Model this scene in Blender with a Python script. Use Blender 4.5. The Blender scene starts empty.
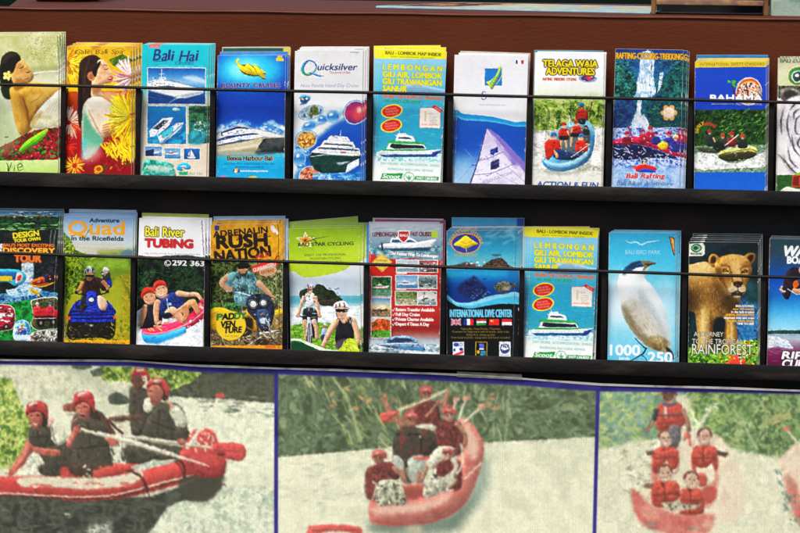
import bpy, math, random
import numpy as np
from mathutils import Matrix, Vector
S = bpy.context.scene
COL = S.collection
# ------------------------------------------------------------------ camera
F = 2400.0                      # focal length in photo pixels (photo 800 x 533)
PITCH, YAW, ROLL = math.radians(7.5), math.radians(7.4), math.radians(0.61)
_f = np.array([-math.sin(YAW)*math.cos(PITCH), math.cos(YAW)*math.cos(PITCH), -math.sin(PITCH)])
_r = np.cross(_f, [0, 0, 1]); _r /= np.linalg.norm(_r); _u = np.cross(_r, _f)
_c, _s = math.cos(ROLL), math.sin(ROLL)
CR, CU, CF = _c*_r+_s*_u, -_s*_r+_c*_u, _f
CL = -CF*1.32e-3*F
cam = bpy.data.objects.new('camera', bpy.data.cameras.new('camera')); COL.objects.link(cam)
cam.matrix_world = Matrix(((CR[0], CU[0], -CF[0], CL[0]), (CR[1], CU[1], -CF[1], CL[1]), (CR[2], CU[2], -CF[2], CL[2]), (0, 0, 0, 1)))
cam.data.sensor_width = 36; cam.data.lens = 36*F/800; cam.data.clip_end = 600; cam.data.clip_start = 0.05
S.camera = cam
def at(px, py, Y=0.0):
    d = CR*(px-400)/F + CU*(266.5-py)/F + CF
    return CL + d*((Y-CL[1])/d[1])
# ------------------------------------------------------------------ daylight
w = bpy.data.worlds.new('World'); S.world = w; w.use_nodes = True
nt = w.node_tree; bg = nt.nodes['Background']
sky = nt.nodes.new('ShaderNodeTexSky'); sky.sky_type = 'NISHITA'; sky.sun_disc = False
SUN_EL, SUN_AZ = math.radians(56), math.radians(200)   # azimuth from +Y clockwise: behind the camera, a little to its left
sky.sun_elevation = SUN_EL; sky.sun_rotation = SUN_AZ
sky.air_density = 1.0; sky.dust_density = 3.0; sky.ozone_density = 1.0
nt.links.new(sky.outputs[0], bg.inputs[0]); bg.inputs[1].default_value = 0.12
sun = bpy.data.objects.new('sun', bpy.data.lights.new('sun', 'SUN')); COL.objects.link(sun)
sun.data.energy = 1.5; sun.data.angle = math.radians(24); sun.data.color = (1, .93, .82)
sd = Vector((math.sin(SUN_AZ)*math.cos(SUN_EL), math.cos(SUN_AZ)*math.cos(SUN_EL), math.sin(SUN_EL)))
sun.rotation_euler = sd.to_track_quat('Z', 'Y').to_euler()
S.view_settings.view_transform = 'Standard'; S.view_settings.look = 'None'
S.view_settings.exposure = 0.65; S.view_settings.gamma = 1; S.view_settings.use_curve_mapping = False

# ------------------------------------------------------------------ printing press: artwork painted into a grid of dots
def hx(c):
    if isinstance(c, str):
        c = c.lstrip('#')
        if len(c) == 3: c = ''.join(a*2 for a in c)
        return np.array([int(c[i:i+2], 16)/255 for i in (0, 2, 4)])
    return np.asarray(c, float)
def lin(a):
    a = np.clip(a, 0, 1)
    return np.where(a <= .04045, a/12.92, ((a+.055)/1.055)**2.4)
def coverage(ed, x0, y0, x1, y1, SS=4):
    """area of the union of closed outlines (edge rows x0 y0 x1 y1) over the pixel box"""
    W, H = x1-x0, y1-y0
    acc = np.zeros((H*SS, W+2))
    e = np.asarray(ed, float)
    ax, ay, bx, by = e[:, 0]-x0, (e[:, 1]-y0)*SS, e[:, 2]-x0, (e[:, 3]-y0)*SS
    sg = np.where(by > ay, 1., -1.)
    lo, hi = np.minimum(ay, by), np.maximum(ay, by)
    r0 = np.clip(np.ceil(lo-.5), 0, H*SS).astype(int); r1 = np.clip(np.ceil(hi-.5), 0, H*SS).astype(int)
    n = np.maximum(r1-r0, 0); k = n > 0
    if not k.any(): return np.zeros((H, W))
    ax, ay, bx, by, sg, r0, n = ax[k], ay[k], bx[k], by[k], sg[k], r0[k], n[k]
    idx = np.repeat(np.arange(len(n)), n)
    row = np.arange(n.sum())-np.repeat(np.cumsum(n)-n, n)+r0[idx]
    x = ax[idx]+(row+.5-ay[idx])*(bx-ax)[idx]/(by-ay)[idx]
    x = np.clip(x, 0, W+.999); xi = x.astype(int); fr = x-xi
    xi2 = np.minimum(xi+1, W+1)
    np.add.at(acc, (row, xi), sg[idx]*(1-fr)); np.add.at(acc, (row, xi2), sg[idx]*fr)
    c = np.clip(np.abs(np.cumsum(acc, 1)[:, :W]), 0, 1)
    return c.reshape(H, SS, W).mean(1)
def box1(a, r, ax):
    n = a.shape[ax]; r = min(int(r), max(n-1, 0))
    if r < 1: return a
    pad = [(0, 0)]*a.ndim; pad[ax] = (r+1, r)
    c = np.cumsum(np.pad(a, pad, mode='edge'), ax)
    hi = np.take(c, np.arange(2*r+1, 2*r+1+n), ax); lo = np.take(c, np.arange(0, n), ax)
    return (hi-lo)/(2*r+1)
def blur(a, r):
    if r < .35: return a
    if r < 1:
        b = blur(a, 1); return a*(1-r)+b*r
    for _ in range(2):
        a = box1(box1(a, r, 0), r, 1)
    return a
def vnoise(h, w, sc, seed, oct=4):
    rs = np.random.RandomState(seed); out = np.zeros((h, w)); amp = 1; tot = 0
    for o in range(oct):
        s = max(sc/2**o, 1.0)
        gh, gw = int(h/s)+3, int(w/s)+3
        g = rs.rand(gh, gw)
        y = np.arange(h)/s+rs.rand(); x = np.arange(w)/s+rs.rand()
        yi, xi = np.minimum(y.astype(int), gh-2), np.minimum(x.astype(int), gw-2)
        fy, fx = y-yi, x-xi; fy = (fy*fy*(3-2*fy))[:, None]; fx = (fx*fx*(3-2*fx))[None]
        a = g[yi][:, xi]*(1-fx)+g[yi][:, xi+1]*fx; b = g[yi+1][:, xi]*(1-fx)+g[yi+1][:, xi+1]*fx
        out += amp*(a*(1-fy)+b*fy); tot += amp; amp *= .55
    return out/tot
def smooth(p, closed=True, n=5):
    p = np.asarray(p, float); N = len(p); o = []
    rng_ = range(N) if closed else range(N-1)
    for i in rng_:
        if closed: a, b, c, d = p[i-1], p[i], p[(i+1) % N], p[(i+2) % N]
        else: a, b, c, d = p[max(i-1, 0)], p[i], p[i+1], p[min(i+2, N-1)]
        for t in np.arange(n)/n:
            o.append(.5*(2*b+(c-a)*t+(2*a-5*b+4*c-d)*t*t+(3*b-a-3*c+d)*t**3))
    if not closed: o.append(p[-1])
    return np.array(o)
def edges(p):
    p = np.asarray(p, float)
    a = np.sum(p[:, 0]*np.roll(p[:, 1], -1)-np.roll(p[:, 0], -1)*p[:, 1])
    if a < 0: p = p[::-1]
    return np.hstack([p, np.roll(p, -1, 0)])
_tc = {}
def text_tris(s, bold, sp):
    """letter faces of a built-in-font text, cap height 1"""
    key = (s, bold, sp)
    if key not in _tc:
        cu = bpy.data.curves.new('lettering', 'FONT'); cu.body = s; cu.resolution_u = 3; cu.offset = bold; cu.space_character = sp
        o = bpy.data.objects.new('lettering', cu); COL.objects.link(o)
        me = o.evaluated_get(bpy.context.evaluated_depsgraph_get()).to_mesh()
        v = np.zeros(len(me.vertices)*3); me.vertices.foreach_get('co', v); v = v.reshape(-1, 3)[:, :2]
        me.calc_loop_triangles(); t = np.zeros(len(me.loop_triangles)*3, int); me.loop_triangles.foreach_get('vertices', t)
        tri = v[t.reshape(-1, 3)]/.69
        COL.objects.unlink(o); bpy.data.objects.remove(o); bpy.data.curves.remove(cu)
        _tc[key] = tri
    return _tc[key]

class Press:
    """a sheet of paper: pixel corners in the photo tell its proportions, fr = (ox, oy, k) the unit the art is laid out in"""
    def __init__(s, TL, TR, BL, fr, base='#ffffff', D=2.5, seed=1):
        s.TL, TR, BL = (np.array(a, float) for a in (TL, TR, BL))
        U, V = TR-s.TL, BL-s.TL
        s.W, s.H = int(np.hypot(*U)*D), int(np.hypot(*V)*D)
        s.M = np.linalg.inv(np.array([U, V]).T); s.fr = fr; s.D = D
        s.img = np.zeros((s.H, s.W, 3))+hx(base); s.rs = np.random.RandomState(seed); s.seed = seed*100; s.form = .36; s.queue = []; s.mapf = None
    @property
    def k(s): return s.fr[2]*s.D
    def m(s, p):
        p = np.asarray(p, float).reshape(-1, 2)*s.fr[2]+np.array(s.fr[:2])
        if s.mapf: return s.mapf(p)*np.array([s.W, s.H])
        p = p-s.TL
        return (p@s.M.T)*np.array([s.W, s.H])
    def put(s, ed, col, a=1, soft=0, clip=None, form=0):
        sf = soft*s.k; pad = int(sf*2.2)+2
        xs, ys = ed[:, [0, 2]], ed[:, [1, 3]]
        x0, x1 = max(int(xs.min())-pad, 0), min(int(xs.max())+pad+1, s.W); y0, y1 = max(int(ys.min())-pad, 0), min(int(ys.max())+pad+1, s.H)
        if x1 <= x0 or y1 <= y0: return
        if sf > .4:   # widen so the blurred rim stays right at the sheet's edges
            P = pad; mk = coverage(ed, x0-P, y0-P, x1+P, y1+P); mk = blur(mk, sf)[P:-P, P:-P]
        else: mk = coverage(ed, x0, y0, x1, y1)
        sh = None
        if form and mk.shape[0] > 4 and mk.shape[1] > 4 and mk.sum() > 30:
            r = min(max(1.2, .11*min(mk.shape)), 16); b = blur(np.pad(mk, 3, mode='edge'), r); gy, gx = np.gradient(b); g = ((gx*.55+gy*.83)*r*2.4)[3:-3, 3:-3]
            sh = 1+form*np.clip(g, -1, .8)
        if clip is not None: mk = mk*clip[y0:y1, x0:x1]
        s.mix(mk*a, col, x0, y0, sh)
    def mix(s, mk, col, x0, y0, sh=None):
        h, w_ = mk.shape; c = s.ink(col, h, w_, x0, y0)
        if sh is not None: c = np.clip(c*sh[..., None], 0, 1)
        v = s.img[y0:y0+h, x0:x0+w_]; v += (c-v)*mk[..., None]
    def ink(s, col, h, w_, x0=0, y0=0):
        if isinstance(col, tuple) and len(col) and col[0] == 'g':      # ('g', [stops], 'v'|'h')
            st = [hx(c) for c in col[1]]; t = np.linspace(0, len(st)-1, h if (len(col) < 3 or col[2] == 'v') else w_)
            i = np.minimum(t.astype(int), len(st)-2); f = (t-i)[:, None]; st = np.array(st)
            c = st[i]*(1-f)+st[i+1]*f
            return c[:, None] if (len(col) < 3 or col[2] == 'v') else c[None]
        if isinstance(col, tuple) and len(col) and col[0] == 'n':      # ('n', [stops], scale, contrast)
            st = np.array([hx(c) for c in col[1]]); s.seed += 1
            v = vnoise(h, w_, max(col[2]*s.k, 1.5), s.seed); ct = col[3] if len(col) > 3 else 2.2
            v = np.clip((v-.5)*ct+.5, 0, 1)*(len(st)-1); i = np.minimum(v.astype(int), len(st)-2); f = (v-i)[..., None]
            return st[i]*(1-f)+st[i+1]*f
        return hx(col)
    def P(s, pts, col, soft=0, sm=0, a=1, clip=None, form=0):
        p = smooth(pts) if sm else np.asarray(pts, float); s.put(edges(s.m(p)), col, a, soft, clip, form)
    def B(s, pts, col, soft=0, a=1, clip=None): s.P(pts, col, soft, 1, a, clip, s.form if soft < 3 else 0)
    def R(s, x0, y0, x1, y1, col, soft=0, a=1): s.P([(x0, y0), (x1, y0), (x1, y1), (x0, y1)], col, soft, 0, a)
    def ep(s, cx, cy, rx, ry, rot=0, n=28):
        t = np.linspace(0, 2*np.pi, n, endpoint=False); x, y = rx*np.cos(t), ry*np.sin(t); r = math.radians(rot)
        return np.stack([cx+x*math.cos(r)-y*math.sin(r), cy+x*math.sin(r)+y*math.cos(r)], 1)
    def E(s, cx, cy, rx, ry, col, rot=0, soft=0, a=1, clip=None): s.put(edges(s.m(s.ep(cx, cy, rx, ry, rot))), col, a, soft, clip)
    def L(s, pts, w, col, soft=0, sm=0, a=1, clip=None):
        p = smooth(pts, False) if sm else np.asarray(pts, float)
        ws = np.interp(np.linspace(0, 1, len(p)), np.linspace(0, 1, len(np.atleast_1d(w))), np.atleast_1d(w))/2
        q = s.m(p); ws = ws*s.k; ed = []
        for i in range(len(q)-1):
            d = q[i+1]-q[i]; l = np.hypot(*d)
            if l < 1e-6: continue
            nn = np.array([-d[1], d[0]])/l
            ed.append(edges([q[i]+nn*ws[i], q[i+1]+nn*ws[i+1], q[i+1]-nn*ws[i+1], q[i]-nn*ws[i]]))
        for i in range(len(q)):
            if ws[i] > .6 and 0 < i < len(q)-1:
                t = np.linspace(0, 2*np.pi, 10, endpoint=False); ed.append(edges(q[i]+ws[i]*np.stack([np.cos(t), np.sin(t)], 1)))
        if ed: s.put(np.vstack(ed), col, a, soft, clip, s.form if ws.max() > 2 else 0)
    def mask(s, pts, sm=1, soft=0):
        p = smooth(pts) if sm else np.asarray(pts, float)
        mk = coverage(edges(s.m(p)), 0, 0, s.W, s.H); return blur(mk, soft*s.k) if soft else mk
    def D_(s, pts, n, cols, l=(3, 7), w=(1, 2), ang=(0, 360), a=1, soft=0, sm=0, clip=None):
        """n brush dabs inside an outline, shared out over the inks"""
        p = smooth(pts) if sm else np.asarray(pts, float); x0, y0 = p.min(0); x1, y1 = p.max(0)
        c = np.stack([s.rs.uniform(x0, x1, n*3), s.rs.uniform(y0, y1, n*3)], 1)
        ins = np.zeros(len(c), bool)
        for (ax, ay), (bx, by) in zip(p, np.roll(p, -1, 0)):
            if ay != by: ins ^= ((ay > c[:, 1]) != (by > c[:, 1])) & (c[:, 0] < (bx-ax)*(c[:, 1]-ay)/(by-ay)+ax)
        c = c[ins][:n]; t = np.linspace(0, 2*np.pi, 8, endpoint=False)
        pick = s.rs.randint(0, len(cols)*2, len(c))//2
        for ci, col in enumerate(cols):
            ed = []
            for q in c[pick == ci]:
                L_, w_, r = s.rs.uniform(*l)/2, s.rs.uniform(*w)/2, math.radians(s.rs.uniform(*ang))
                x, y = L_*np.cos(t), w_*np.sin(t)
                ed.append(edges(s.m(np.stack([q[0]+x*math.cos(r)-y*math.sin(r), q[1]+x*math.sin(r)+y*math.cos(r)], 1))))
            if ed: s.put(np.vstack(ed), col, a, soft, clip)
    def leaves(s, pts, cols, n=120, l=(4, 10), w=(1.5, 3), ang=(0, 360), sc=14, sm=0, soft=0, clip=None):
        s.P(pts, ('n', cols, sc, 2.6), soft, sm, 1, clip); s.D_(pts, n, cols, l, w, ang, .8, .3, sm, clip)
    def foam(s, pts, cols=('#b8c4c0', '#e8ece8', '#ffffff'), n=120, l=(4, 14), w=(1, 3), ang=(-25, 25), sc=12, sm=0, soft=0, clip=None):
        s.P(pts, ('n', cols, sc, 2.6), soft, sm, 1, clip); s.D_(pts, n, cols, l, w, ang, .7, .4, sm, clip)
    def T(s, *a, **k): s.queue.append((a, k, s.fr))
    def after(s, f): s.queue.append((f, None, s.fr))
    def set_type(s):
        """lettering goes on last, over the picture"""
        for a, k, fr in s.queue:
            s.fr = fr
            if k is None: a()
            else: s.type(*a, **k)
        s.queue = []
    def type(s, txt, x, y, h, col, al='c', w=None, bold=.0, shear=0, out=None, sp=1.0, rot=0, a=1, soft=0):
        """one line of lettering: (x, y) = left / middle / right of its baseline, h = cap height, w = forced width"""
        tri = text_tris(txt, 0., sp).copy()
        if not len(tri): return
        tri[..., 0] -= tri[..., 0].min(); wd = tri[..., 0].max()
        sx = (w/(wd*h)) if w else 1
        X = tri[..., 0]*sx*h+tri[..., 1]*shear*h; Y = tri[..., 1]*h; tw = wd*sx*h
        X = X-(0 if al == 'l' else tw/2 if al == 'c' else tw); r = math.radians(rot)
        gx, gy = (X*math.cos(r)+Y*math.sin(r))*s.k, (-Y*math.cos(r)+X*math.sin(r))*s.k
        o = s.m([(x, y)])[0]; q = np.stack([gx+o[0], gy+o[1]], -1)
        a0, b0, c0 = q[:, 0], q[:, 1], q[:, 2]
        ar = (b0[:, 0]-a0[:, 0])*(c0[:, 1]-a0[:, 1])-(c0[:, 0]-a0[:, 0])*(b0[:, 1]-a0[:, 1])
        q[ar < 0] = q[ar < 0][:, ::-1]
        base = np.vstack([np.hstack([q[:, i], q[:, (i+1) % 3]]) for i in range(3)])
        for pas in ((1, 0) if out else (0,)):
            rr = (max(bold, 0)+(out[1] if pas else 0))*1.6*h*s.k
            ed = base if rr < .15 else np.vstack([base]+[base+np.tile([rr*math.cos(t), rr*math.sin(t)], 2) for t in np.arange(8)*math.pi/4])
            s.put(ed, out[0] if pas else col, a, soft)
    def brush(s, txt, x, y, h, col, w, rot=0, **kw):
        """hand lettering: every letter a little turned and lifted, x = left"""
        tot = sum(.55 if q == ' ' else text_tris(q, 0., 1.)[..., 0].max()+.12 for q in txt); u = w/tot
        for q in txt:
            if q == ' ': x += .55*u; continue
            aw = text_tris(q, 0., 1.)[..., 0].max(); s.T(q, x, y+s.rs.uniform(-.07, .07)*h, h*s.rs.uniform(.92, 1.1), col, 'l', w=aw*u, rot=s.rs.uniform(-7, 4), **kw); x += (aw+.12)*u
    def arc(s, txt, cx, cy, r, a0, a1, h, col, **kw):
        """letters along an arc, angles in degrees clockwise from the top"""
        for i, ch in enumerate(txt):
            t = a0+(a1-a0)*i/max(len(txt)-1, 1); q = math.radians(t)
            if ch != ' ': s.T(ch, cx+r*math.sin(q), cy-r*math.cos(q), h, col, rot=t, **kw)
    def rafter(s, x, y, z, helm, vest, skin='#c98a5e', arm=None, lap=None):
        """a small seated paddler in a printed picture: (x, y) = chin, z = head height"""
        s.B([(x-z*1.05, y+z*.5), (x-z*.4, y+z*.1), (x+z*.4, y+z*.1), (x+z*1.05, y+z*.5), (x+z*1.1, y+z*2.2), (x-z*1.1, y+z*2.2)], vest)
        s.D_([(x-z, y+z*.4), (x+z, y+z*.4), (x+z, y+z*2.1), (x-z, y+z*2.1)], 6, ['#2a1414', '#5a1512'], (z*.4, z*1.1), (z*.12, z*.25), (-20, 20), .6)
        s.E(x, y-z*.4, z*.42, z*.55, skin); s.B([(x-z*.55, y-z*.45), (x-z*.45, y-z*1.05), (x, y-z*1.25), (x+z*.45, y-z*1.05), (x+z*.55, y-z*.45), (x, y-z*.62)], helm)
        s.E(x-z*.15, y-z*.42, z*.09, z*.06, '#3a2018'); s.E(x+z*.17, y-z*.42, z*.09, z*.06, '#3a2018'); s.L([(x-z*.12, y-z*.12), (x+z*.14, y-z*.12)], z*.1, '#f0e0d8')
        for p in (arm or []): s.L([(x+a*z, y+b*z) for a, b in p], [z*.42, z*.3], skin, sm=1)
        if lap: s.E(x, y+z*2.3, z*1.1, z*.45, lap)
    def photo(s, amp=.3, sc=7.0, mott=.13, sharp=.4, con=.045, sat=1.0, clut=.38):
        """a printed photograph rather than a drawing: ragged edges, mottle, crisp halos, contrast"""
        H, W = s.H, s.W; s.seed += 7
        dy = (vnoise(H, W, sc, s.seed, 3)-.5)*amp*6+(vnoise(H, W, 2, s.seed+3, 1)-.5)*amp*1.5; dx = (vnoise(H, W, sc, s.seed+1, 3)-.5)*amp*6+(vnoise(H, W, 2, s.seed+4, 1)-.5)*amp*1.5
        y = np.clip(np.arange(H)[:, None]+dy, 0, H-1.001); x = np.clip(np.arange(W)[None]+dx, 0, W-1.001); yi, xi = y.astype(int), x.astype(int); fy, fx = (y-yi)[..., None], (x-xi)[..., None]
        I = s.img; s.img = (I[yi, xi]*(1-fx)+I[yi, xi+1]*fx)*(1-fy)+(I[yi+1, xi]*(1-fx)+I[yi+1, xi+1]*fx)*fy
        n = (vnoise(H, W, 9, s.seed+5, 3)-.5)*1.2+(vnoise(H, W, 2.6, s.seed+6, 2)-.5); lum = s.img.mean(2); wgt = np.clip(4*lum*(1.05-lum), .12, 1)
        flat = np.abs(np.gradient(blur(lum, 2))[0])+np.abs(np.gradient(blur(lum, 2))[1]); s.img = s.img*(1+mott*(n*wgt*(.45+np.clip(flat*18, 0, 1)))[..., None])
        g = blur(np.abs(np.gradient(lum)[0])+np.abs(np.gradient(lum)[1]), 5); act = np.clip(g*16-.22, 0, 1)*clut
        q = np.array([vnoise(H, W, 4.5, s.seed+8+i, 2)-.5 for i in range(2)])*13      # small scraps of neighbouring tones, as in a coarse screen print
        yy = np.clip(np.arange(H)[:, None]+q[0], 0, H-1).astype(int); xx = np.clip(np.arange(W)[None]+q[1], 0, W-1).astype(int)
        b3 = np.stack([blur(s.img[..., c], 1.3) for c in range(3)], -1)
        s.img = s.img+(b3[yy, xx]-s.img)*(act*np.clip((vnoise(H, W, 4, s.seed+12, 2)-.42)*4, 0, .62))[..., None]
        n2 = (vnoise(H, W, 3.4, s.seed+10, 2)-.5)+(vnoise(H, W, 7, s.seed+11, 2)-.5)*.8
        s.img = s.img*(1+n2*.62*act)[..., None]
        for c in range(3): s.img[..., c] *= 1+(vnoise(H, W, 6, s.seed+20+c, 2)-.5)*.22*act
        s.finish(sharp, con, sat)
    def finish(s, sharp, con, sat):
        b = np.stack([blur(s.img[..., c], 2.5) for c in range(3)], -1); s.img = np.clip(s.img+sharp*(s.img-b), 0, 1)
        l = s.img.mean(2, keepdims=True); s.img = np.clip(l+(s.img-l)*sat, 0, 1); s.img = np.clip(s.img-con*np.sin(2*np.pi*s.img), 0, 1)
    def grain(s, amt=.012, sc=1.5):
        s.photo(); s.set_type()
        for i in range(26):                                       # white nicks where the fold and the corners are worn
            v = s.rs.uniform(0, 1)**.8*s.H; x = 0 if s.rs.rand() < .65 else s.W-1; r0, r1 = s.rs.uniform(.6, 2.2), s.rs.uniform(1, 5)
            t = np.linspace(0, 2*np.pi, 9)[:-1]; s.put(edges(np.stack([x+r0*np.cos(t), v+r1*np.sin(t)], 1)), '#e6e4de', .75)
        for c in range(3): s.seed += 1; s.img[..., c] += (vnoise(s.H, s.W, sc, s.seed, 2)-.5)*amt*4
        s.seed += 1; s.img *= (1+(vnoise(s.H, s.W, 40, s.seed, 3)-.5)*.05)[..., None]
    def soften(s, r):
        for c in range(3): s.img[..., c] = blur(s.img[..., c], r)
# ------------------------------------------------------------------ artwork, upper row
K = .28146
def art_bath():
    c = Press((-16, 35.5), (56, 37), (-14, 172), (0, 30, .2811), '#c9ca92', seed=1)
    c.R(-70, 0, 220, 200, ('n', ['#b9bb7c', '#d2d3a0'], 40))
    c.D_([(70, 22), (210, 28), (210, 130), (90, 120)], 220, ['#8f9550', '#e6e6c0', '#a5a860'], (3, 7), (2, 4), (0, 90), .55)
    c.B([(95, 150), (150, 140), (230, 138), (230, 250), (120, 230)], ('g', ['#a8ac6c', '#e2e2c4', '#c3c592']), 3)
    c.B([(90, 158), (150, 149), (225, 147), (225, 152), (150, 155), (92, 166)], '#eef0d8', 1)
    c.B([(-60, 205), (0, 190), (30, 235), (60, 350), (75, 470), (-60, 480)], ('g', ['#aab98a', '#dbe0bc', '#c3ca98'], 'h'), 3)
    c.B([(0, 190), (60, 200), (55, 240), (10, 240)], '#23321c', 2)
    c.B([(30, 205), (75, 200), (95, 185), (150, 190), (200, 195), (214, 215), (195, 240), (160, 270), (120, 320), (110, 352), (75, 378), (52, 330), (36, 260)], ('n', ['#b5822c', '#d3a44e', '#c2953c'], 50), 1)
    c.B([(60, 240), (75, 236), (100, 300), (95, 330), (80, 300)], '#8a5f1c', 6, .6)
    c.B([(150, 195), (205, 200), (190, 212), (150, 215)], '#e0bd72', 4, .7)
    c.B([(105, 345), (112, 315), (140, 275), (175, 240), (210, 222), (222, 350), (150, 352)], ('n', ['#c7c194', '#e8e5c8', '#d8d4ac'], 25), 1)
    for i in range(6): c.L([(118+i*12, 345), (140+i*12, 300), (175+i*9, 245)], [2, 1], '#b4ad7c', 1, 1, .6)
    # head lying back, eyes closed, dark hair with a blossom
    c.B([(-5, 110), (5, 88), (30, 76), (55, 84), (66, 105), (55, 130), (40, 160), (40, 200), (0, 195), (-10, 150)], '#1d1a10', 1)
    c.B([(42, 118), (62, 100), (84, 118), (102, 140), (112, 162), (104, 184), (86, 192), (58, 200), (40, 188), (32, 155)], ('n', ['#c08a48', '#d9aa6a', '#c99756'], 30), 1)
    c.B([(36, 100), (56, 94), (66, 106), (50, 122), (40, 150), (32, 150)], '#1d1a10', 1)
    c.L([(60, 138), (70, 134), (78, 128)], [1.5, 4, 1], '#4a2c12', .5, 1); c.L([(84, 152), (94, 152), (100, 146)], [1.5, 3.5, 1], '#4a2c12', .5, 1)
    c.L([(78, 140), (90, 134), (92, 156)], [2, 1], '#a06c30', 1, 1); c.L([(80, 176), (90, 175), (97, 170)], [2, 4, 2], '#a8432c', .5, 1)
    for a in range(5): c.E(20+9*math.cos(a*1.257), 162+9*math.sin(a*1.257), 9, 6, '#f2e27c', a*72)
    c.E(20, 162, 4, 4, '#e8a818')
    c.leaves([(-60, 440), (40, 395), (75, 375), (130, 355), (225, 345), (225, 465), (-60, 465)], ['#4b1a10', '#8e1822', '#b3202e', '#1d4a16'], 150, (7, 16), (5, 10), sc=12)
    c.D_([(0, 380), (220, 352), (220, 462), (0, 462)], 26, ['#2f7d28', '#4b9a38'], (12, 24), (6, 10), (-60, 20))
    c.D_([(40, 380), (220, 370), (220, 462), (40, 462)], 30, ['#cf3340', '#e0566a'], (5, 10), (4, 7))
    c.B([(66, 432), (84, 402), (120, 376), (166, 352), (152, 384), (118, 412)], ('g', ['#9be334', '#5fbf1e']), .5); c.L([(38, 444), (70, 428), (160, 358)], [1.5, 2, 1], '#3f8f14', .5, 1)
    c.R(-70, 462, 230, 520, ('g', ['#cfe89a', '#b5d873']))
    c.L([(22, 470), (28, 480), (30, 500), (42, 468)], [1.5, 3, 3, 1.5], '#2c3512', 0, 1); c.T('i', 50, 500, 21, '#2c3512', shear=.15); c.L([(62, 488), (78, 483), (74, 474), (64, 480), (66, 498), (82, 494)], [2, 2.5, 1.5], '#2c3512', 0, 1)
    c.L([(192, 22), (199, 110), (206, 300), (212, 500)], 1.6, '#27401c', .4); c.R(206, 15, 230, 520, '#a9c08a', 1, .5)
    c.B([(40, 215), (60, 212), (72, 260), (80, 330), (72, 374), (54, 330), (38, 262)], '#c9973f', 2, .55); c.L([(76, 238), (92, 290), (100, 340)], [3, 7, 4], '#70480f', 2.2, 1, .75); c.B([(44, 196), (86, 190), (80, 206), (50, 216)], '#7a5116', 4, .75)
    c.B([(110, 240), (150, 214), (190, 206), (170, 236), (130, 268)], '#dcb061', 7, .6); c.B([(96, 320), (124, 296), (150, 290), (112, 345)], '#7c5316', 6, .55); c.L([(100, 260), (128, 246), (150, 222)], [1, 3, 1], '#8a5f1c', 1.5, 1, .7)
    c.B([(-60, 300), (10, 260), (40, 330), (60, 420), (-60, 440)], '#8fa272', 14, .5); c.R(-60, 12, 220, 24, '#a9b47c', 3, .5); c.D_([(80, 22), (205, 28), (205, 120), (110, 110)], 70, ['#6d7436', '#868c48'], (3, 6), (2, 4), (0, 90), .6); c.B([(110, 132), (200, 126), (210, 142), (120, 150)], '#9aa066', 5, .6); c.B([(0, 96), (30, 80), (56, 88), (30, 96), (4, 120)], '#5c5034', 3, .5)
    c.L([(44, 104), (52, 96), (62, 104)], [2, 4, 1], '#120f08', 1, 1); c.B([(60, 170), (84, 184), (70, 196), (46, 190)], '#94642a', 3, .6); c.E(76, 158, 9, 8, '#d99a68', 0, 4, .6)
    c.grain(); return c
def daisy(c, x, y, r, n, cols, w, a0=0, a1=360, heart=None):
    for i in range(n):
        t = math.radians(a0+(a1-a0)*i/n+c.rs.uniform(-6, 6)); q = r*c.rs.uniform(.75, 1.05)
        c.L([(x+r*.12*math.cos(t), y+r*.12*math.sin(t)), (x+q*.7*math.cos(t), y+q*.7*math.sin(t)), (x+q*math.cos(t+.06), y+q*math.sin(t+.06))], [w*.7, w, w*.45], cols[c.rs.randint(len(cols))])
    if heart: c.E(x, y, r*.22, r*.22, heart, 0, 1)
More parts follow.
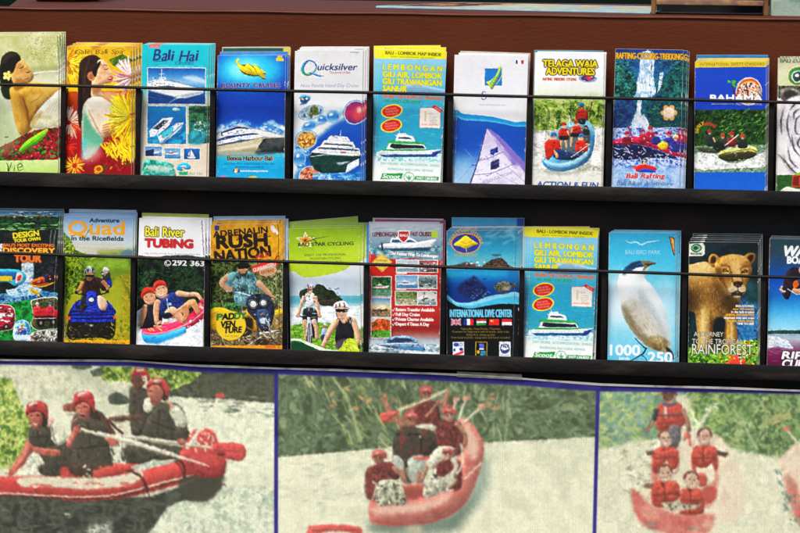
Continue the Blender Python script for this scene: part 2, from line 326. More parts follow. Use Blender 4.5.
def art_flowers():
    c = Press((64.8, 45.5), (131, 46.8), (65, 172.5), (60, 35, K), '#e3a90c', seed=2)
    c.R(10, 30, 260, 300, ('n', ['#c88a08', '#f0c61c', '#e8b010'], 40))
    c.R(10, 200, 260, 500, ('g', ['#c8601a', '#a8141c', '#8e0d16'])); c.R(150, 40, 260, 130, '#d8a80e', 8, .7)
    daisy(c, 15, 110, 78, 30, ['#f2c71a', '#ffdf3a', '#d99a0a'], 9, -80, 90); daisy(c, 20, 100, 45, 16, ['#f7d63a', '#c98a0a'], 8, -80, 90, '#a8650a')
    c.leaves([(165, 90), (215, 70), (255, 92), (230, 110), (185, 112)], ['#2c5a1a', '#5a7a1c', '#98901c'], 20)
    daisy(c, 252, 150, 75, 30, ['#e6b8b4', '#f4e2dc', '#d98c94'], 7, 110, 260); daisy(c, 30, 310, 62, 34, ['#f0b89a', '#e8764a', '#f6d6c0', '#d94a2a'], 6, -100, 120)
    daisy(c, 10, 395, 50, 22, ['#d9361c', '#b8141c'], 8, -80, 90)
    daisy(c, 52, 462, 40, 24, ['#e8a01c', '#d9601a', '#f2c43a'], 5, 0, 360, '#b8301a')
    # the bather: long dark hair, lifted profile, bare back
    c.B([(62, 130), (66, 95), (88, 76), (118, 72), (142, 90), (150, 118), (135, 150), (115, 175), (118, 215), (92, 238), (78, 270), (72, 330), (62, 300), (60, 220)], ('n', ['#1c0f0a', '#3a2014', '#2a160e'], 10), .6)
    for i in range(16): c.L([(75+i*4, 82+abs(i-8)), (68+i*2.6, 150), (64+i*2, 220+i*2)], [1, 1.6, .8], '#5c3a24', .3, 1, .5)
    c.B([(128, 94), (142, 88), (160, 102), (170, 122), (182, 134), (176, 142), (184, 148), (176, 155), (182, 162), (172, 172), (150, 176), (142, 200), (150, 218), (110, 222), (108, 176), (112, 150), (122, 130)], ('n', ['#d99a6c', '#f0c39a', '#e2aa7e'], 24), .6)
    c.E(107, 147, 14, 17, '#c8865c', -20, .6); c.E(107, 148, 7, 10, '#a8663e', -20, 1)
    c.B([(110, 130), (128, 100), (140, 96), (128, 128), (122, 150), (112, 140)], '#20120c', 1)
    c.L([(150, 122), (158, 124), (166, 120)], [1, 3, 1], '#4a2416', .3, 1); c.L([(148, 110), (158, 108), (164, 112)], [1, 2.4, 1], '#3a1c10', .3, 1)
    c.B([(166, 152), (178, 148), (182, 154), (178, 162), (164, 160)], '#c43a3a', .6); c.L([(166, 155), (179, 154)], 2, '#ffe8e0')
    c.B([(78, 260), (92, 232), (112, 220), (142, 220), (172, 238), (196, 255), (200, 300), (188, 350), (160, 362), (150, 385), (118, 420), (90, 440), (80, 400), (76, 330)], ('n', ['#e0b894', '#f4dcc0', '#d8c8a8'], 50), 1)
    c.B([(80, 250), (95, 285), (118, 330), (150, 378), (112, 430), (88, 432), (78, 380)], ('g', ['#b8cca8', '#4f9a7c', '#5fb090', '#c8dccc']), 5, .9)
    c.L([(96, 262), (130, 330), (158, 372)], [3, 5, 2], '#9a7a58', 2, 1, .7); c.R(78, 370, 92, 440, '#5cc0c8', 5, .8)
    c.B([(140, 205), (200, 205), (232, 232), (215, 262), (180, 250)], '#f2d2b0', 6, .6)
    c.B([(142, 322), (160, 308), (188, 304), (192, 330), (178, 350), (152, 352)], '#e8bd94', 1)
    for i in range(4): c.L([(148, 322+i*9), (170, 316+i*9), (190, 312+i*9)], [3, 2], '#b06a48', .8, 1)
    c.D_([(180, 230), (260, 180), (260, 430), (160, 400), (176, 350), (192, 300)], 150, ['#f5d20c', '#ffe62a', '#e0a808', '#c98e06'], (22, 50), (4, 8), (20, 80))
    daisy(c, 252, 290, 95, 60, ['#ffe11c', '#f3c408', '#fff04a', '#d8a006'], 9, 70, 290)
    c.D_([(148, 390), (256, 360), (256, 450), (180, 440)], 44, ['#ffe62a', '#f3c408', '#ffd818'], (26, 50), (5, 8), (40, 110))
    c.B([(80, 410), (130, 395), (150, 420), (120, 450), (80, 450)], '#e8c8c0', 9, .5)
    c.D_([(100, 440), (256, 450), (256, 490), (100, 490)], 30, ['#c8281c', '#7a0a12', '#3a5a18', '#d8801a'], (8, 20), (4, 8)); c.E(137, 475, 16, 13, '#e8a21c'); c.E(137, 475, 9, 7, '#c8501a')
    c.brush('Galih Bali Spa', 46, 68, 16, '#7c4206', 172, shear=.2); c.L([(45, 70), (60, 52), (80, 62)], 1.5, '#8a4a08', .3, 1); c.L([(190, 52), (210, 50), (222, 60)], 1.5, '#8a4a08', .3, 1)
    c.L([(245, 60), (252, 300), (258, 490)], 2, '#7a5a14', .6)
    c.L([(66, 130), (70, 200), (74, 300)], [4, 10, 4], '#0c0604', 3, 1, .7); c.L([(100, 80), (84, 140), (82, 210)], [2, 4, 2], '#7a5236', 1.5, 1, .6); c.B([(112, 176), (140, 184), (136, 206), (112, 210)], '#9c6238', 4, .7); c.B([(92, 236), (130, 226), (164, 240), (150, 262), (108, 262)], '#fbead4', 8, .6); c.L([(150, 366), (176, 350), (196, 310)], [3, 6, 3], '#a4744a', 2, 1, .6); c.B([(160, 340), (196, 330), (180, 366), (158, 378)], '#8c5c30', 5, .5)
    c.grain(); return c
def yacht(c, x, y, w, hull='#f4f6f6', dark='#20385a'):
    """a motor yacht seen from the side with its bow to the right, (x, y) = waterline at the stern"""
    h = w*.2
    c.B([(x, y-h*.5), (x+w*.5, y-h*.55), (x+w, y-h*.95), (x+w*.93, y-h*.2), (x+w*.86, y), (x+.02*w, y)], hull)
    c.P([(x+.02*w, y-h*.05), (x+w*.88, y-h*.08), (x+w*.85, y+h*.06), (x+.03*w, y+h*.06)], dark)
    c.P([(x+w*.12, y-h*.5), (x+w*.16, y-h*1.05), (x+w*.55, y-h*1.05), (x+w*.7, y-h*.6)], '#e4eaee'); c.P([(x+w*.16, y-h*.62), (x+w*.18, y-h*.9), (x+w*.54, y-h*.9), (x+w*.62, y-h*.65)], dark)
    c.P([(x+w*.25, y-h*1.05), (x+w*.3, y-h*1.5), (x+w*.46, y-h*1.5), (x+w*.52, y-h*1.05)], '#eef2f4'); c.L([(x+w*.33, y-h*1.5), (x+w*.36, y-h*2.2)], [1.5, .8], '#dde4ea')
def art_collage():
    c = Press((142.5, 44.6), (209, 44.6), (139.8, 175), (135, 35, K), '#17b7c4', seed=3)
    c.R(0, 20, 290, 520, ('g', ['#12bfc6', '#18b4c2', '#30b8bc', '#b8c0ac', '#d9c7ac', '#e2cfb6', '#e0cdb2', '#e3d2ba']))
    c.R(52, 34, 90, 47, '#c9625a'); c.T('EXPLORE', 71, 45, 7, '#f4e4d8', w=30)
    c.brush('Bali Hai', 66, 92, 38, '#2b2d7c', 160, shear=.22, bold=.012); c.T('CRUISES', 176, 105, 11, '#2b2d7c', w=64, shear=.15)
    c.L([(70, 96), (110, 92)], [1, 2.5], '#2b2d7c', .3, 1); c.L([(80, 110), (215, 112)], 1.2, '#d8f0f0', 0, 0, .7)
    def pic(x0, y0, x1, y1, cols): c.R(x0-2.5, y0-2.5, x1+2.5, y1+2.5, '#eef4f2'); c.R(x0, y0, x1, y1, ('g', cols))
    pic(48, 118, 250, 244, ['#16569c', '#3f86c4', '#8fb8d8', '#2f76b4', '#0d4e92', '#0a3f7c'])
    c.B([(170, 150), (210, 145), (246, 160), (246, 168), (200, 162)], '#d8e6f0', 4, .7); c.B([(52, 168), (90, 160), (150, 172), (180, 184), (120, 184), (52, 180)], '#e8eef2', 1.5)
    c.P([(50, 176), (100, 163), (160, 172), (214, 186), (246, 200), (230, 212), (150, 226), (120, 244), (50, 206)], '#eaeeee'); c.P([(50, 186), (118, 180), (160, 186), (110, 194), (52, 194)], '#3c4c68'); c.P([(50, 196), (150, 222), (118, 243), (50, 226)], '#224a80', 2)
    c.P([(150, 214), (246, 198), (244, 206), (180, 226)], '#b4bcc4', 1); c.L([(95, 165), (97, 120)], [3, 1.5], '#e8eef2'); c.L([(88, 140), (106, 138)], 2, '#d8e0e8')
    pic(46, 253, 182, 386, ['#1b86b8', '#1272a8', '#0d6aa8', '#1c8fb8', '#0c5c98'])
    c.foam([(46, 330), (110, 350), (180, 340), (180, 386), (46, 386)], ['#0d6aa4', '#1c8cb8', '#3aa8c8'], 40, (4, 10), (1, 2))
    c.P([(52, 340), (100, 296), (138, 292), (124, 316), (70, 360), (54, 362)], '#e6eaea'); c.P([(62, 332), (102, 302), (122, 302), (84, 338)], '#2c4058'); c.P([(74, 345), (130, 305), (124, 318), (80, 358)], '#f6f8f8')
    c.P([(82, 362), (150, 312), (174, 310), (164, 330), (104, 384), (90, 384)], '#dfe6e8'); c.P([(92, 352), (140, 320), (136, 345), (104, 368)], '#46b8c4'); c.L([(100, 380), (168, 318)], 5, '#8898a8'); c.D_([(70, 320), (160, 310), (160, 350), (90, 372)], 26, ['#30405a', '#f6f8f8', '#c8543c'], (3, 9), (2, 4))
    c.B([(134, 262), (150, 258), (160, 266), (142, 270)], '#c8e8ee', 1)
    c.leaves([(192, 252), (282, 252), (282, 384), (192, 384)], ['#1a5a5c', '#2a7a6a', '#175048', '#4a9a7c'], 90, (5, 14), (3, 6)); c.B([(192, 350), (215, 335), (250, 340), (240, 384), (192, 384)], ('n', ['#1c7a8c', '#4ab0b4'], 15), 3); c.D_([(215, 290), (255, 300), (245, 350), (205, 330)], 24, ['#e4dccc', '#b8a888', '#d8e4dc'], (4, 9), (2, 5))
    pic(38, 396, 96, 430, ['#3a72b8', '#9ab8d8', '#174a88']); yacht(c, 42, 422, 44); c.P([(38, 412), (70, 404), (66, 430), (38, 430)], '#1e3660')
    pic(106, 402, 162, 438, ['#5c90c4', '#7cb0d4', '#1c6ca4']); yacht(c, 112, 425, 44, '#e8e4e4'); c.L([(114, 418), (152, 414)], 2, '#b8483c')
    pic(174, 402, 230, 440, ['#2a72b0', '#1a62a0', '#0e4a80']); c.P([(196, 430), (199, 404), (212, 430)], '#f4f6f4'); c.P([(194, 428), (188, 424), (196, 408)], '#dfe8ea'); c.P([(184, 430), (218, 431), (212, 437), (190, 436)], '#f0f4f4')
    c.B([(36, 444), (80, 446), (130, 456), (138, 470), (138, 510), (36, 510)], ('n', ['#1c6a54', '#2c9a8c', '#7cc8c0', '#4a8a50'], 14), 2); c.B([(40, 468), (90, 462), (136, 474), (110, 484), (60, 480)], '#e0e8d8', 3, .7)
    c.B([(148, 470), (160, 456), (184, 452), (198, 466), (190, 476), (168, 470), (170, 480), (154, 480)], '#27a8d8'); c.B([(158, 466), (176, 460), (184, 470), (168, 468)], '#c8eef8', .5)
    c.R(156, 484, 188, 496, '#27b07c'); c.T('Bali Hai', 216, 494, 9, '#6a9a8c', w=46, shear=.15)
    for i in range(5): c.T('cruises of Bali', 196, 508-i*0, 5, '#9aa090', w=60) if i == 0 else None
    for x, q in ((265, 0), (276, 1)): c.L([(x+4, 34), (x, 300), (x-4, 500)], 1.5, '#0c7884', .5)
    c.D_([(60, 170), (160, 176), (160, 182), (60, 180)], 26, ['#1c2c48', '#f4f8fa'], (4, 8), (2, 3), (4, 10)); c.L([(50, 172), (100, 160), (160, 168)], 2.4, '#5c7088', .4, 1); c.L([(56, 200), (150, 218), (240, 202)], 1.6, '#8c9cb0', .5, 1); c.D_([(60, 208), (116, 216), (116, 236), (60, 222)], 14, ['#16386c', '#3c6ca4'], (10, 24), (2, 4), (8, 16), .7); c.P([(60, 166), (84, 160), (90, 150), (110, 150), (116, 166)], '#d4dce2'); c.D_([(66, 152), (114, 152), (112, 164), (66, 166)], 8, ['#2c3c58', '#f0f4f6'], (4, 9), (2, 3), (-4, 4)); c.R(48, 226, 250, 244, ('n', ['#0c3c74', '#1c5c94'], 12), 3, .5)
    c.L([(62, 336), (104, 300)], 1.4, '#9cacb8'); c.L([(70, 356), (126, 310)], 2, '#a8b4bc'); c.D_([(58, 330), (120, 296), (120, 306), (70, 350)], 14, ['#1c2c40', '#7c8c9c', '#f4f4f4'], (4, 9), (1.5, 3), (-45, -30)); c.B([(90, 384), (150, 350), (176, 330), (168, 350), (110, 386)], '#0c4c80', 3, .6); c.D_([(50, 340), (180, 350), (180, 384), (50, 384)], 20, ['#0a4a84', '#5cb4d0'], (6, 20), (1, 2.5), (-30, -10), .6)
    c.leaves([(194, 254), (280, 254), (280, 300), (194, 310)], ['#123c30', '#2c6448', '#4c8c5c'], 40, (4, 9), (3, 6))
    c.grain(); return c
def art_yacht():
    c = Press((216.2, 55), (284.2, 55.5), (216.2, 177.5), (210, 40, K), '#1358b4', seed=4)
    c.R(0, 40, 290, 390, ('g', ['#0a55bc', '#0a4cb0', '#0c48a8', '#0a46a8', '#0e4fae', '#2f74c0', '#68a0d0'])); c.E(135, 108, 120, 66, '#36c8ee', 0, 26, .95); c.E(120, 105, 56, 34, '#9cf2fa', 0, 14, .8)
    # manta emblem
    c.B([(92, 68), (88, 78), (98, 96), (108, 112), (124, 124), (150, 130), (172, 130), (186, 140), (196, 138), (182, 122), (196, 122), (172, 104), (152, 88), (150, 100), (134, 86), (118, 88), (100, 86)], '#5a4a10', 1)
    c.B([(101, 70), (94, 66), (88, 74), (94, 90), (106, 106), (124, 118), (150, 126), (168, 126), (182, 134), (196, 138), (184, 120), (198, 118), (176, 104), (152, 86), (152, 100), (132, 84), (118, 94), (104, 88), (95, 78)], '#f4d414')
    for q in ((118, 94, 150, 124), (132, 86, 164, 124), (152, 90, 180, 118)): c.L([q[:2], ((q[0]+q[2])/2+4, (q[1]+q[3])/2-6), q[2:]], [1, 2.5, 1], '#9a7c10', .3, 1)
    c.R(230, 66, 256, 76, '#f0c818'); c.T('NEW', 243, 65, 7, '#f6dc50', w=18, bold=.02)
    c.T('BOUNTY CRUISES', 142, 169, 15, '#3a1c5c', w=206, out=('#c8b8e0', .045), bold=.02, sp=1.1)
    c.foam([(40, 300), (110, 285), (150, 300), (170, 330), (22, 330)], ['#2f74c0', '#7cb4de', '#e4eef6'], 16, (6, 16), (4, 8), sc=18, sm=1, soft=5); c.foam([(170, 312), (215, 285), (240, 300), (266, 310), (266, 350), (170, 345)], ['#4a88c8', '#a8cce4', '#f2f6fa'], 26, (6, 18), (4, 8), sc=16, sm=1, soft=4)
    c.R(0, 402, 290, 520, ('g', ['#4ab8d8', '#1ea8d8', '#0f9cd4', '#18a4d8'])); c.D_([(20, 400), (266, 400), (266, 488), (20, 488)], 60, ['#3ec0e0', '#0c88c4', '#70d4ec'], (10, 40), (1, 2), (-4, 4), .6)
    # three-deck catamaran
    c.P([(20, 340), (42, 322), (62, 316), (96, 302), (128, 306), (158, 314), (176, 322), (258, 338), (258, 356), (200, 350), (20, 382)], '#e8e8e4'); c.P([(38, 326), (96, 306), (150, 314), (96, 318), (40, 340)], '#1c3c78'); c.P([(44, 330), (98, 314), (158, 317), (100, 326), (42, 344)], '#f8f8f4')
    c.P([(22, 352), (60, 340), (150, 330), (176, 334), (110, 346), (24, 368)], '#2a4880'); c.P([(22, 360), (110, 340), (178, 335), (112, 352), (24, 374)], '#fafaf6'); c.P([(22, 372), (110, 354), (170, 350), (110, 368), (24, 388)], '#38598e')
    c.P([(20, 376), (110, 362), (190, 344), (262, 350), (180, 372), (168, 404), (20, 410)], '#c9bd9c'); c.P([(20, 390), (120, 378), (176, 364), (170, 384), (20, 404)], '#e0d6b8', 2); c.P([(190, 350), (264, 346), (266, 398), (200, 406), (158, 408), (172, 376)], ('n', ['#2c3238', '#4a4e50', '#22282e'], 25)); c.P([(20, 404), (168, 402), (168, 410), (20, 412)], '#8c8468', 1)
    c.L([(98, 302), (110, 284)], [2, .8], '#dfe6ea'); c.L([(50, 320), (90, 300), (126, 304)], 1.2, '#ffffff')
    c.T('Benoa Harbour Bali', 142, 427, 17, '#2c2014', w=160, out=('#e0d2b0', .05), bold=.02)
    for y, w in ((441, 176), (452, 100)): c.T('Day cruise, dinner cruise and island transfer daily', 140, y, 6, '#0c3c80', w=w)
    c.E(94, 463, 12, 9, '#3a5a8c'); c.B([(88, 458), (100, 456), (98, 470), (92, 472)], '#e8a83c'); c.E(91, 466, 5, 4, '#f4f0e8'); c.T('www.bountycruises', 156, 467, 7, '#e6f4fa', w=98, bold=.02); c.E(152, 486, 16, 5, '#dcc060', 0, 2); c.E(46, 484, 14, 4, '#c87ca8', 0, 2)
    c.D_([(22, 330), (30, 330), (30, 488), (22, 488)], 20, ['#d8e4ee'], (3, 8), (1, 2), (80, 100), .7)
    c.R(0, 180, 290, 270, ('n', ['#0a3c98', '#0e4cae', '#0c46a4'], 30), 30, .5); c.D_([(44, 328), (150, 312), (170, 320), (44, 342)], 34, ['#0c2048', '#6c88b0', '#f8f8f4'], (4, 10), (1.5, 2.6), (-16, -6)); c.D_([(28, 352), (170, 334), (176, 340), (28, 366)], 30, ['#16305c', '#8c9cb8', '#e8e8e0'], (4, 9), (1.5, 2.6), (-12, -4)); c.L([(46, 322), (98, 303), (156, 314), (258, 339)], 2, '#9c9c94', .5); c.L([(22, 376), (110, 362), (190, 345), (262, 351)], 2.4, '#7c7460', .6); c.B([(20, 396), (100, 388), (168, 380), (166, 402), (20, 408)], '#94896a', 4, .7); c.B([(200, 352), (262, 350), (264, 372), (220, 376)], '#5c6264', 4, .6); c.B([(160, 396), (264, 386), (264, 400), (180, 408)], '#0c1216', 3, .6); c.R(10, 398, 290, 410, '#7cc4d8', 3, .45)
    c.grain(); return c
def art_bubbles():
    c = Press((294, 50.7), (362.2, 50.9), (293.4, 179), (285, 40, .28125), '#dfe0de', seed=5)
    c.R(20, 30, 290, 250, ('g', ['#d2d2d0', '#d8d8d6', '#d4d4d4', '#e6e8ea', '#f6f8f8']))
    c.P([(40, 470), (100, 360), (170, 300), (290, 240), (290, 520), (20, 520)], ('g', ['#86b4dc', '#1c62b8', '#0d50a8', '#0f5cb4', '#3c8cd0']), 8)
    c.B([(30, 330), (90, 290), (170, 250), (240, 245), (200, 270), (110, 310), (70, 380), (50, 440), (30, 470)], '#cfe4f2', 6, .9)
    # swirl Q
    c.L([(104, 112), (110, 94), (100, 78), (82, 74), (66, 86), (60, 104), (68, 120), (86, 124), (104, 112), (110, 92)], [4, 5, 5, 6, 10, 11, 9, 6, 4, 3], ('g', ['#3a62b0', '#2a78b0', '#1c9a8c', '#2aa05c']), 0, 1)
    c.L([(84, 116), (104, 122), (120, 128), (138, 128)], [3, 7, 6, 2], ('g', ['#2a62b0', '#3a9ab8'], 'h'), 0, 1)
    c.T('uicksilver', 182, 108, 23, '#21306c', w=138, shear=.24, bold=.012); c.T('The Jewel of Bali', 192, 120, 8, '#a83a3c', w=74, shear=.2, bold=.01)
    c.R(228, 44, 262, 46.5, '#6a6a6c', 0, .7); c.T('Nusa Penida Island Day Cruise', 156, 168, 12, '#8a92a8', w=204, shear=.2)
    def bubble(x, y, rx, ry, rot, inner): c.E(x, y, rx*1.14, ry*1.16, '#3a78b8', rot, 1); c.E(x, y, rx*1.08, ry*1.08, '#c4def0', rot, .6); c.E(x, y, rx, ry, inner, rot)
    c.L([(86, 340), (90, 310), (130, 285), (190, 258), (250, 230)], [6, 20, 26, 22, 8], '#a4cbe8', 4, 1, .8)
    for x, y, rx, ry, r in ((86, 306, 25, 14, -25), (133, 282, 16, 13, 0), (170, 272, 22, 19, -15), (76, 400, 10, 10, 0), (52, 420, 20, 26, 0), (60, 450, 14, 12, 0), (96, 410, 8, 8, 0), (126, 384, 6, 6, 0), (46, 380, 9, 12, 0)):
        bubble(x, y, rx, ry, r, ('g', ['#7ab4de', '#2f7cc0', '#9ccaea'])); c.E(x-rx*.3, y-ry*.4, rx*.35, ry*.25, '#f4fafc', r, 1)
    c.B([(48, 205), (68, 194), (90, 204), (80, 222), (52, 232), (58, 216)], '#4a94c4', 1); c.E(68, 212, 16, 10, '#1c4a7c', -20, 1); c.E(62, 210, 5, 4, '#e8b838'); c.E(76, 208, 5, 4, '#cfe6f0')
    bubble(92, 258, 40, 21, -18, ('n', ['#2a5c8c', '#88a8b8', '#d0d8d0'], 12)); c.P([(82, 272), (92, 240), (104, 230), (118, 244), (122, 264)], ('n', ['#4a5a2c', '#8a8a4c'], 8), 1)
    bubble(76, 354, 35, 30, -15, ('n', ['#a8762c', '#d8b068', '#7a4a1c'], 12)); c.D_(c.ep(76, 358, 27, 20, -15, 12), 40, ['#f0dca8', '#c8502c', '#8a5a20', '#e8b84c'], (5, 12), (4, 8))
    bubble(248, 258, 40, 36, -60, ('g', ['#7a2c6c', '#c83c6c', '#5a2a6c'])); c.E(258, 262, 18, 24, '#e8505c', 20, 7); c.E(262, 250, 8, 10, '#f8c8a8', 0, 4)
    bubble(88, 482, 36, 32, -15, ('n', ['#8a3c2c', '#c87a5c', '#e0a888'], 12)); c.D_(c.ep(90, 488, 27, 20, 0, 12), 30, ['#f0d0b8', '#5a2a20', '#d86a4c'], (5, 12), (4, 7))
    # cruise ship, bow to the lower right
    c.P([(86, 412), (100, 398), (150, 402), (268, 404), (264, 444), (216, 474), (150, 478), (108, 462), (92, 440)], ('n', ['#123c34', '#1d4a40', '#0c2c30'], 25)); c.P([(222, 440), (262, 420), (262, 444), (214, 474)], '#e8eef2'); c.P([(180, 436), (238, 428), (196, 444)], '#b8c8d4', 2)
    c.P([(92, 398), (122, 376), (262, 384), (268, 408), (240, 412), (150, 404)], '#f2f2f0'); c.P([(112, 386), (124, 380), (258, 388), (262, 394)], '#30445c'); c.P([(132, 366), (140, 356), (240, 362), (250, 382), (124, 378)], '#f0f0ee'); c.P([(136, 370), (142, 366), (238, 372), (242, 378)], '#22364c')
    c.P([(152, 350), (162, 338), (222, 344), (232, 360), (148, 358)], '#e6e8ea'); c.D_([(160, 338), (224, 342), (228, 352), (156, 350)], 16, ['#2c3c50', '#f4f4f2'], (4, 9), (2, 3), (0, 6)); c.L([(196, 340), (198, 320)], [3, 1], '#e8eef0'); c.D_([(100, 388), (262, 394), (262, 406), (104, 400)], 26, ['#c8d0d4', '#7a8894'], (5, 12), (1, 2), (0, 6)); c.R(200, 396, 216, 402, '#c83c2c')
    c.foam([(100, 474), (290, 468), (290, 500), (100, 500)], ['#1a64b4', '#3c8ccc', '#a8d4ee'], 30, (8, 24), (2, 4), (-5, 5)); c.T('2007', 165, 496, 6, '#e8f4fa', w=22)
    c.D_([(92, 408), (264, 410), (262, 440), (108, 456)], 40, ['#0a2420', '#2c5c50', '#3c6c64'], (8, 24), (1, 2.4), (-6, 6), .5); c.L([(90, 414), (150, 406), (266, 410)], 2.5, '#c0ccd0', .4); c.D_([(126, 380), (258, 386), (258, 394), (120, 390)], 20, ['#16263c', '#8c9cac'], (4, 8), (2, 4), (80, 100)); c.L([(120, 396), (262, 402)], 1.5, '#8c98a4', .3); c.L([(138, 364), (244, 370)], 1.5, '#9ca8b4', .3); c.B([(214, 474), (264, 444), (264, 462), (230, 480)], '#0c4c98', 3, .7)
    c.grain(); return c
def art_ferry(TL, TR, BL, fr, seed):
    c = Press(TL, TR, BL, fr, '#5db7d6', seed=seed)
    # the same leaflet stands in both rows: laid out in the upper one's unit (45..280 wide, 33..500 high)
    c.R(-20, 20, 330, 68, '#f0e010'); c.R(-20, 68, 330, 410, ('g', ['#8cc4dc', '#78bcd8', '#58b0d0', '#3ca4c4', '#2c9cbc', '#349cb8', '#4aa8bc']))
    c.B([(100, 180), (160, 150), (200, 158), (250, 172), (320, 182), (320, 196), (100, 194)], ('g', ['#a8bccc', '#5c8cb0']), 1, .9)
    c.D_([(10, 200), (310, 200), (310, 400), (10, 400)], 130, ['#6cc0d4', '#1c88b0', '#8ad0dc', '#2c98bc'], (10, 40), (1, 2.5), (-5, 5), .5)
    c.T('BALI - LOMBOK MAP INSIDE', 162, 55, 11, '#5a6a14', w=196, bold=.02); c.T('SANUR - NUSA LEMBONGAN - GILI ISLANDS', 158, 65, 5, '#7a7a1c', w=150)
    for t, y, w in (('L E M B O N G A N', 105, 208), ('GILI AIR, LOMBOK', 131, 208), ('GILI TRAWANGAN', 156, 206), ('SANUR', 181, 84)):
        c.T(t, 54, y, 19, '#f2e418', 'l', w=w, bold=.035, out=('#6a8a3c', .03))
    c.T('CRUISE THE TROPICAL TRIANGLE', 158, 210, 12, '#e8641c', w=212, bold=.02); c.T('- ISLAND CRUISES -', 124, 224, 10, '#2c9c4c', w=142, shear=.15, bold=.02)
    for x, y in ((86, 253), (84, 304)):
        c.E(x, y, 39, 24, '#f0dc28', -12); c.E(x, y, 34, 20, '#d4281c', -12)
        for i, t in enumerate(('FREE HOTEL', 'TRANSFER FROM', 'KUTA SANUR')): c.T(t, x+i*2-2, y-5+i*9, 6, '#f8e0d0', w=40+8*(i == 1), rot=-9, bold=.01)
    c.P([(186, 242), (258, 240), (256, 312), (184, 310)], '#f2ece0'); c.L([(186, 242), (258, 240), (256, 312), (184, 310), (186, 242)], 1.4, '#e88c5c'); c.T('1', 204, 288, 36, '#e8c48c'); c.T('night', 222, 264, 8, '#c8b090')
    for i in range(5): c.R(218, 272+i*6, 246-3*(i % 2), 273.4+i*6, '#b8a890')
    c.T('ISLAND GETAWAYS', 220, 303, 6, '#d8603c', w=58); c.P([(226, 238), (236, 230), (268, 250), (258, 258)], '#d42c24'); c.T('NEW', 247, 249, 7, '#f8e0d8', w=22, rot=32)
    # ferry
    c.foam([(30, 402), (160, 408), (262, 402), (300, 418), (30, 422)], ['#d8ecee', '#f2f8f8', '#8cc8d0'], 30, (10, 26), (2, 4), (-3, 3)); c.P([(30, 398), (54, 392), (180, 392), (262, 386), (248, 400), (232, 411), (90, 412), (40, 410)], ('g', ['#f4f6f6', '#e4eaec', '#b8ccd4'])); c.P([(40, 407), (240, 404), (232, 414), (60, 416)], '#1c5a88'); c.P([(228, 398), (262, 388), (238, 412), (222, 412)], '#2c3c90', 1)
    c.P([(52, 390), (72, 386), (222, 388), (262, 386), (180, 393), (54, 394)], '#2f9c4c'); c.P([(66, 388), (78, 364), (182, 362), (202, 374), (208, 386)], '#f0f4f2'); c.P([(78, 380), (84, 368), (196, 374), (204, 384), (96, 386)], '#1c2c34'); c.P([(66, 366), (80, 356), (196, 362), (210, 370), (100, 368)], '#3aa858')
    c.P([(98, 358), (104, 340), (142, 340), (164, 346), (168, 360)], '#eef4f2'); c.P([(106, 350), (112, 344), (146, 345), (158, 352)], '#26404c'); c.P([(96, 338), (140, 336), (166, 344), (102, 343)], '#f6f8f6'); c.L([(116, 338), (110, 318)], [2, 1], '#f0f4f4'); c.P([(106, 332), (136, 330), (138, 338), (104, 338)], '#dfe8e8')
    c.R(-20, 424, 330, 520, ('g', ['#c8e4dc', '#eef6f0', '#f2f6f0'])); c.foam([(-20, 416), (330, 416), (330, 432), (-20, 430)], ['#a8d8dc', '#e8f4f2', '#70bcc8'], 40, (10, 30), (2, 4), (-4, 4))
    c.T('DAY CRUISES . ACCOMMODATION . DIVING', 150, 445, 8, '#48a08c', w=206, bold=.01); c.T('SNORKELING AND CORAL VIEWING', 150, 464, 8, '#48a08c', w=160, bold=.01)
    c.P([(52, 474), (126, 472), (118, 492), (44, 494)], '#2a9a48'); c.T('Scoot', 82, 491, 15, '#f4f8f4', w=60, shear=.25, bold=.02); c.P([(168, 482), (252, 484), (250, 497), (164, 495)], '#2a9a48'); c.T('FAST CRUISES', 208, 494, 8, '#f0f8f0', w=70, bold=.02, shear=.1)
    c.E(146, 486, 19, 18, '#3aa058'); c.E(146, 486, 17, 16, '#eef6f0'); c.P([(132, 480), (146, 498), (160, 480), (150, 486), (146, 478), (142, 486)], '#5ab078'); c.L([(24, 60), (20, 200), (17, 500)], 1.5, '#4a90a8', .5)
    c.grain(); return c
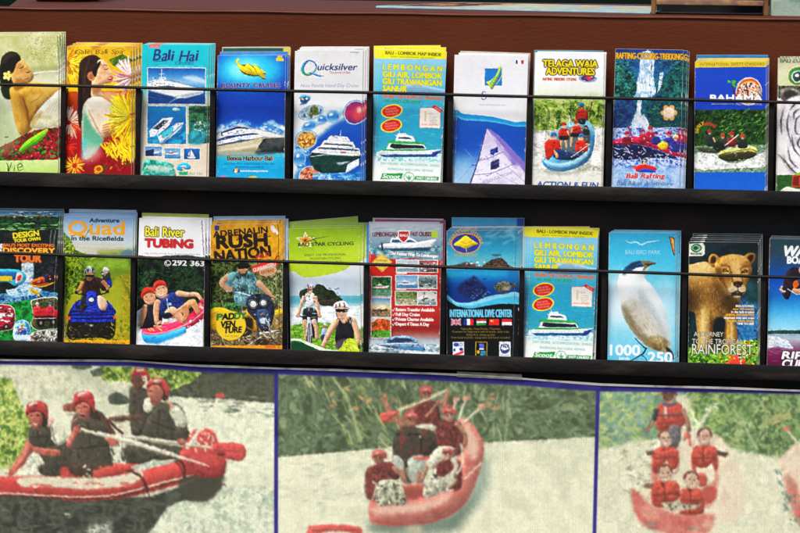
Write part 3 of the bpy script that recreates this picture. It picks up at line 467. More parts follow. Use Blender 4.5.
def art_sail():
    c = Press((458.2, 55.2), (528, 56.3), (454.7, 183.5), (448, 45, K), '#e6e7e9', seed=7)
    c.R(10, 20, 300, 300, ('g', ['#dcdcde', '#dedee0', '#e4e5e8', '#eef0f3', '#f6f8fa']))
    c.R(240, 54, 247, 68, '#22307c'); c.R(247, 54, 260, 68, '#eceef0'); c.R(259, 54, 267, 68, '#c8242c')
    c.R(131, 84, 192, 145, '#1b78bc'); c.B([(186, 70), (186, 90), (172, 128), (156, 158), (142, 138), (136, 132), (152, 126), (172, 104)], '#a8cc3a'); c.L([(180, 82), (168, 112), (148, 140)], [1, 2, 3], '#1b78bc', 0, 1); c.L([(188, 80), (180, 118), (160, 146)], [1, 2, 2.5], '#1b78bc', 0, 1); c.L([(190, 76), (190, 112), (170, 142)], [1, 4, 2], '#a8cc3a', 0, 1)
    c.L([(134, 168), (126, 166), (122, 174), (130, 180), (136, 188), (126, 194), (118, 188)], 3, '#3a6cb0', 0, 1); c.T('AIL SENSATIONS', 190, 192, 14, '#8ab0d4', w=92, a=.35); c.T('www.sailsensations.com', 158, 216, 8, '#7ab0d8', w=92, a=.8)
    c.P([(10, 244), (60, 246), (150, 254), (230, 272), (300, 296), (300, 520), (10, 520)], '#1a96d8', 0, 1)
    c.P([(10, 262), (60, 262), (150, 268), (230, 284), (300, 308), (300, 520), (10, 520)], '#62c0ec', 2, 1); c.P([(10, 270), (60, 268), (150, 273), (230, 288), (300, 314), (300, 530), (10, 530)], ('g', ['#1b66bc', '#1455ac', '#1a58b0', '#3c7cc8', '#94b8dc']), 1, 1)
    c.R(10, 400, 110, 500, '#a8c8e4', 24, .7)
    c.P([(138, 296), (176, 318), (230, 372), (290, 440), (290, 500), (80, 500)], ('n', ['#a090cc', '#c4b8e0', '#8c7cc0'], 40)); c.P([(138, 296), (160, 330), (190, 390), (226, 450), (262, 420), (280, 500), (80, 500)], ('n', ['#c8c2e0', '#e6e2f0', '#d4cce6'], 30), 1)
    c.P([(136, 302), (166, 342), (250, 452), (230, 466), (150, 470), (86, 490)], ('g', ['#b8a4d0', '#dcd8ec', '#e8e6f2']), 1); c.P([(138, 296), (180, 320), (245, 388), (290, 440), (290, 470), (230, 400), (170, 330)], '#8272bc', 1, .8)
    c.L([(78, 496), (108, 408), (138, 294)], [5, 4, 2], '#3a3470', .3, 1); c.L([(108, 410), (150, 400), (200, 376)], 2, '#5a5490', .3, 1); c.L([(94, 460), (160, 452), (236, 420)], 2, '#5a5490', .3, 1)
    c.D_([(112, 400), (200, 368), (202, 376), (112, 410)], 20, ['#6a649a'], (5, 9), (2, 3), (-30, -10), .6); c.D_([(104, 480), (230, 410), (230, 420), (106, 486)], 30, ['#5a5490'], (4, 7), (3, 5), (-30, -15), .6)
    c.P([(150, 372), (178, 360), (178, 380), (166, 384), (162, 392), (150, 386)], '#1c3c8c'); c.P([(152, 414), (182, 402), (182, 432), (170, 440), (152, 442)], '#242458')
    c.L([(58, 375), (100, 408), (120, 402)], 1.4, '#5c6ca8', .3); c.L([(60, 370), (100, 412)], 1.4, '#8c98c8', .3); c.L([(110, 400), (40, 480)], .8, '#5c6ca8', .3); c.L([(84, 425), (96, 428), (100, 424)], 3, '#4c4c84'); c.T('SAIL SENSATIONS', 170, 478, 10, '#6a649a', w=130, rot=-22, a=.7)
    c.L([(200, 420), (290, 500)], 1.5, '#7a70b0', .5); c.L([(170, 452), (260, 500)], 1.5, '#9a92c4', .5)
    c.L([(31, 40), (28, 250), (22, 490)], 2, '#b8bcc4', .6); c.D_([(26, 240), (34, 240), (30, 490), (22, 490)], 12, ['#d8e4f0'], (3, 8), (1, 2), (80, 100))
    c.D_([(120, 330), (240, 440), (220, 480), (100, 480)], 40, ['#b4acd4', '#f0eef6', '#a49cc8'], (20, 60), (1, 3), (-30, -10), .45, 1.5); c.D_([(150, 310), (280, 440), (280, 490), (190, 380)], 24, ['#7c6cb4', '#b8a8dc'], (24, 60), (2, 4), (40, 56), .5, 1.5); c.R(20, 300, 280, 420, ('n', ['#1450a8', '#1c64b8'], 50), 30, .0)
    c.grain(.008); return c
def art_blue_raft():
    c = Press((536, 52.6), (605, 52.9), (532.2, 185.7), (526, 45, K), '#e8eaea', seed=8)
    c.R(10, 20, 300, 200, ('g', ['#eaecec', '#eceeee', '#f0f2f0', '#e6eadc'])); c.leaves([(10, 190), (60, 176), (150, 180), (230, 170), (300, 180), (300, 320), (10, 340)], ['#3c5a1c', '#6a8c2c', '#92ac44', '#c0cc78'], 170, (8, 24), (2, 5), (-70, 70), soft=8)
    for i in range(26):
        x, y = c.rs.uniform(20, 290), c.rs.uniform(190, 280)
        for j in range(7): c.L([(x, y), (x+c.rs.uniform(-26, 26), y+c.rs.uniform(-14, 16))], [2, .8], ['#a8c44c', '#2c4a14', '#7a9c30', '#d0dc90'][c.rs.randint(4)], 0, 0, .8)
    c.R(10, 130, 300, 195, ('g', ['#eef0ea', '#dfe6d0', '#c8d4a8']), 14, .75); c.D_([(30, 240), (290, 220), (290, 300), (30, 305)], 24, ['#1c3410', '#2c4a18'], (24, 50), (4, 8), (70, 110), .5); c.D_([(40, 250), (280, 240), (280, 300), (40, 300)], 10, ['#c8c4a8', '#a8a88c'], (30, 50), (2, 3), (80, 100), .6)
    c.foam([(10, 306), (120, 300), (200, 290), (300, 286), (300, 520), (10, 520)], ['#8c9480', '#c4c4b4', '#e8e6dc', '#b4b4a0'], 260, (8, 26), (2, 5), (-30, 40))
    c.foam([(10, 320), (70, 310), (60, 400), (90, 440), (20, 440)], ['#b8b8ac', '#f0eee8', '#ffffff'], 90, (6, 18), (2, 5)); c.foam([(240, 300), (300, 290), (300, 450), (230, 420)], ['#c8c4b8', '#f0eee8', '#ffffff'], 90, (6, 18), (2, 5)); c.R(10, 445, 300, 500, '#eceade', 14, .75)
    c.T('TELAGA WAJA', 160, 79, 24, '#f2d80e', w=192, bold=.03, out=('#141408', .085)); c.after(lambda: (c.L([(223, 74), (221, 79), (213, 79)], [8, 9, 8], '#141408', 0, 1), c.L([(223, 70), (222, 77), (215, 78)], [3.5, 4, 3], '#f2d80e', 0, 1))); c.T('ADVENTURES', 160, 106, 24, '#f2d80e', w=170, bold=.03, out=('#141408', .085))
    c.T('RAFTING  TREKKING  CYCLING', 122, 127, 9, '#c84c28', w=118, bold=.03); c.E(222, 119, 32, 14, '#8c98b8', 0, 1); c.E(222, 118, 24, 10, '#3c3c6c', -6); c.P([(206, 120), (222, 108), (242, 116), (230, 124)], '#c83c50'); c.D_(c.ep(222, 119, 28, 11), 14, ['#f0f0f4', '#2c3c80', '#e85060'], (6, 12), (1.5, 3), (-15, 15))
    # raft, bow towards the viewer
    c.B([(66, 404), (62, 424), (80, 442), (120, 450), (170, 440), (214, 416), (238, 376), (246, 318), (238, 286), (214, 268), (180, 270), (140, 282), (116, 300), (102, 340)], ('n', ['#3f88bc', '#6cb0d8', '#8cc8e4'], 40), .5)
    c.B([(98, 396), (108, 340), (126, 304), (180, 286), (216, 286), (230, 316), (222, 372), (196, 398), (150, 408)], '#5c6c70', 1); c.B([(66, 410), (110, 420), (160, 412), (206, 384), (222, 360), (226, 376), (196, 414), (140, 434), (86, 432)], '#a4d8ec', 2, .8); c.L([(64, 414), (84, 436), (130, 444), (190, 426), (232, 382)], 2.5, '#2c5c88', .5, 1)
    c.rafter(200, 226, 18, '#2c6ca8', '#a8281c', '#7a4a2c', [[(.9, .6), (1.6, .1), (2, -1.4)]]); c.P([(185, 240), (216, 240), (214, 266), (188, 266)], '#c0301c'); c.P([(186, 224), (178, 244), (188, 262)], '#7a4a2c'); c.B([(186, 262), (212, 262), (210, 280), (190, 280)], '#22303c')
    c.rafter(137, 294, 16, '#b82820', '#c03020', '#d8a078', [[(.8, .6), (1.2, 1.8)]]); c.rafter(180, 286, 16, '#c02c24', '#b82c20', '#d8a078', [[(-.8, .6), (-1.1, 1.8)]]); c.rafter(214, 296, 10, '#222c30', '#2c3434', '#a87048')
    for q in ((128, 330, 124, 366), (142, 330, 146, 366), (164, 326, 160, 362), (190, 322, 194, 350)): c.L([q[:2], q[2:]], [10, 6], '#dca880', 0)
    for q in ((120, 322, 152, 338), (160, 312, 200, 326)): c.R(*q, '#20242c', 2)
    c.rafter(100, 334, 20, '#2c74b4', '#c8301c', '#d89c74'); c.B([(68, 352), (84, 336), (92, 352), (88, 400), (74, 404)], '#cc3420'); c.rafter(198, 336, 18, '#2c74b4', '#cc3422', '#d89c74', [[(.9, .8), (1.7, .9)]])
    c.B([(100, 374), (140, 374), (176, 386), (196, 376), (182, 400), (130, 408), (100, 398)], '#1f3c68', 1); c.L([(92, 372), (110, 388), (112, 400)], [12, 8], '#d8a078', 0, 1); c.B([(70, 350), (90, 340), (100, 385), (74, 405)], ('n', ['#b02818', '#d84028'], 10)); c.L([(160, 398), (226, 352)], 2.5, '#e8e8e4'); c.L([(155, 250), (158, 290)], [4, 7], '#f2f4f4')
    c.T('ACTION & FUN !', 154, 507, 22, '#2450a0', w=232, bold=.02, shear=.15)
    c.L([(32, 30), (28, 260), (20, 500)], 2, '#9ca8a8', .6)
    c.D_([(30, 200), (290, 200), (290, 296), (30, 300)], 80, ['#203c10', '#8cac48', '#c8d490', '#3c5c1c'], (8, 24), (1.5, 3), (-80, 80), .7, .4); c.D_([(22, 306), (290, 296), (290, 470), (22, 480)], 0, ['#fff'], (4, 8), (1, 2)); c.L([(72, 420), (120, 438), (190, 420), (230, 380), (240, 320)], [2, 6, 4], '#2c6c9c', 2, 1, .5); c.D_([(110, 300), (220, 296), (220, 400), (110, 400)], 26, ['#16202c', '#c83424', '#e0b08c', '#f0f0f0'], (4, 10), (2, 4), (0, 180), .7); c.B([(70, 444), (160, 450), (230, 420), (220, 440), (150, 460), (80, 458)], '#7c8474', 5, .6)
    c.grain(); return c
def art_waterfall():
    c = Press((615.9, 49), (683.7, 50), (611.6, 185.9), (606, 45, K), '#1b4c88', seed=9)
    c.leaves([(10, 0), (300, 0), (300, 330), (10, 330)], ['#0c2a4c', '#164a6c', '#1c6478', '#2c8088', '#123c64'], 260, (8, 22), (3, 7), (-60, 60), sc=22)
    c.R(90, 0, 220, 120, '#2a68a8', 20, .6); c.R(10, 0, 300, 40, '#0c3484', 10, .7)
    c.foam([(128, 30), (160, 24), (172, 60), (170, 120), (178, 170), (150, 186), (100, 186), (112, 130), (122, 80)], ['#7ca8d0', '#d4e4f0', '#ffffff'], 120, (10, 30), (2, 4), (75, 105), sm=1); c.foam([(192, 100), (204, 96), (200, 140), (192, 158), (184, 168)], ['#a8c8e0', '#e8f0f8'], 24, (8, 20), (2, 3), (75, 105)); c.foam([(114, 196), (128, 196), (124, 240), (146, 262), (150, 292), (86, 294), (92, 262), (108, 240)], ['#9cc0dc', '#e4eef6', '#ffffff'], 80, (8, 26), (2, 4), (75, 105), sm=1)
    c.leaves([(20, 80), (80, 90), (110, 140), (96, 186), (20, 186)], ['#0c2c34', '#145048', '#247068', '#3c8c7c'], 90, (6, 16), (2, 5), sm=1); c.leaves([(196, 150), (230, 90), (290, 70), (290, 300), (210, 200)], ['#0c3440', '#145458', '#2c7c70'], 90, (8, 20), (3, 6), sm=1); c.B([(26, 200), (100, 200), (86, 290), (24, 296)], ('n', ['#1c3c78', '#2c5488', '#183064'], 18), 3)
    c.leaves([(150, 200), (290, 196), (290, 300), (160, 300)], ['#0c3a4c', '#1c5c5c', '#16485c', '#2c6c50'], 80, (6, 16), (3, 6))
    for i in range(6): c.E(224+19*math.cos(i*1.047), 240+19*math.sin(i*1.047), 10, 10, '#e8a868')
    c.E(224, 240, 19, 19, '#f4dcc0'); c.D_(c.ep(224, 240, 14, 13), 9, ['#d88c4c', '#e0b080'], (4, 8), (2, 3))
    c.T('RAFTING-CYCLING-TREKKING', 155, 51, 21, '#f0b418', w=234, bold=.02, out=('#5c2c10', .04))
    # river, raft lost in spray
    c.foam([(10, 296), (300, 290), (300, 520), (10, 520)], ['#3c5cb0', '#8ca4d8', '#dce4f4', '#5c7cc4'], 260, (6, 22), (2, 5), (-20, 40)); c.R(10, 430, 300, 520, ('n', ['#5c8cd0', '#8cb4e0', '#b8d0ee'], 30), 8, .8)
    c.B([(24, 342), (60, 330), (110, 326), (180, 340), (250, 368), (278, 392), (240, 392), (170, 366), (100, 352), (40, 358), (22, 362)], ('n', ['#b01844', '#d8305c', '#8c1440'], 20), .6); c.B([(24, 358), (90, 352), (160, 364), (220, 386), (250, 400), (160, 400), (60, 408), (24, 396)], ('n', ['#0c1838', '#20305c', '#101c44'], 16), 1)
    c.D_([(24, 350), (230, 360), (240, 404), (24, 404)], 60, ['#e8eef8', '#c4d4f0', '#1c2c60'], (6, 20), (2, 4), (-40, 60), .85); c.D_([(30, 332), (260, 345), (260, 372), (30, 350)], 14, ['#f070a0', '#f0c8d8', '#7c1030'], (8, 20), (2, 3), (-5, 20))
    for x, y, z, h, v in ((76, 324, 15, '#b01c3c', '#802038'), (158, 306, 16, '#c8243c', '#a0243c'), (132, 314, 13, '#a01c38', '#b02c48'), (178, 322, 13, '#4c2c80', '#283c88'), (224, 326, 17, '#c02440', '#3c3c8c'), (264, 310, 14, '#d0284c', '#b01c50'), (248, 338, 17, '#f0d890', '#304090')): c.rafter(x, y, z, h, v, '#c88c7c')
    c.B([(184, 352), (204, 342), (220, 350), (214, 370), (192, 368)], '#f0c424', 1); c.L([(80, 288), (96, 330)], [6, 4], '#a0203c', 0, 1); c.D_([(50, 300), (290, 312), (290, 350), (50, 340)], 24, ['#e8c0c8', '#20307c', '#d83c60', '#f0e8f0'], (4, 10), (2, 5))
    c.B([(104, 438), (124, 424), (170, 430), (178, 444), (130, 446), (112, 448)], '#d8201c'); c.L([(92, 434), (106, 430), (100, 440)], 3, '#d8201c', 0, 1); c.B([(112, 448), (140, 438), (178, 446), (166, 452), (130, 450)], '#1c4cb4', 1); c.D_([(116, 405), (150, 402), (152, 426), (120, 426)], 14, ['#f0b818', '#f4e08c', '#2c2418'], (6, 12), (3, 6))
    c.brush('Bali Rafting', 72, 472, 17, '#d0241c', 136, shear=.24, bold=.03, out=('#f0e4ec', .04)); c.brush('Bali Bikes Adventure', 38, 497, 15, '#46526e', 200, shear=.24)
    c.D_([(22, 60), (110, 60), (104, 186), (22, 186)], 90, ['#0a2c30', '#1c6454', '#38907c', '#0c3c4c', '#5ca88c'], (6, 16), (2, 4), (-60, 60), .85); c.D_([(180, 40), (278, 50), (280, 190), (200, 186)], 110, ['#0a2c30', '#1c6454', '#2c8474', '#0c3450', '#4c9c80'], (6, 18), (2, 4), (-60, 60), .85); c.D_([(24, 196), (100, 200), (86, 300), (24, 300)], 60, ['#14305c', '#2c5c90', '#1c3c50', '#3c6c6c'], (6, 18), (3, 6), (-70, 70), .8); c.D_([(150, 200), (276, 200), (276, 300), (156, 300)], 90, ['#0c2c34', '#1c5444', '#2c7458', '#143c5c', '#4c8c6c'], (6, 18), (2, 5), (-60, 60), .85)
    for i in range(6): c.E(224+19*math.cos(i*1.047), 240+19*math.sin(i*1.047), 10, 10, '#e8a868')
    c.E(224, 240, 19, 19, '#f4dcc0'); c.D_(c.ep(224, 240, 14, 13), 9, ['#d88c4c', '#e0b080'], (4, 8), (2, 3))
    c.D_([(118, 30), (176, 30), (176, 186), (104, 186)], 50, ['#7ca8d0', '#ffffff', '#3c74ac'], (10, 34), (1, 2.4), (80, 100), .7, .5); c.D_([(150, 60), (182, 60), (182, 186), (160, 186)], 14, ['#123c4c', '#1c5c5c'], (8, 20), (3, 5), (60, 110), .7)
    c.D_([(24, 346), (270, 356), (270, 410), (24, 410)], 50, ['#f0f4fa', '#b8c8ec', '#182450', '#c02c54'], (4, 12), (2, 4), (-60, 60), .8)
    c.grain(); return c
def art_blue_yellow_raft():
    c = Press((693.6, 61.3), (764.6, 61.9), (694.2, 188.6), (688, 50, K), '#1a4fb4', seed=10)
    c.R(0, 30, 300, 520, ('g', ['#1450b0', '#1a4cb4', '#2048b0', '#1c50b8', '#1858bc', '#1464c4', '#1468c8'])); c.R(10, 41, 300, 62, '#d8b82c'); c.T('INTERNATIONAL SAFETY STANDARD', 152, 57, 11, '#5c5c1c', w=228, sp=1.1)
    c.E(212, 148, 46, 50, '#dcdce4'); c.E(212, 148, 43, 46, '#d8682c'); c.E(212, 152, 40, 40, '#f0b46c'); c.B([(172, 140), (200, 118), (240, 124), (256, 150), (248, 178), (170, 178)], ('n', ['#2c2c34', '#a8502c', '#e8e0d8', '#3c5064'], 10), 0); c.D_([(174, 120), (250, 122), (252, 172), (174, 172)], 50, ['#201c24', '#f0d8b0', '#d83c24', '#f0f0f0', '#f0b418'], (6, 14), (3, 6)); c.L([(162, 160), (156, 136), (150, 122)], 4, '#4c3018', 0, 1); c.D_([(136, 104), (166, 108), (164, 132), (140, 126)], 18, ['#2c8c30', '#58b43c'], (10, 20), (3, 5), (-50, 50))
    c.T('BAHAMA', 168, 182, 22, '#f4f6fa', w=182, bold=.04); c.T('ADVENTURE', 212, 197, 9, '#b8c4c8', w=94, bold=.01); c.L([(80, 192), (160, 192)], 1.5, '#b8b46c')
    c.leaves([(0, 212), (300, 212), (300, 350), (0, 360)], ['#12280c', '#244a18', '#3a6a28', '#1c3c14'], 240, (6, 20), (2, 5), (-70, 20), sc=18); c.D_([(120, 212), (280, 212), (280, 310), (100, 310)], 70, ['#5c9440', '#4c8430', '#7cac54', '#16300e'], (10, 34), (2, 4), (-60, 0))
    c.foam([(0, 345), (60, 338), (200, 335), (300, 338), (300, 433), (0, 433)], ['#4c6c50', '#8ca890', '#5c7c60', '#c4d0c0'], 160, (6, 22), (2, 4), (-15, 15)); c.foam([(20, 372), (80, 360), (130, 395), (180, 400), (250, 370), (290, 360), (290, 410), (150, 420), (30, 420)], ['#b8c4b4', '#f0f2ee', '#ffffff'], 120, (6, 18), (2, 5), sm=1)
    c.B([(106, 374), (120, 356), (160, 350), (216, 340), (244, 352), (240, 366), (200, 360), (140, 368)], '#e0d470', .6); c.B([(106, 374), (140, 368), (200, 360), (240, 366), (226, 382), (170, 394), (124, 390)], '#3c3c20', 1); c.L([(108, 372), (150, 362), (216, 352), (242, 360)], 2, '#3c3418', .5, 1); c.B([(30, 344), (70, 346), (110, 356), (100, 366), (50, 362)], '#48503c', 2); c.D_([(120, 356), (230, 344), (230, 358), (130, 366)], 12, ['#f4f0b8', '#b8a83c'], (8, 16), (2, 4), (-12, 0))
    for x, y, z, h, v in ((74, 298, 13, '#a8382c', '#2c3c34'), (122, 314, 14, '#c03c30', '#343c3c'), (154, 308, 15, '#b83028', '#7c2424'), (192, 316, 14, '#c83c30', '#2c3430')): c.rafter(x, y, z, h, v, '#b88468')
    c.B([(64, 310), (88, 300), (92, 336), (66, 340)], '#28382c', 1); c.L([(88, 310), (96, 330), (90, 342)], [6, 4], '#c8a088', 0, 1); c.L([(112, 354), (178, 300)], [3, 4], '#e8d8c8'); c.B([(88, 330), (118, 326), (130, 352), (94, 356)], '#1c281c', 2)
    c.arc('FAMILY', 60, 288, 24, -95, -20, 12, '#e8c818', bold=.03); c.arc('RAFTING', 66, 300, 34, -12, 40, 10, '#d83c24', bold=.03)
    c.D_([(0, 214), (290, 214), (290, 250), (0, 260)], 60, ['#0a1c08', '#16300e', '#2c5420'], (10, 30), (3, 6), (-60, 20), .7); c.D_([(30, 340), (280, 336), (280, 424), (30, 424)], 70, ['#ffffff', '#6c8c70', '#b8c8b8', '#3c5c44'], (4, 14), (1.5, 3), (-40, 40), .7)
    c.grain(); return c
def art_white_tiger():
    c = Press((777, 58.4), (847, 60), (776.7, 190), (770, 50, .2814), '#d8d4b8', seed=11)
    c.R(0, 20, 300, 126, ('g', ['#b4b496', '#d4d4a8', '#ccd09c'])); c.T('BALI ZOO THE WILD PARK', 150, 46, 18, '#5a5c44', w=240, bold=.01); c.E(92, 92, 36, 36, '#f0f0d8'); c.E(92, 92, 34, 34, '#c8a838'); c.E(92, 92, 31, 31, '#2a8c50'); c.E(92, 94, 22, 22, '#e8e4d0'); c.B([(76, 84), (100, 76), (108, 100), (90, 112), (78, 104)], '#34504c', 1); c.E(90, 90, 8, 6, '#f0f0e8')
    c.R(0, 126, 300, 180, ('n', ['#3a3c34', '#6a6c60', '#24241c'], 14)); c.R(0, 170, 300, 460, ('n', ['#b8b4b0', '#e4e0e0', '#f4f2f2'], 50))
    c.B([(34, 140), (66, 132), (100, 150), (96, 180), (50, 182), (32, 168)], ('n', ['#5c5850', '#9c968c'], 12), 2); c.E(66, 158, 24, 16, '#3c3834', 0, 4)
    c.B([(56, 180), (140, 160), (300, 160), (300, 450), (120, 440), (60, 400), (52, 300)], ('n', ['#dcd8da', '#f2f0f2', '#c8c4cc'], 40), 4)
    for p in (((104, 208), (84, 220), (80, 250)), ((112, 228), (90, 246), (88, 290), (104, 300)), ((64, 220), (58, 270), (74, 330)), ((74, 300), (84, 350), (110, 380)), ((110, 300), (96, 330), (108, 352)), ((26, 368), (54, 396), (84, 430), (120, 452)), ((60, 340), (72, 390), (100, 420)), ((100, 180), (78, 198), (66, 214)), ((44, 210), (36, 250), (40, 300)), ((128, 250), (150, 256), (160, 280)), ((126, 330), (160, 330), (180, 350))):
        c.L(p, [1.5, 7, 1.5], '#3c3638', 1.6, 1, .85)
    c.E(134, 236, 9, 7, '#6c98b4', 0, 1); c.B([(26, 380), (60, 420), (70, 446), (26, 446)], '#e8e6e4', 3); c.R(0, 442, 300, 520, ('n', ['#2c5c28', '#3c7434'], 20)); c.P([(82, 436), (300, 420), (300, 450), (110, 452)], '#88b83c'); c.P([(82, 446), (140, 440), (140, 484), (78, 482)], '#7a2c1c'); c.L([(82, 446), (300, 430)], 3, '#d8442c'); c.L([(80, 482), (300, 486)], 3, '#d8442c'); c.L([(82, 446), (78, 482)], 3, '#d8442c'); c.T('NEW', 150, 478, 26, '#d8442c', w=90, bold=.03)
    c.B([(40, 496), (62, 484), (100, 492), (150, 488), (300, 492), (300, 520), (30, 520)], '#e8e4d0', 1)
    c.D_([(50, 180), (300, 170), (300, 440), (60, 420)], 120, ['#ffffff', '#a8a4a8', '#c8c0bc', '#dcd8d4'], (8, 24), (1, 2.4), (60, 130), .5, .6)
    c.grain(); return c
# ------------------------------------------------------------------ artwork, lower row
def art_discovery():
    c = Press((-14, 210.5), (57.5, 212), (-13, 341), (0, 200, .2814), '#16302c', seed=12)
    c.R(-60, 30, 220, 90, ('g', ['#3c6c94', '#88b0c4', '#4c7c6c'])); c.leaves([(-60, 62), (30, 54), (90, 60), (150, 58), (220, 64), (220, 200), (-60, 200)], ['#0c1c18', '#1c3c24', '#2c5c34', '#16281c'], 240, (8, 24), (2, 6), (-40, 40)); c.D_([(-60, 84), (210, 80), (210, 108), (-60, 110)], 60, ['#4c8c3c', '#6cac54', '#2c5c2c', '#a0c88c'], (10, 30), (2, 4), (-8, 8)); c.D_([(30, 36), (190, 40), (190, 66), (30, 64)], 40, ['#1c3424', '#d0dce4', '#2c5448'], (8, 22), (2, 5), (-10, 10))
    c.T('Create yourself and the team of your day', 78, 60, 8, '#d89c3c', w=190, bold=.01)
    c.leaves([(-60, 110), (220, 106), (220, 350), (-60, 350)], ['#0c1414', '#1c2824', '#101c20', '#28342c'], 160, (8, 26), (3, 8), sc=24)
    for x in (176, 190, 204): c.L([(x, 108), (x-4, 150), (x-2, 180)], [3, 2], '#b8bcb0', 1, 1, .7)
    c.foam([(76, 222), (112, 220), (116, 270), (108, 310), (120, 338), (30, 346), (44, 320), (74, 290)], ['#6c9cc0', '#c4dcec', '#ffffff'], 110, (8, 26), (2, 4), (70, 110), sm=1, soft=2); c.foam([(-60, 340), (20, 330), (110, 318), (205, 330), (205, 360), (-60, 374)], ['#1c4c7c', '#3c80b0', '#8cc0d8', '#0c2c4c'], 110, (8, 22), (2, 3), (-12, 12)); c.foam([(20, 320), (100, 300), (150, 318), (130, 334), (30, 348)], ['#4c84b0', '#a0c8e0', '#e0eef4'], 50, (8, 20), (2, 3))
    c.B([(106, 290), (126, 278), (160, 270), (196, 262), (202, 272), (192, 294), (160, 308), (124, 310), (108, 302)], '#c8682c'); c.B([(114, 292), (150, 282), (194, 272), (186, 288), (150, 298), (120, 300)], '#7c2c24', 1); c.L([(108, 302), (150, 308), (194, 290)], 3, '#e8c43c', 0, 1); c.rafter(176, 256, 16, '#3c2c48', '#2c2838', '#a06c54'); c.B([(166, 240), (196, 240), (200, 270), (160, 276)], '#28243c', 2, .7); c.D_([(150, 256), (200, 250), (200, 286), (130, 294)], 14, ['#d83c44', '#303c80', '#c88c74'], (6, 14), (3, 6))
    c.B([(-60, 250), (20, 244), (70, 250), (90, 270), (82, 294), (50, 304), (20, 290), (-60, 292)], '#48c0e0'); c.B([(-60, 258), (30, 252), (60, 262), (40, 284), (-60, 286)], '#2c6cac', 1); c.T('Bali Adventure', -8, 285, 24, '#f0d81c', w=96, bold=.035, out=('#1c3c6c', .04)); c.B([(56, 262), (70, 256), (80, 270), (74, 288), (54, 294)], '#e8f0f4'); c.B([(60, 270), (72, 266), (70, 284), (58, 286)], '#e0402c', 1)
    c.T('DESIGN', 88, 132, 19, '#f2e01c', w=90, bold=.04, rot=-7, out=('#141c0c', .05)); c.T('TOUR OWN', 92, 147, 11, '#f2e01c', w=92, bold=.04, rot=-6, out=('#141c0c', .05))
    c.T("BALI'S MOST EXCITING", 96, 166, 10, '#f07c28', w=176, bold=.03, out=('#6c1414', .05)); c.T('DISCOVERY', 98, 188, 17, '#f4c42c', w=180, bold=.04, out=('#a02018', .08)); c.T('TOUR', 95, 220, 26, '#f07c2c', w=92, bold=.045, out=('#7c1810', .06)); c.E(0, 168, 10, 14, '#e8f0f0'); c.D_(c.ep(0, 168, 8, 11), 8, ['#2c3c5c', '#c83c2c'], (4, 9), (2, 3))
    c.P([(98, 312), (132, 322), (140, 344), (106, 326)], '#e8c42c'); c.T('FREE', 118, 332, 9, '#6c1c14', w=28, rot=30)
    # cut-out pictures with white rims on the ground of leaves
    c.leaves([(-60, 372), (40, 364), (110, 352), (215, 345), (215, 520), (-60, 520)], ['#0e5c28', '#1c8c3c', '#2cac50', '#146c2c'], 90, (10, 26), (5, 10), sc=24)
    def rim(p): c.B([(x, y) for x, y in p], '#e6eee0'); q = np.array(p, float); m_ = q.mean(0); return m_+(q-m_)*.95
    q = rim([(-60, 376), (6, 368), (44, 378), (54, 410), (50, 446), (28, 462), (-60, 460)]); c.B(q, ('n', ['#5c1820', '#a83040', '#3c2420'], 14)); c.R(-60, 400, 44, 414, '#e8dcd8', 1); c.R(-60, 418, 40, 440, '#b02838', 1); c.D_([(-40, 378), (46, 384), (46, 452), (-40, 456)], 50, ['#e4d4cc', '#2c1c1c', '#c83848', '#f4f0ec', '#702030'], (6, 16), (3, 6), (-10, 14)); c.E(22, 448, 10, 11, '#201c1c'); c.E(22, 448, 4, 5, '#9c9490')
    q = rim([(108, 360), (130, 350), (160, 346), (206, 354), (207, 450), (176, 458), (130, 462), (108, 440), (118, 410)]); c.B(q, ('n', ['#28301c', '#5c6438', '#3c2c1c'], 10)); c.B([(120, 398), (150, 386), (200, 392), (200, 418), (160, 424), (122, 418)], '#c02430'); c.P([(120, 412), (196, 410), (190, 432), (130, 430)], '#2c1c1c', 1); c.E(144, 436, 14, 16, '#1c1818'); c.E(144, 436, 5, 6, '#8c8480'); c.E(188, 434, 13, 15, '#1c1818'); c.E(188, 434, 5, 6, '#8c8480'); c.rafter(130, 376, 11, '#d0d4dc', '#e83c44'); c.rafter(176, 376, 11, '#3c60b0', '#c8344c'); c.L([(120, 420), (196, 420)], 2, '#f0d0cc')
    q = rim([(52, 440), (78, 424), (104, 440), (106, 494), (50, 494)]); c.B(q, ('n', ['#2c78b0', '#8cc4e0', '#e8f4f8'], 10)); c.rafter(78, 452, 12, '#f0c83c', '#2c5cac'); c.D_([(58, 450), (100, 450), (100, 480), (58, 480)], 12, ['#f0d03c', '#2c4ca8', '#d84838'], (6, 12), (3, 5)); c.R(54, 478, 104, 494, '#c8e4ec', 2)
    q = rim([(110, 474), (150, 462), (206, 466), (207, 510), (104, 510)]); c.B(q, ('n', ['#3c3c3c', '#78746c', '#d0ccc4'], 10)); c.D_([(120, 474), (200, 474), (200, 500), (120, 500)], 18, ['#1c1c1c', '#a8a49c', '#e8e4e0'], (8, 18), (3, 6))
    c.L([(205, 42), (190, 300), (188, 500)], 1.5, '#b8c8c4', .5, 0, .6)
    c.D_([(-60, 110), (70, 108), (40, 220), (-60, 220)], 40, ['#0a1210', '#2c3c34', '#1c4430'], (8, 24), (3, 6), (-60, 60), .7); c.D_([(130, 220), (205, 214), (205, 262), (130, 270)], 40, ['#0c1414', '#2c3c3c', '#44544c'], (8, 20), (3, 6), (-40, 40), .6)
    c.grain(); return c
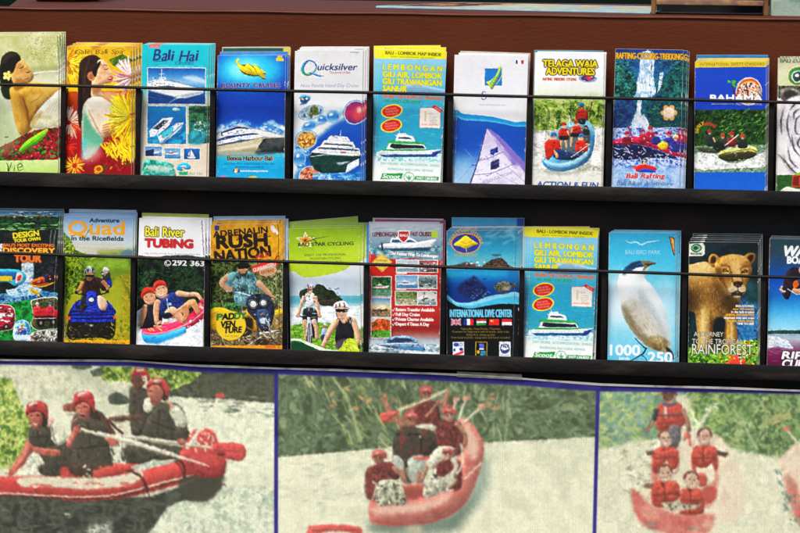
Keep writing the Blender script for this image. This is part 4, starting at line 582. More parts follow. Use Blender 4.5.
def art_quad():
    c = Press((64.3, 216), (131.5, 217.5), (64.3, 341.6), (55, 202, K), '#8c9a30', seed=13)
    c.R(20, 40, 290, 200, ('g', ['#7c9cc4', '#a4b8cc', '#b8c4c4', '#a8b494'])); c.leaves([(20, 100), (50, 130), (70, 170), (110, 185), (190, 190), (180, 230), (20, 330)], ['#4c6c14', '#7c9c24', '#345010', '#a8b83c'], 160, (6, 20), (2, 4)); c.R(150, 170, 290, 220, ('n', ['#7c9448', '#5c7c30'], 20), 6, .8); c.B([(230, 184), (256, 170), (290, 190), (290, 204), (220, 200)], '#5c7490', 3, .8)
    c.R(20, 205, 290, 250, ('n', ['#4c6c1c', '#7c9c2c', '#8cac3c'], 20), 5); c.R(20, 240, 290, 500, ('g', ['#6c8c24', '#98a42c', '#a89c20', '#b09818']), 8); c.leaves([(20, 180), (90, 205), (105, 260), (60, 330), (30, 380), (20, 380)], ['#3c5c10', '#6c8c1c', '#a4b42c', '#283c0c'], 130, (8, 22), (2, 5))
    c.leaves([(200, 270), (290, 244), (290, 500), (240, 500), (206, 350)], ['#a89018', '#8c9420', '#c4a420', '#6c8418'], 110, (8, 24), (2, 4), (30, 80)); c.P([(198, 300), (232, 270), (240, 300), (230, 400), (210, 480), (190, 480)], ('n', ['#8ca02c', '#a8a424'], 18), 6, .8); c.L([(236, 282), (262, 330), (280, 400)], [4, 8, 10], '#4c641c', 3, 1, .7)
    c.L([(130, 78), (106, 120), (100, 140)], 3, '#3c6c34', .5, 1, .8)
    c.T('Adventure', 170, 73, 14, '#1c2c30', w=104, bold=.03, shear=.08); c.T('Quad', 142, 115, 46, '#e8a020', w=198, bold=.025); c.L([(46, 104), (56, 118), (74, 112), (92, 116), (106, 122)], [3, 7, 4, 6, 3], '#e8a020', 0, 1); c.T('in the Ricefields', 146, 137, 15, '#1c2c2c', w=184, bold=.025, shear=.05)
    for i, (t, w) in enumerate((('Explore the rice fields with a guide', 168), ('full day safe riding adventure for the all family', 188), ('easy to drive automatic ATV', 130))): c.T(t, 150+i*4, 154+i*13, 8, '#e8b04c', w=w, bold=.012)
    # follower
    c.B([(164, 280), (176, 262), (190, 262), (200, 282), (196, 304), (170, 300)], '#28429c', 1); c.B([(168, 250), (190, 250), (194, 276), (166, 274)], '#3c3c40', 1); c.E(178, 246, 9, 10, '#c8a080'); c.B([(168, 246), (170, 234), (180, 232), (190, 240), (188, 246)], '#e0e4e8'); c.D_([(164, 250), (198, 250), (198, 300), (166, 300)], 14, ['#e8ecf0', '#1c2c80', '#c89c84'], (5, 10), (3, 5))
    # rider
    c.B([(90, 300), (98, 274), (116, 266), (140, 266), (164, 272), (176, 294), (186, 310), (170, 316), (158, 306), (160, 340), (104, 330)], ('n', ['#2c1c18', '#4c342c', '#38241c'], 20)); c.L([(98, 284), (88, 306), (76, 318)], [15, 12, 9], '#b47c50', 0, 1); c.L([(168, 282), (184, 302), (186, 314)], [15, 12, 9], '#b47c50', 0, 1); c.E(74, 320, 7, 6, '#2c2820'); c.E(184, 318, 7, 6, '#2c2820')
    c.E(121, 262, 15, 18, '#b88058'); c.B([(104, 254), (106, 236), (120, 228), (134, 234), (140, 254), (122, 250)], ('n', ['#c8ccd0', '#8c9094', '#30343c'], 8)); c.P([(106, 258), (138, 258), (138, 266), (108, 266)], '#1c1c20', .5); c.L([(113, 274), (130, 274)], 2.5, '#e0c8b4', .5)
    c.B([(98, 330), (120, 336), (116, 372), (94, 380), (84, 360)], ('n', ['#2c2c34', '#4c4c54'], 12)); c.B([(150, 334), (170, 340), (182, 366), (172, 384), (150, 374)], '#d8b494', 1); c.B([(150, 340), (168, 344), (170, 360), (150, 364)], '#e8dcd8', 2)
    c.B([(112, 270), (150, 268), (152, 330), (110, 330)], '#1c100c', 8, .5); c.D_([(100, 270), (170, 270), (166, 330), (104, 330)], 24, ['#5c4030', '#1c110c', '#6c5040'], (6, 16), (2, 4), (50, 120), .6)
    # quad bike
    c.B([(60, 370), (80, 350), (108, 346), (150, 346), (186, 352), (204, 372), (206, 400), (60, 404)], ('n', ['#1c2c98', '#2c4cc4', '#182478'], 24)); c.B([(112, 322), (128, 316), (146, 324), (148, 346), (110, 346)], '#2438b0'); c.E(128, 346, 15, 12, '#d8dce4'); c.E(128, 346, 10, 8, '#8c94a8'); c.E(125, 343, 4, 3, '#ffffff'); c.L([(90, 322), (112, 334)], 4, '#1c1c20'); c.L([(148, 334), (170, 324)], 4, '#1c1c20')
    c.B([(46, 420), (52, 388), (86, 384), (132, 390), (184, 388), (206, 396), (214, 418), (210, 470), (190, 486), (150, 480), (100, 484), (60, 488), (46, 466)], '#201c14'); c.P([(54, 388), (208, 392), (210, 426), (56, 424)], ('n', ['#1c2ca0', '#2c48cc', '#1c2480'], 20))
    for y in (390, 400, 412, 424): c.L([(52, y), (130, y+3), (210, y+1)], 2.4, '#0c1448')
    for x in range(60, 210, 18): c.L([(x, 388), (x-2, 426)], 1.6, '#101c5c')
    c.R(42, 432, 210, 470, '#24201a', 4, .8); c.E(62, 458, 22, 30, '#1c1812'); c.E(192, 456, 22, 30, '#1c1812'); c.D_([(44, 430), (212, 430), (212, 486), (44, 486)], 40, ['#3c342c', '#100c0a', '#5c5038'], (8, 20), (2, 5)); c.R(120, 434, 136, 440, '#b8b8a8', .6); c.P([(42, 408), (54, 404), (54, 416), (44, 418)], '#e86428'); c.P([(206, 404), (216, 406), (214, 416), (206, 414)], '#e86428')
    c.R(20, 489, 290, 520, '#eea81c'); c.E(110, 498, 5, 4, '#d83c1c'); c.T('Bali Adventure Tours . Rice field ride', 148, 500, 6, '#6c4810', w=200, bold=.01)
    c.L([(272, 52), (274, 500)], 2, '#b8bc98', .5)
    c.D_([(58, 370), (208, 370), (208, 426), (58, 426)], 40, ['#3c5ce0', '#0c1444', '#1c2c90', '#6c84e8'], (6, 22), (1.5, 3), (-10, 10), .7); c.D_([(60, 350), (200, 350), (204, 388), (60, 388)], 24, ['#4c68e4', '#141c60', '#0c1030'], (6, 18), (2, 3), (-30, 30), .7); c.L([(74, 380), (80, 350), (108, 348)], 3, '#101018', .4, 1); c.L([(150, 348), (184, 354), (196, 384)], 3, '#101018', .4, 1); c.E(88, 372, 12, 8, '#101420', -20, 2, .8); c.E(172, 372, 12, 8, '#101420', 20, 2, .8); c.D_([(44, 430), (212, 430), (210, 486), (48, 486)], 40, ['#0c0a08', '#3c3424', '#241e16'], (6, 16), (2, 5), (0, 180), .8); c.D_([(30, 470), (250, 470), (250, 490), (30, 490)], 30, ['#5c6014', '#8c8c1c', '#3c400c'], (8, 20), (2, 4), (-10, 10), .8); c.L([(112, 262), (106, 276)], 2, '#1c1c1c'); c.D_([(106, 234), (136, 234), (138, 250), (106, 250)], 10, ['#1c1c20', '#f0f0f0'], (4, 9), (1.5, 2.5), (40, 140))
    c.B([(96, 338), (116, 332), (122, 360), (104, 384), (88, 376)], ('n', ['#1c1c22', '#3c3c44'], 10)); c.B([(150, 334), (172, 338), (184, 362), (176, 384), (156, 376)], ('n', ['#c8a080', '#e0bc9c'], 10)); c.L([(72, 322), (100, 330), (128, 332), (156, 330), (188, 320)], 3.5, '#141416', .3, 1); c.B([(114, 330), (128, 324), (144, 330), (146, 360), (128, 368), (112, 360)], ('n', ['#1c2c94', '#3450c8', '#141c60'], 8)); c.E(128, 346, 12, 10, '#101420'); c.E(128, 346, 9.5, 7.5, '#e0e4ea'); c.E(126, 344, 3.5, 2.5, '#ffffff'); c.R(56, 396, 208, 399, '#0a0e30', .5); c.R(56, 410, 208, 413, '#0a0e30', .5); c.D_([(30, 430), (60, 420), (60, 490), (30, 490)], 24, ['#5c6c14', '#8c8c1c', '#3c480c'], (8, 18), (2, 4), (40, 120)); c.D_([(200, 430), (240, 420), (250, 490), (200, 490)], 30, ['#8c8c1c', '#a8981c', '#5c600c'], (8, 18), (2, 4), (40, 120))
    c.grain(); return c
def art_tubing():
    c = Press((138, 217.7), (204.5, 219.8), (136.2, 344.2), (130, 205, K), '#1c2c1c', seed=14)
    c.leaves([(0, 180), (290, 180), (290, 400), (0, 400)], ['#0c140c', '#1c301c', '#2c4c2c', '#141c14'], 220, (8, 22), (3, 7), sc=24); c.leaves([(20, 240), (90, 230), (60, 300), (30, 330), (20, 330)], ['#28482c', '#4c7048', '#1c2c1c'], 50, (6, 16), (3, 6), soft=4); c.B([(150, 220), (210, 230), (260, 260), (250, 300), (180, 290)], ('n', ['#1c3420', '#3c5c3c', '#101810'], 12), 6, .8)
    c.D_([(30, 200), (260, 200), (260, 300), (30, 300)], 50, ['#3c5c34', '#54784c', '#0a100a'], (10, 26), (2, 4), (-60, 60), .7)
    c.foam([(20, 380), (60, 350), (200, 400), (290, 340), (290, 520), (20, 520)], ['#b8c4c8', '#e4eaec', '#ffffff'], 200, (6, 18), (3, 6)); c.R(20, 440, 300, 500, ('n', ['#c8d4d8', '#f0f4f4', '#ffffff'], 18), 8, .8)
    # ring
    c.B([(42, 446), (50, 434), (90, 424), (150, 416), (210, 388), (250, 340), (282, 316), (290, 330), (284, 376), (250, 410), (200, 440), (140, 470), (80, 480), (46, 466)], ('n', ['#c8244c', '#e83c64', '#d82c54'], 30)); c.B([(42, 452), (60, 460), (110, 458), (170, 440), (196, 432), (196, 460), (160, 490), (90, 500), (52, 484)], ('g', ['#4cb4e4', '#1c8cd0'])); c.L([(46, 450), (90, 456), (160, 440), (230, 404), (284, 350)], [3, 6, 4], '#f4a0b4', 1, 1)
    for i in range(3): c.L([(238+i*14, 380-i*18), (230+i*16, 366-i*16)], 4, '#f0d03c'); c.L([(230+i*15, 388-i*18), (222+i*14, 372-i*16)], 3, '#7c1430')
    for x in (72, 100, 60): c.L([(x, 434), (x+14, 446)], 4, '#f0c43c')
    # paddler behind
    c.B([(38, 430), (44, 380), (58, 350), (86, 342), (110, 350), (112, 420), (80, 434), (40, 438)], '#1c1c24'); c.L([(56, 356), (46, 396), (38, 428)], [22, 18, 12], '#d89c78', 0, 1); c.B([(60, 350), (90, 346), (96, 404), (70, 410)], '#242834'); c.E(68, 326, 22, 26, '#d8a080'); c.B([(38, 326), (42, 302), (60, 290), (84, 296), (92, 316), (70, 310), (50, 320), (46, 332)], ('n', ['#d83428', '#e8503c'], 16)); c.L([(56, 342), (68, 346), (80, 340)], [1, 4, 1], '#f4e8e0', 0, 1); c.E(58, 326, 3, 1.6, '#3c2418'); c.E(76, 322, 3, 1.6, '#3c2418')
    # paddler in front
    c.B([(86, 360), (96, 334), (130, 318), (156, 308), (180, 320), (194, 350), (196, 380), (160, 400), (110, 390), (90, 378)], ('n', ['#1c2c60', '#30468c', '#141c40'], 18)); c.L([(98, 340), (92, 378), (96, 420)], [24, 20, 15], '#d8a07c', 0, 1); c.L([(166, 312), (200, 318), (236, 318), (252, 338)], [22, 18, 15, 11], '#e0aa88', 0, 1); c.L([(150, 388), (176, 380), (210, 350), (226, 344)], [30, 28, 24, 20], '#d89c74', 0, 1); c.L([(222, 344), (236, 372), (242, 384)], [24, 17, 12], '#d09068', 0, 1)
    c.L([(134, 388), (150, 376), (176, 398), (194, 414)], [28, 32, 24, 18], '#e0aa84', 0, 1); c.L([(192, 360), (200, 390), (186, 412)], [24, 20, 15], '#c88c64', 0, 1); c.B([(112, 388), (140, 380), (150, 396), (122, 404)], '#141c34', 1); c.L([(130, 330), (136, 372)], 3, '#c8d0dc'); c.L([(140, 350), (180, 344)], 3, '#101830'); c.R(130, 346, 146, 356, '#9cc8d8', 1)
    c.B([(108, 300), (122, 316), (136, 318), (124, 326)], '#d8a080', 1); c.E(108, 302, 24, 28, '#e0aa88', -15); c.B([(82, 300), (84, 278), (100, 266), (120, 270), (132, 292), (112, 284), (92, 294), (90, 306)], ('n', ['#d83428', '#ec5848'], 16)); c.L([(98, 314), (110, 320), (122, 310)], [1.5, 6, 1.5], '#f8f0ec', 0, 1); c.L([(97, 313), (110, 316), (122, 309)], 1, '#a84838', 0, 1); c.E(99, 298, 3.4, 1.8, '#3c2418', -15); c.E(117, 292, 3.4, 1.8, '#3c2418', -15); c.L([(86, 300), (92, 326), (108, 336)], 1.6, '#2c2420', 0, 1); c.L([(108, 304), (112, 308)], 2, '#c08468')
    c.D_([(92, 415), (140, 408), (142, 430), (90, 436)], 14, ['#e0a884', '#d0946c'], (10, 16), (6, 9), (-10, 10))
    c.foam([(30, 486), (100, 492), (180, 462), (290, 400), (290, 520), (30, 520)], ['#c0d0d8', '#f0f4f6', '#ffffff'], 120, (6, 16), (3, 6), (-30, 10), soft=3); c.D_([(200, 380), (290, 340), (290, 470), (200, 480)], 30, ['#ffffff', '#e8f0f4'], (4, 10), (3, 6))
    # white heading sheet
    c.P([(-10, 20), (300, 20), (300, 186), (276, 186), (250, 190), (200, 182), (120, 184), (80, 192), (40, 182), (-10, 178)], '#4c504c', 4, .6); c.P([(-10, 20), (300, 20), (300, 182), (276, 182), (250, 186), (200, 178), (120, 180), (80, 188), (40, 178), (-10, 174)], ('n', ['#e4e4e4', '#f0f0f0'], 60))
    c.T('Bali River', 51, 110, 33, '#f4e83c', 'l', w=138, bold=.015, out=('#141410', .05)); c.T('TUBING', 51, 148, 28, '#d02424', 'l', w=168, bold=.05, out=('#5c1010', .02)); c.T('Safe and Fun Family River Tubing Adventure Bali', 148, 176, 5, '#7c7c7c', w=196)
    c.E(132, 207, 12, 11, '#f0f0f0'); c.E(132, 207, 9.5, 8.5, '#1c241c'); c.L([(127, 201), (128, 210), (138, 212)], [4, 2.5, 4], '#f0f0f0', 0, 1); c.T('292 363', 204, 216, 19, '#f0f0f0', w=110, bold=.03); c.T('3', 268, 221, 17, '#f0f0f0', bold=.03); c.L([(250, 56), (258, 180)], 2, '#3c3c3c', .3); c.L([(262, 186), (264, 490)], 1.6, '#3c4440', .5)
    c.B([(60, 334), (80, 340), (88, 330), (84, 350), (64, 350)], '#b47454', 3, .6); c.B([(102, 322), (120, 324), (130, 312), (124, 332), (106, 332)], '#b87c5c', 3, .6); c.E(98, 306, 7, 5, '#f0c0a0', 0, 3, .6); c.E(120, 302, 6, 5, '#f0c0a0', 0, 3, .6); c.D_([(100, 330), (190, 320), (190, 380), (104, 384)], 26, ['#0c1638', '#4c64ac', '#243474'], (6, 18), (2, 4), (40, 140), .6); c.D_([(40, 286), (90, 290), (128, 270), (96, 300)], 12, ['#f07868', '#a82418'], (4, 10), (1.5, 3), (-40, 40), .7); c.L([(150, 392), (200, 356)], [3, 5], '#a86c48', 2, 1, .6); c.L([(140, 396), (170, 410)], [4, 5], '#a86c48', 2, 1, .6); c.D_([(40, 430), (280, 340), (284, 380), (140, 470), (46, 470)], 30, ['#f06c88', '#a01838', '#f8b4c4'], (8, 24), (1.5, 3), (-40, -10), .5); c.B([(30, 360), (50, 350), (44, 430), (28, 440)], '#0c120c', 5, .6)
    c.grain(); return c
def art_jungle_bike():
    c = Press((209.2, 223.9), (281, 224.4), (210.6, 348.3), (205, 207, K), '#5c5028', seed=15)
    c.R(0, 50, 300, 205, ('n', ['#c88c14', '#e0a424', '#b87c10'], 30)); c.leaves([(0, 196), (100, 180), (300, 196), (300, 420), (0, 420)], ['#1c2410', '#3c4c20', '#6c7c3c', '#2c3418'], 220, (8, 22), (2, 6)); c.leaves([(160, 200), (290, 200), (290, 350), (180, 330)], ['#4c5c2c', '#8c9c60', '#2c3418', '#b8b890'], 130, (8, 24), (2, 4), (40, 140)); c.D_([(20, 240), (280, 210), (280, 360), (20, 360)], 20, ['#c8c4a0', '#181c10'], (20, 60), (2, 4), (60, 120), .5)
    c.leaves([(0, 380), (300, 340), (300, 520), (0, 520)], ['#5c4c2c', '#8c7c58', '#3c301c', '#a8987c'], 200, (8, 24), (2, 6)); c.B([(14, 350), (40, 340), (60, 380), (30, 400), (12, 390)], ('n', ['#2c5020', '#5c8c3c'], 10), 2); c.B([(70, 344), (120, 340), (120, 372), (74, 370)], ('n', ['#2c5c2c', '#508848', '#1c2c14'], 8), 2)
    c.T('ADRENALIN', 122, 100, 22, '#1c1408', w=192, bold=.03, rot=-5); c.T('RUSH', 128, 142, 42, '#1c1408', w=176, bold=.055, rot=-3); c.T('NATION', 132, 184, 36, '#1c1408', w=196, bold=.045, rot=-6); c.D_([(40, 84), (260, 74), (256, 180), (40, 186)], 44, ['#d89c1c', '#1c1408', '#1c1408'], (8, 24), (1.2, 3), (-80, 20)); c.L([(198, 172), (176, 180), (186, 188), (204, 180)], 3, '#a82c1c', 0, 1); c.R(30, 66, 46, 82, '#2c4484', .5); c.P([(226, 72), (236, 66), (258, 94), (250, 100), (246, 92), (236, 92)], '#e8e8e0'); c.T('WILD', 202, 180, 14, '#b4301c', w=50, bold=.03, rot=-14)
    # orange-yellow tank flanks
    c.B([(16, 366), (60, 356), (130, 380), (160, 350), (210, 380), (270, 360), (290, 390), (280, 440), (200, 440), (16, 430)], ('n', ['#b8840c', '#e8ac1c', '#c8941c'], 26)); c.B([(100, 410), (140, 390), (170, 400), (160, 450), (110, 460)], '#2c2820', 3); c.B([(220, 400), (270, 380), (284, 450), (230, 456)], ('n', ['#8c8468', '#5c5440', '#c8c0a8'], 10), 4, .8)
    c.B([(60, 260), (90, 240), (120, 226), (160, 232), (186, 262), (206, 286), (196, 300), (174, 296), (176, 340), (110, 346), (98, 290), (74, 280)], ('n', ['#4c7c84', '#8cb4b8', '#5c9098', '#3c6468'], 20)); c.L([(84, 246), (58, 268), (76, 290), (92, 296)], [26, 20, 16, 12], '#c89878', 0, 1); c.L([(186, 268), (210, 292), (236, 318)], [24, 18, 12], '#c89878', 0, 1); c.B([(84, 234), (110, 234), (100, 262), (80, 262)], '#78a8b0', 2); c.D_([(110, 240), (170, 250), (170, 330), (112, 330)], 26, ['#2c3438', '#5c8890', '#a8c8c8'], (8, 20), (2, 5), (60, 110))
    c.E(132, 222, 18, 22, '#c08c6c'); c.B([(112, 214), (116, 200), (132, 196), (150, 200), (154, 214)], '#1c1c18'); c.P([(114, 210), (152, 210), (150, 220), (136, 218), (130, 220), (116, 220)], '#101014', .5); c.B([(116, 228), (134, 232), (150, 226), (142, 244), (124, 246)], '#3c2c20', 2, .8); c.L([(124, 234), (142, 233)], 2, '#d8b8a0')
    c.L([(72, 296), (110, 300), (160, 314)], [5, 4], '#d0d4d4'); c.L([(90, 300), (146, 294)], 3, '#20242c'); c.E(84, 290, 12, 9, '#c09070'); c.E(236, 320, 9, 7, '#c09070'); c.L([(200, 310), (240, 322)], 3, '#20242c')
    c.B([(146, 330), (170, 310), (220, 312), (240, 340), (244, 380), (226, 440), (200, 440), (176, 400), (150, 370)], ('n', ['#1c2434', '#38445c', '#10141c'], 16)); c.E(170, 344, 19, 20, '#14181c'); c.E(170, 344, 15, 16, '#d0d4d4'); c.E(168, 340, 7, 8, '#f8f8f4', 0, 1); c.E(206, 340, 18, 19, '#14181c'); c.E(206, 340, 14, 15, '#c8ccd0'); c.E(204, 337, 6, 7, '#f8f8f4', 0, 1); c.B([(186, 366), (220, 366), (228, 400), (204, 424), (188, 400)], '#3c5070', 1); c.E(206, 402, 14, 12, '#c8d0d8', 0, 1); c.D_([(170, 370), (232, 370), (226, 430), (190, 430)], 18, ['#8c98ac', '#141820', '#d8dce0'], (5, 14), (2, 4))
    c.L([(188, 450), (262, 440)], [9, 7], '#d8d8d0'); c.L([(182, 400), (192, 470)], [8, 6], '#484c50'); c.L([(226, 410), (232, 456)], [8, 6], '#8c8c88'); c.L([(150, 490), (200, 460)], [5, 4], '#c8c0b0'); c.E(200, 482, 26, 14, '#2c241c', 0, 3, .8); c.D_([(140, 440), (280, 440), (280, 494), (140, 494)], 40, ['#c8bca4', '#4c4030', '#7c7058', '#241c14'], (8, 26), (2, 5), (-40, 60))
    c.after(lambda: c.E(92, 420, 53, 52, '#ecca24')); c.T('P', 41, 400, 21, '#1c7c34', 'l', w=20, bold=.05, shear=.15, rot=-3); c.T('AD', 60, 399, 21, '#141810', 'l', w=43, bold=.05, shear=.15, rot=-3); c.T('DY', 104, 397, 21, '#1c7c34', 'l', w=40, bold=.05, shear=.15, rot=-3); c.T('VEN', 80, 425, 21, '#141810', w=50, bold=.04, shear=.15, rot=-3); c.T('TURE', 98, 445, 20, '#141810', w=62, bold=.04, shear=.15, rot=-3); c.T('Tour by Jeep', 94, 459, 6, '#7c681c', w=48)
    c.P([(160, 212), (250, 184), (258, 206), (170, 236)], '#d83428'); c.T('GUARANTEED', 210, 220, 13, '#f0dcd4', w=82, rot=-17, bold=.02); c.E(220, 228, 36, 20, '#d83428', -10, .5, .5); c.E(220, 228, 32, 17, '#b8b48c', -10, .5, .8); c.T('EXTRAS', 220, 234, 10, '#d83428', w=44, rot=-12, bold=.02)
    c.R(0, 490, 300, 520, '#e8981c'); c.R(214, 490, 250, 500, '#e0682c', 1); c.L([(254, 60), (262, 300), (262, 500)], 1.6, '#4c3c14', .5)
    c.D_([(100, 240), (190, 240), (180, 340), (110, 340)], 40, ['#2c4c54', '#9cc4c8', '#18282c', '#6c9ca4'], (8, 22), (1.5, 3.5), (40, 130), .6); c.D_([(150, 320), (240, 320), (226, 440), (170, 400)], 40, ['#0c1018', '#5c6c84', '#a8b4c4', '#1c2838'], (5, 14), (1.5, 3), (0, 180), .75); c.E(170, 344, 14, 15, '#14181c'); c.E(170, 344, 11, 12, '#c8ccc8'); c.E(168, 340, 5, 6, '#fcfcf8', 0, 1.5); c.E(206, 340, 13, 14, '#14181c'); c.E(206, 340, 10, 11, '#c0c4c4'); c.E(204, 337, 4.5, 5, '#fcfcf8', 0, 1.5); c.D_([(16, 362), (270, 366), (280, 440), (16, 430)], 40, ['#a8780c', '#f0b82c', '#5c4418', '#2c2410'], (8, 22), (2, 4), (-40, 40), .5)
    c.grain(); return c
def cyclist(c, x, y, z, shirt, helm, skin='#c89878'):
    c.B([(x-z, y+z*1.1), (x-z*.5, y+z*.5), (x+z*.5, y+z*.5), (x+z, y+z*1.1), (x+z*.8, y+z*3.2), (x-z*.8, y+z*3.2)], shirt); c.E(x, y, z*.55, z*.72, skin); c.L([(x, y+z*.4), (x, y+z*.8)], z*.5, skin); c.B([(x-z*.75, y-z*.3), (x-z*.6, y-z*.9), (x, y-z*1.15), (x+z*.6, y-z*.9), (x+z*.75, y-z*.3), (x, y-z*.42)], helm); c.D_([(x-z*.6, y-z), (x+z*.6, y-z), (x+z*.6, y-z*.4), (x-z*.6, y-z*.4)], 6, ['#2c2c30', '#8c3c44'], (z*.3, z*.7), (z*.12, z*.22), (60, 120)); c.L([(x-z*.25, y+z*.3), (x, y+z*.38), (x+z*.25, y+z*.3)], [.6, z*.14, .6], '#f4ece4', 0, 1); c.P([(x-z*.5, y-z*.2), (x+z*.5, y-z*.2), (x+z*.4, y+z*.02), (x-z*.4, y+z*.02)], '#2c2020', .4)
def art_cycling():
    c = Press((287.6, 228.6), (358, 227.2), (291, 351.5), (282, 210, K), '#9cc020', seed=16)
    c.R(0, 40, 300, 260, ('g', ['#8cac14', '#98b81c', '#a8c428', '#b0cc30'])); c.B([(40, 180), (290, 120), (290, 220), (40, 236)], '#b8d43c', 14, .5)
    c.P([(20, 236), (80, 240), (140, 234), (200, 222), (300, 204), (300, 520), (20, 520)], ('g', ['#d4dce4', '#bcd0dc', '#c8dce4', '#a4c8d4']), 0, 1); c.R(20, 304, 300, 356, ('g', ['#7cb8c4', '#4c9cac', '#8cc4cc'])); c.foam([(20, 346), (300, 340), (300, 410), (20, 410)], ['#b8d4d8', '#eef4f4', '#ffffff'], 80, (10, 30), (2, 4), (-5, 5)); c.R(20, 330, 300, 360, '#e4eeee', 8, .5)
    c.leaves([(60, 296), (84, 278), (110, 280), (122, 264), (146, 268), (160, 282), (180, 286), (196, 304), (214, 318), (190, 330), (130, 330), (80, 326)], ['#141c10', '#28341c', '#3c4c28', '#1c2414'], 120, (4, 10), (2, 4), sm=1); c.B([(130, 322), (180, 318), (226, 330), (200, 340), (140, 338)], '#3c3828', 1)
    c.leaves([(20, 412), (100, 396), (180, 402), (290, 420), (290, 520), (20, 520)], ['#5c9428', '#8cbc3c', '#4c7c20', '#a8cc54'], 140, (8, 24), (3, 6), (-20, 20)); c.R(210, 372, 300, 420, '#e4ece8', 8, .8)
    for a in range(5):
        t = math.radians(a*72-90); u, v = t-.45, t+.45
        c.P([(80, 108), (80+18*math.cos(u), 108+16*math.sin(u)), (80+37*math.cos(t), 108+32*math.sin(t)), (80+18*math.cos(v), 108+16*math.sin(v))], '#f4eccc'); c.P([(80, 108), (80+13*math.cos(u), 108+12*math.sin(u)), (80+28*math.cos(t), 108+24*math.sin(t)), (80+13*math.cos(v), 108+12*math.sin(v))], '#e0942c')
    c.E(80, 108, 8, 7, '#c84c1c', 0, 2); c.E(80, 108, 4, 4, '#3c4c24'); c.L([(84, 116), (110, 104), (162, 94)], [4, 3, 1], '#4c5c1c', 0, 1); c.L([(100, 96), (122, 118), (130, 128)], [2, 3, 1], '#3c4c1c', 0, 1)
    c.T('BALI STAR CYCLING', 152, 127, 12, '#2c3c14', w=194, bold=.02); c.T('ENJOY THE PROFESSIONAL', 152, 163, 8, '#3c4c14', w=146, bold=.012); c.T('MOUNTAIN CYCLING', 152, 176, 8, '#3c4c14', w=106, bold=.012); c.T('WITH A SMILE IN UBUD', 152, 190, 8, '#3c4c14', w=122, bold=.012)
    # rider on the left with bicycle
    c.B([(76, 352), (120, 352), (126, 400), (116, 450), (104, 440), (100, 390), (92, 400), (90, 440), (76, 430)], '#20282c', 1); c.L([(112, 390), (122, 420), (124, 460)], [18, 14, 11], '#c89c80', 0, 1); c.L([(82, 390), (82, 430), (88, 462)], [17, 13, 10], '#c89c80', 0, 1); cyclist(c, 98, 284, 17, '#e8ecf0', '#e4e4e8'); c.L([(80, 306), (66, 340), (58, 372)], [15, 12, 10], '#d0a488', 0, 1); c.L([(116, 306), (126, 340), (132, 372)], [15, 12, 10], '#d0a488', 0, 1); c.R(84, 354, 116, 362, '#3c4448', 2)
    c.L([(54, 374), (90, 382), (138, 376)], 5, '#242428', 0, 1); c.E(56, 376, 7, 6, '#c89c80'); c.E(134, 376, 7, 6, '#c89c80'); c.L([(95, 380), (96, 440)], [11, 8], '#d0d0d8'); c.E(97, 450, 10, 50, '#3c3c40'); c.E(97, 450, 5.5, 44, '#a8a8b4'); c.L([(92, 390), (86, 446)], 4, '#e0e0e4'); c.L([(100, 390), (106, 446)], 4, '#c4c4cc'); c.L([(97, 410), (97, 500)], 3, '#5c3c4c')
    c.E(152, 412, 7, 9, '#9c7458'); c.B([(142, 424), (150, 418), (160, 424), (162, 448), (140, 448)], '#9cb0d8', 1); c.B([(140, 444), (164, 444), (160, 466), (142, 466)], '#2c3454', 1); c.B([(146, 404), (152, 400), (160, 408), (154, 410)], '#e8e8ec')
    # rider on the right, arms forward
    c.B([(190, 470), (192, 420), (200, 386), (220, 380), (246, 382), (254, 420), (250, 480), (222, 490)], ('n', ['#141418', '#28282c', '#1c1c20'], 20)); c.L([(196, 392), (176, 420), (158, 456), (146, 480)], [24, 22, 18, 15], '#d8a888', 0, 1); c.L([(248, 388), (262, 420), (268, 450), (270, 474)], [24, 20, 17, 14], '#d8a888', 0, 1); c.B([(204, 380), (222, 374), (240, 380), (228, 400), (214, 400)], '#d8a888'); c.L([(204, 384), (202, 410)], 4, '#1c1c20'); c.L([(242, 384), (246, 410)], 4, '#1c1c20')
    c.E(210, 366, 20, 25, '#d8a484'); c.B([(182, 350), (186, 332), (206, 322), (228, 328), (238, 352), (212, 344)], '#ececec'); 
    for q in ((192, 334, 190, 348), (204, 328, 204, 344), (218, 328, 222, 346)): c.L([q[:2], q[2:]], [3, 6], '#7c2c3c')
    c.P([(188, 350), (234, 352), (232, 362), (216, 364), (210, 360), (204, 364), (190, 360)], '#20181c', .4); c.L([(198, 376), (210, 382), (222, 376)], [1, 5, 1], '#f8f4f0', 0, 1); c.L([(190, 366), (206, 396)], 2, '#20181c'); c.B([(192, 466), (230, 456), (240, 490), (196, 492)], '#584c60', 3)
    c.P([(20, 464), (60, 462), (110, 480), (160, 500), (230, 506), (230, 520), (20, 520)], '#14502c', 0, 1); c.P([(20, 458), (60, 456), (110, 474), (170, 494), (290, 502), (290, 508), (160, 502), (100, 482), (60, 464), (20, 466)], '#e8f0d8', .5, 1)
    for x, y, r in ((228, 476, -60), (248, 468, 20), (256, 488, 40), (222, 492, 160), (240, 496, 100)): c.E(x, y, 22, 12, '#b8d02c', r); c.E(x+3, y-2, 14, 5, '#dce860', r, 2)
    c.D_([(222, 478), (252, 478), (252, 500), (222, 500)], 8, ['#5c8c1c', '#7cac24'], (6, 12), (2, 3)); c.R(270, 478, 278, 492, '#3c4c3c', 1)
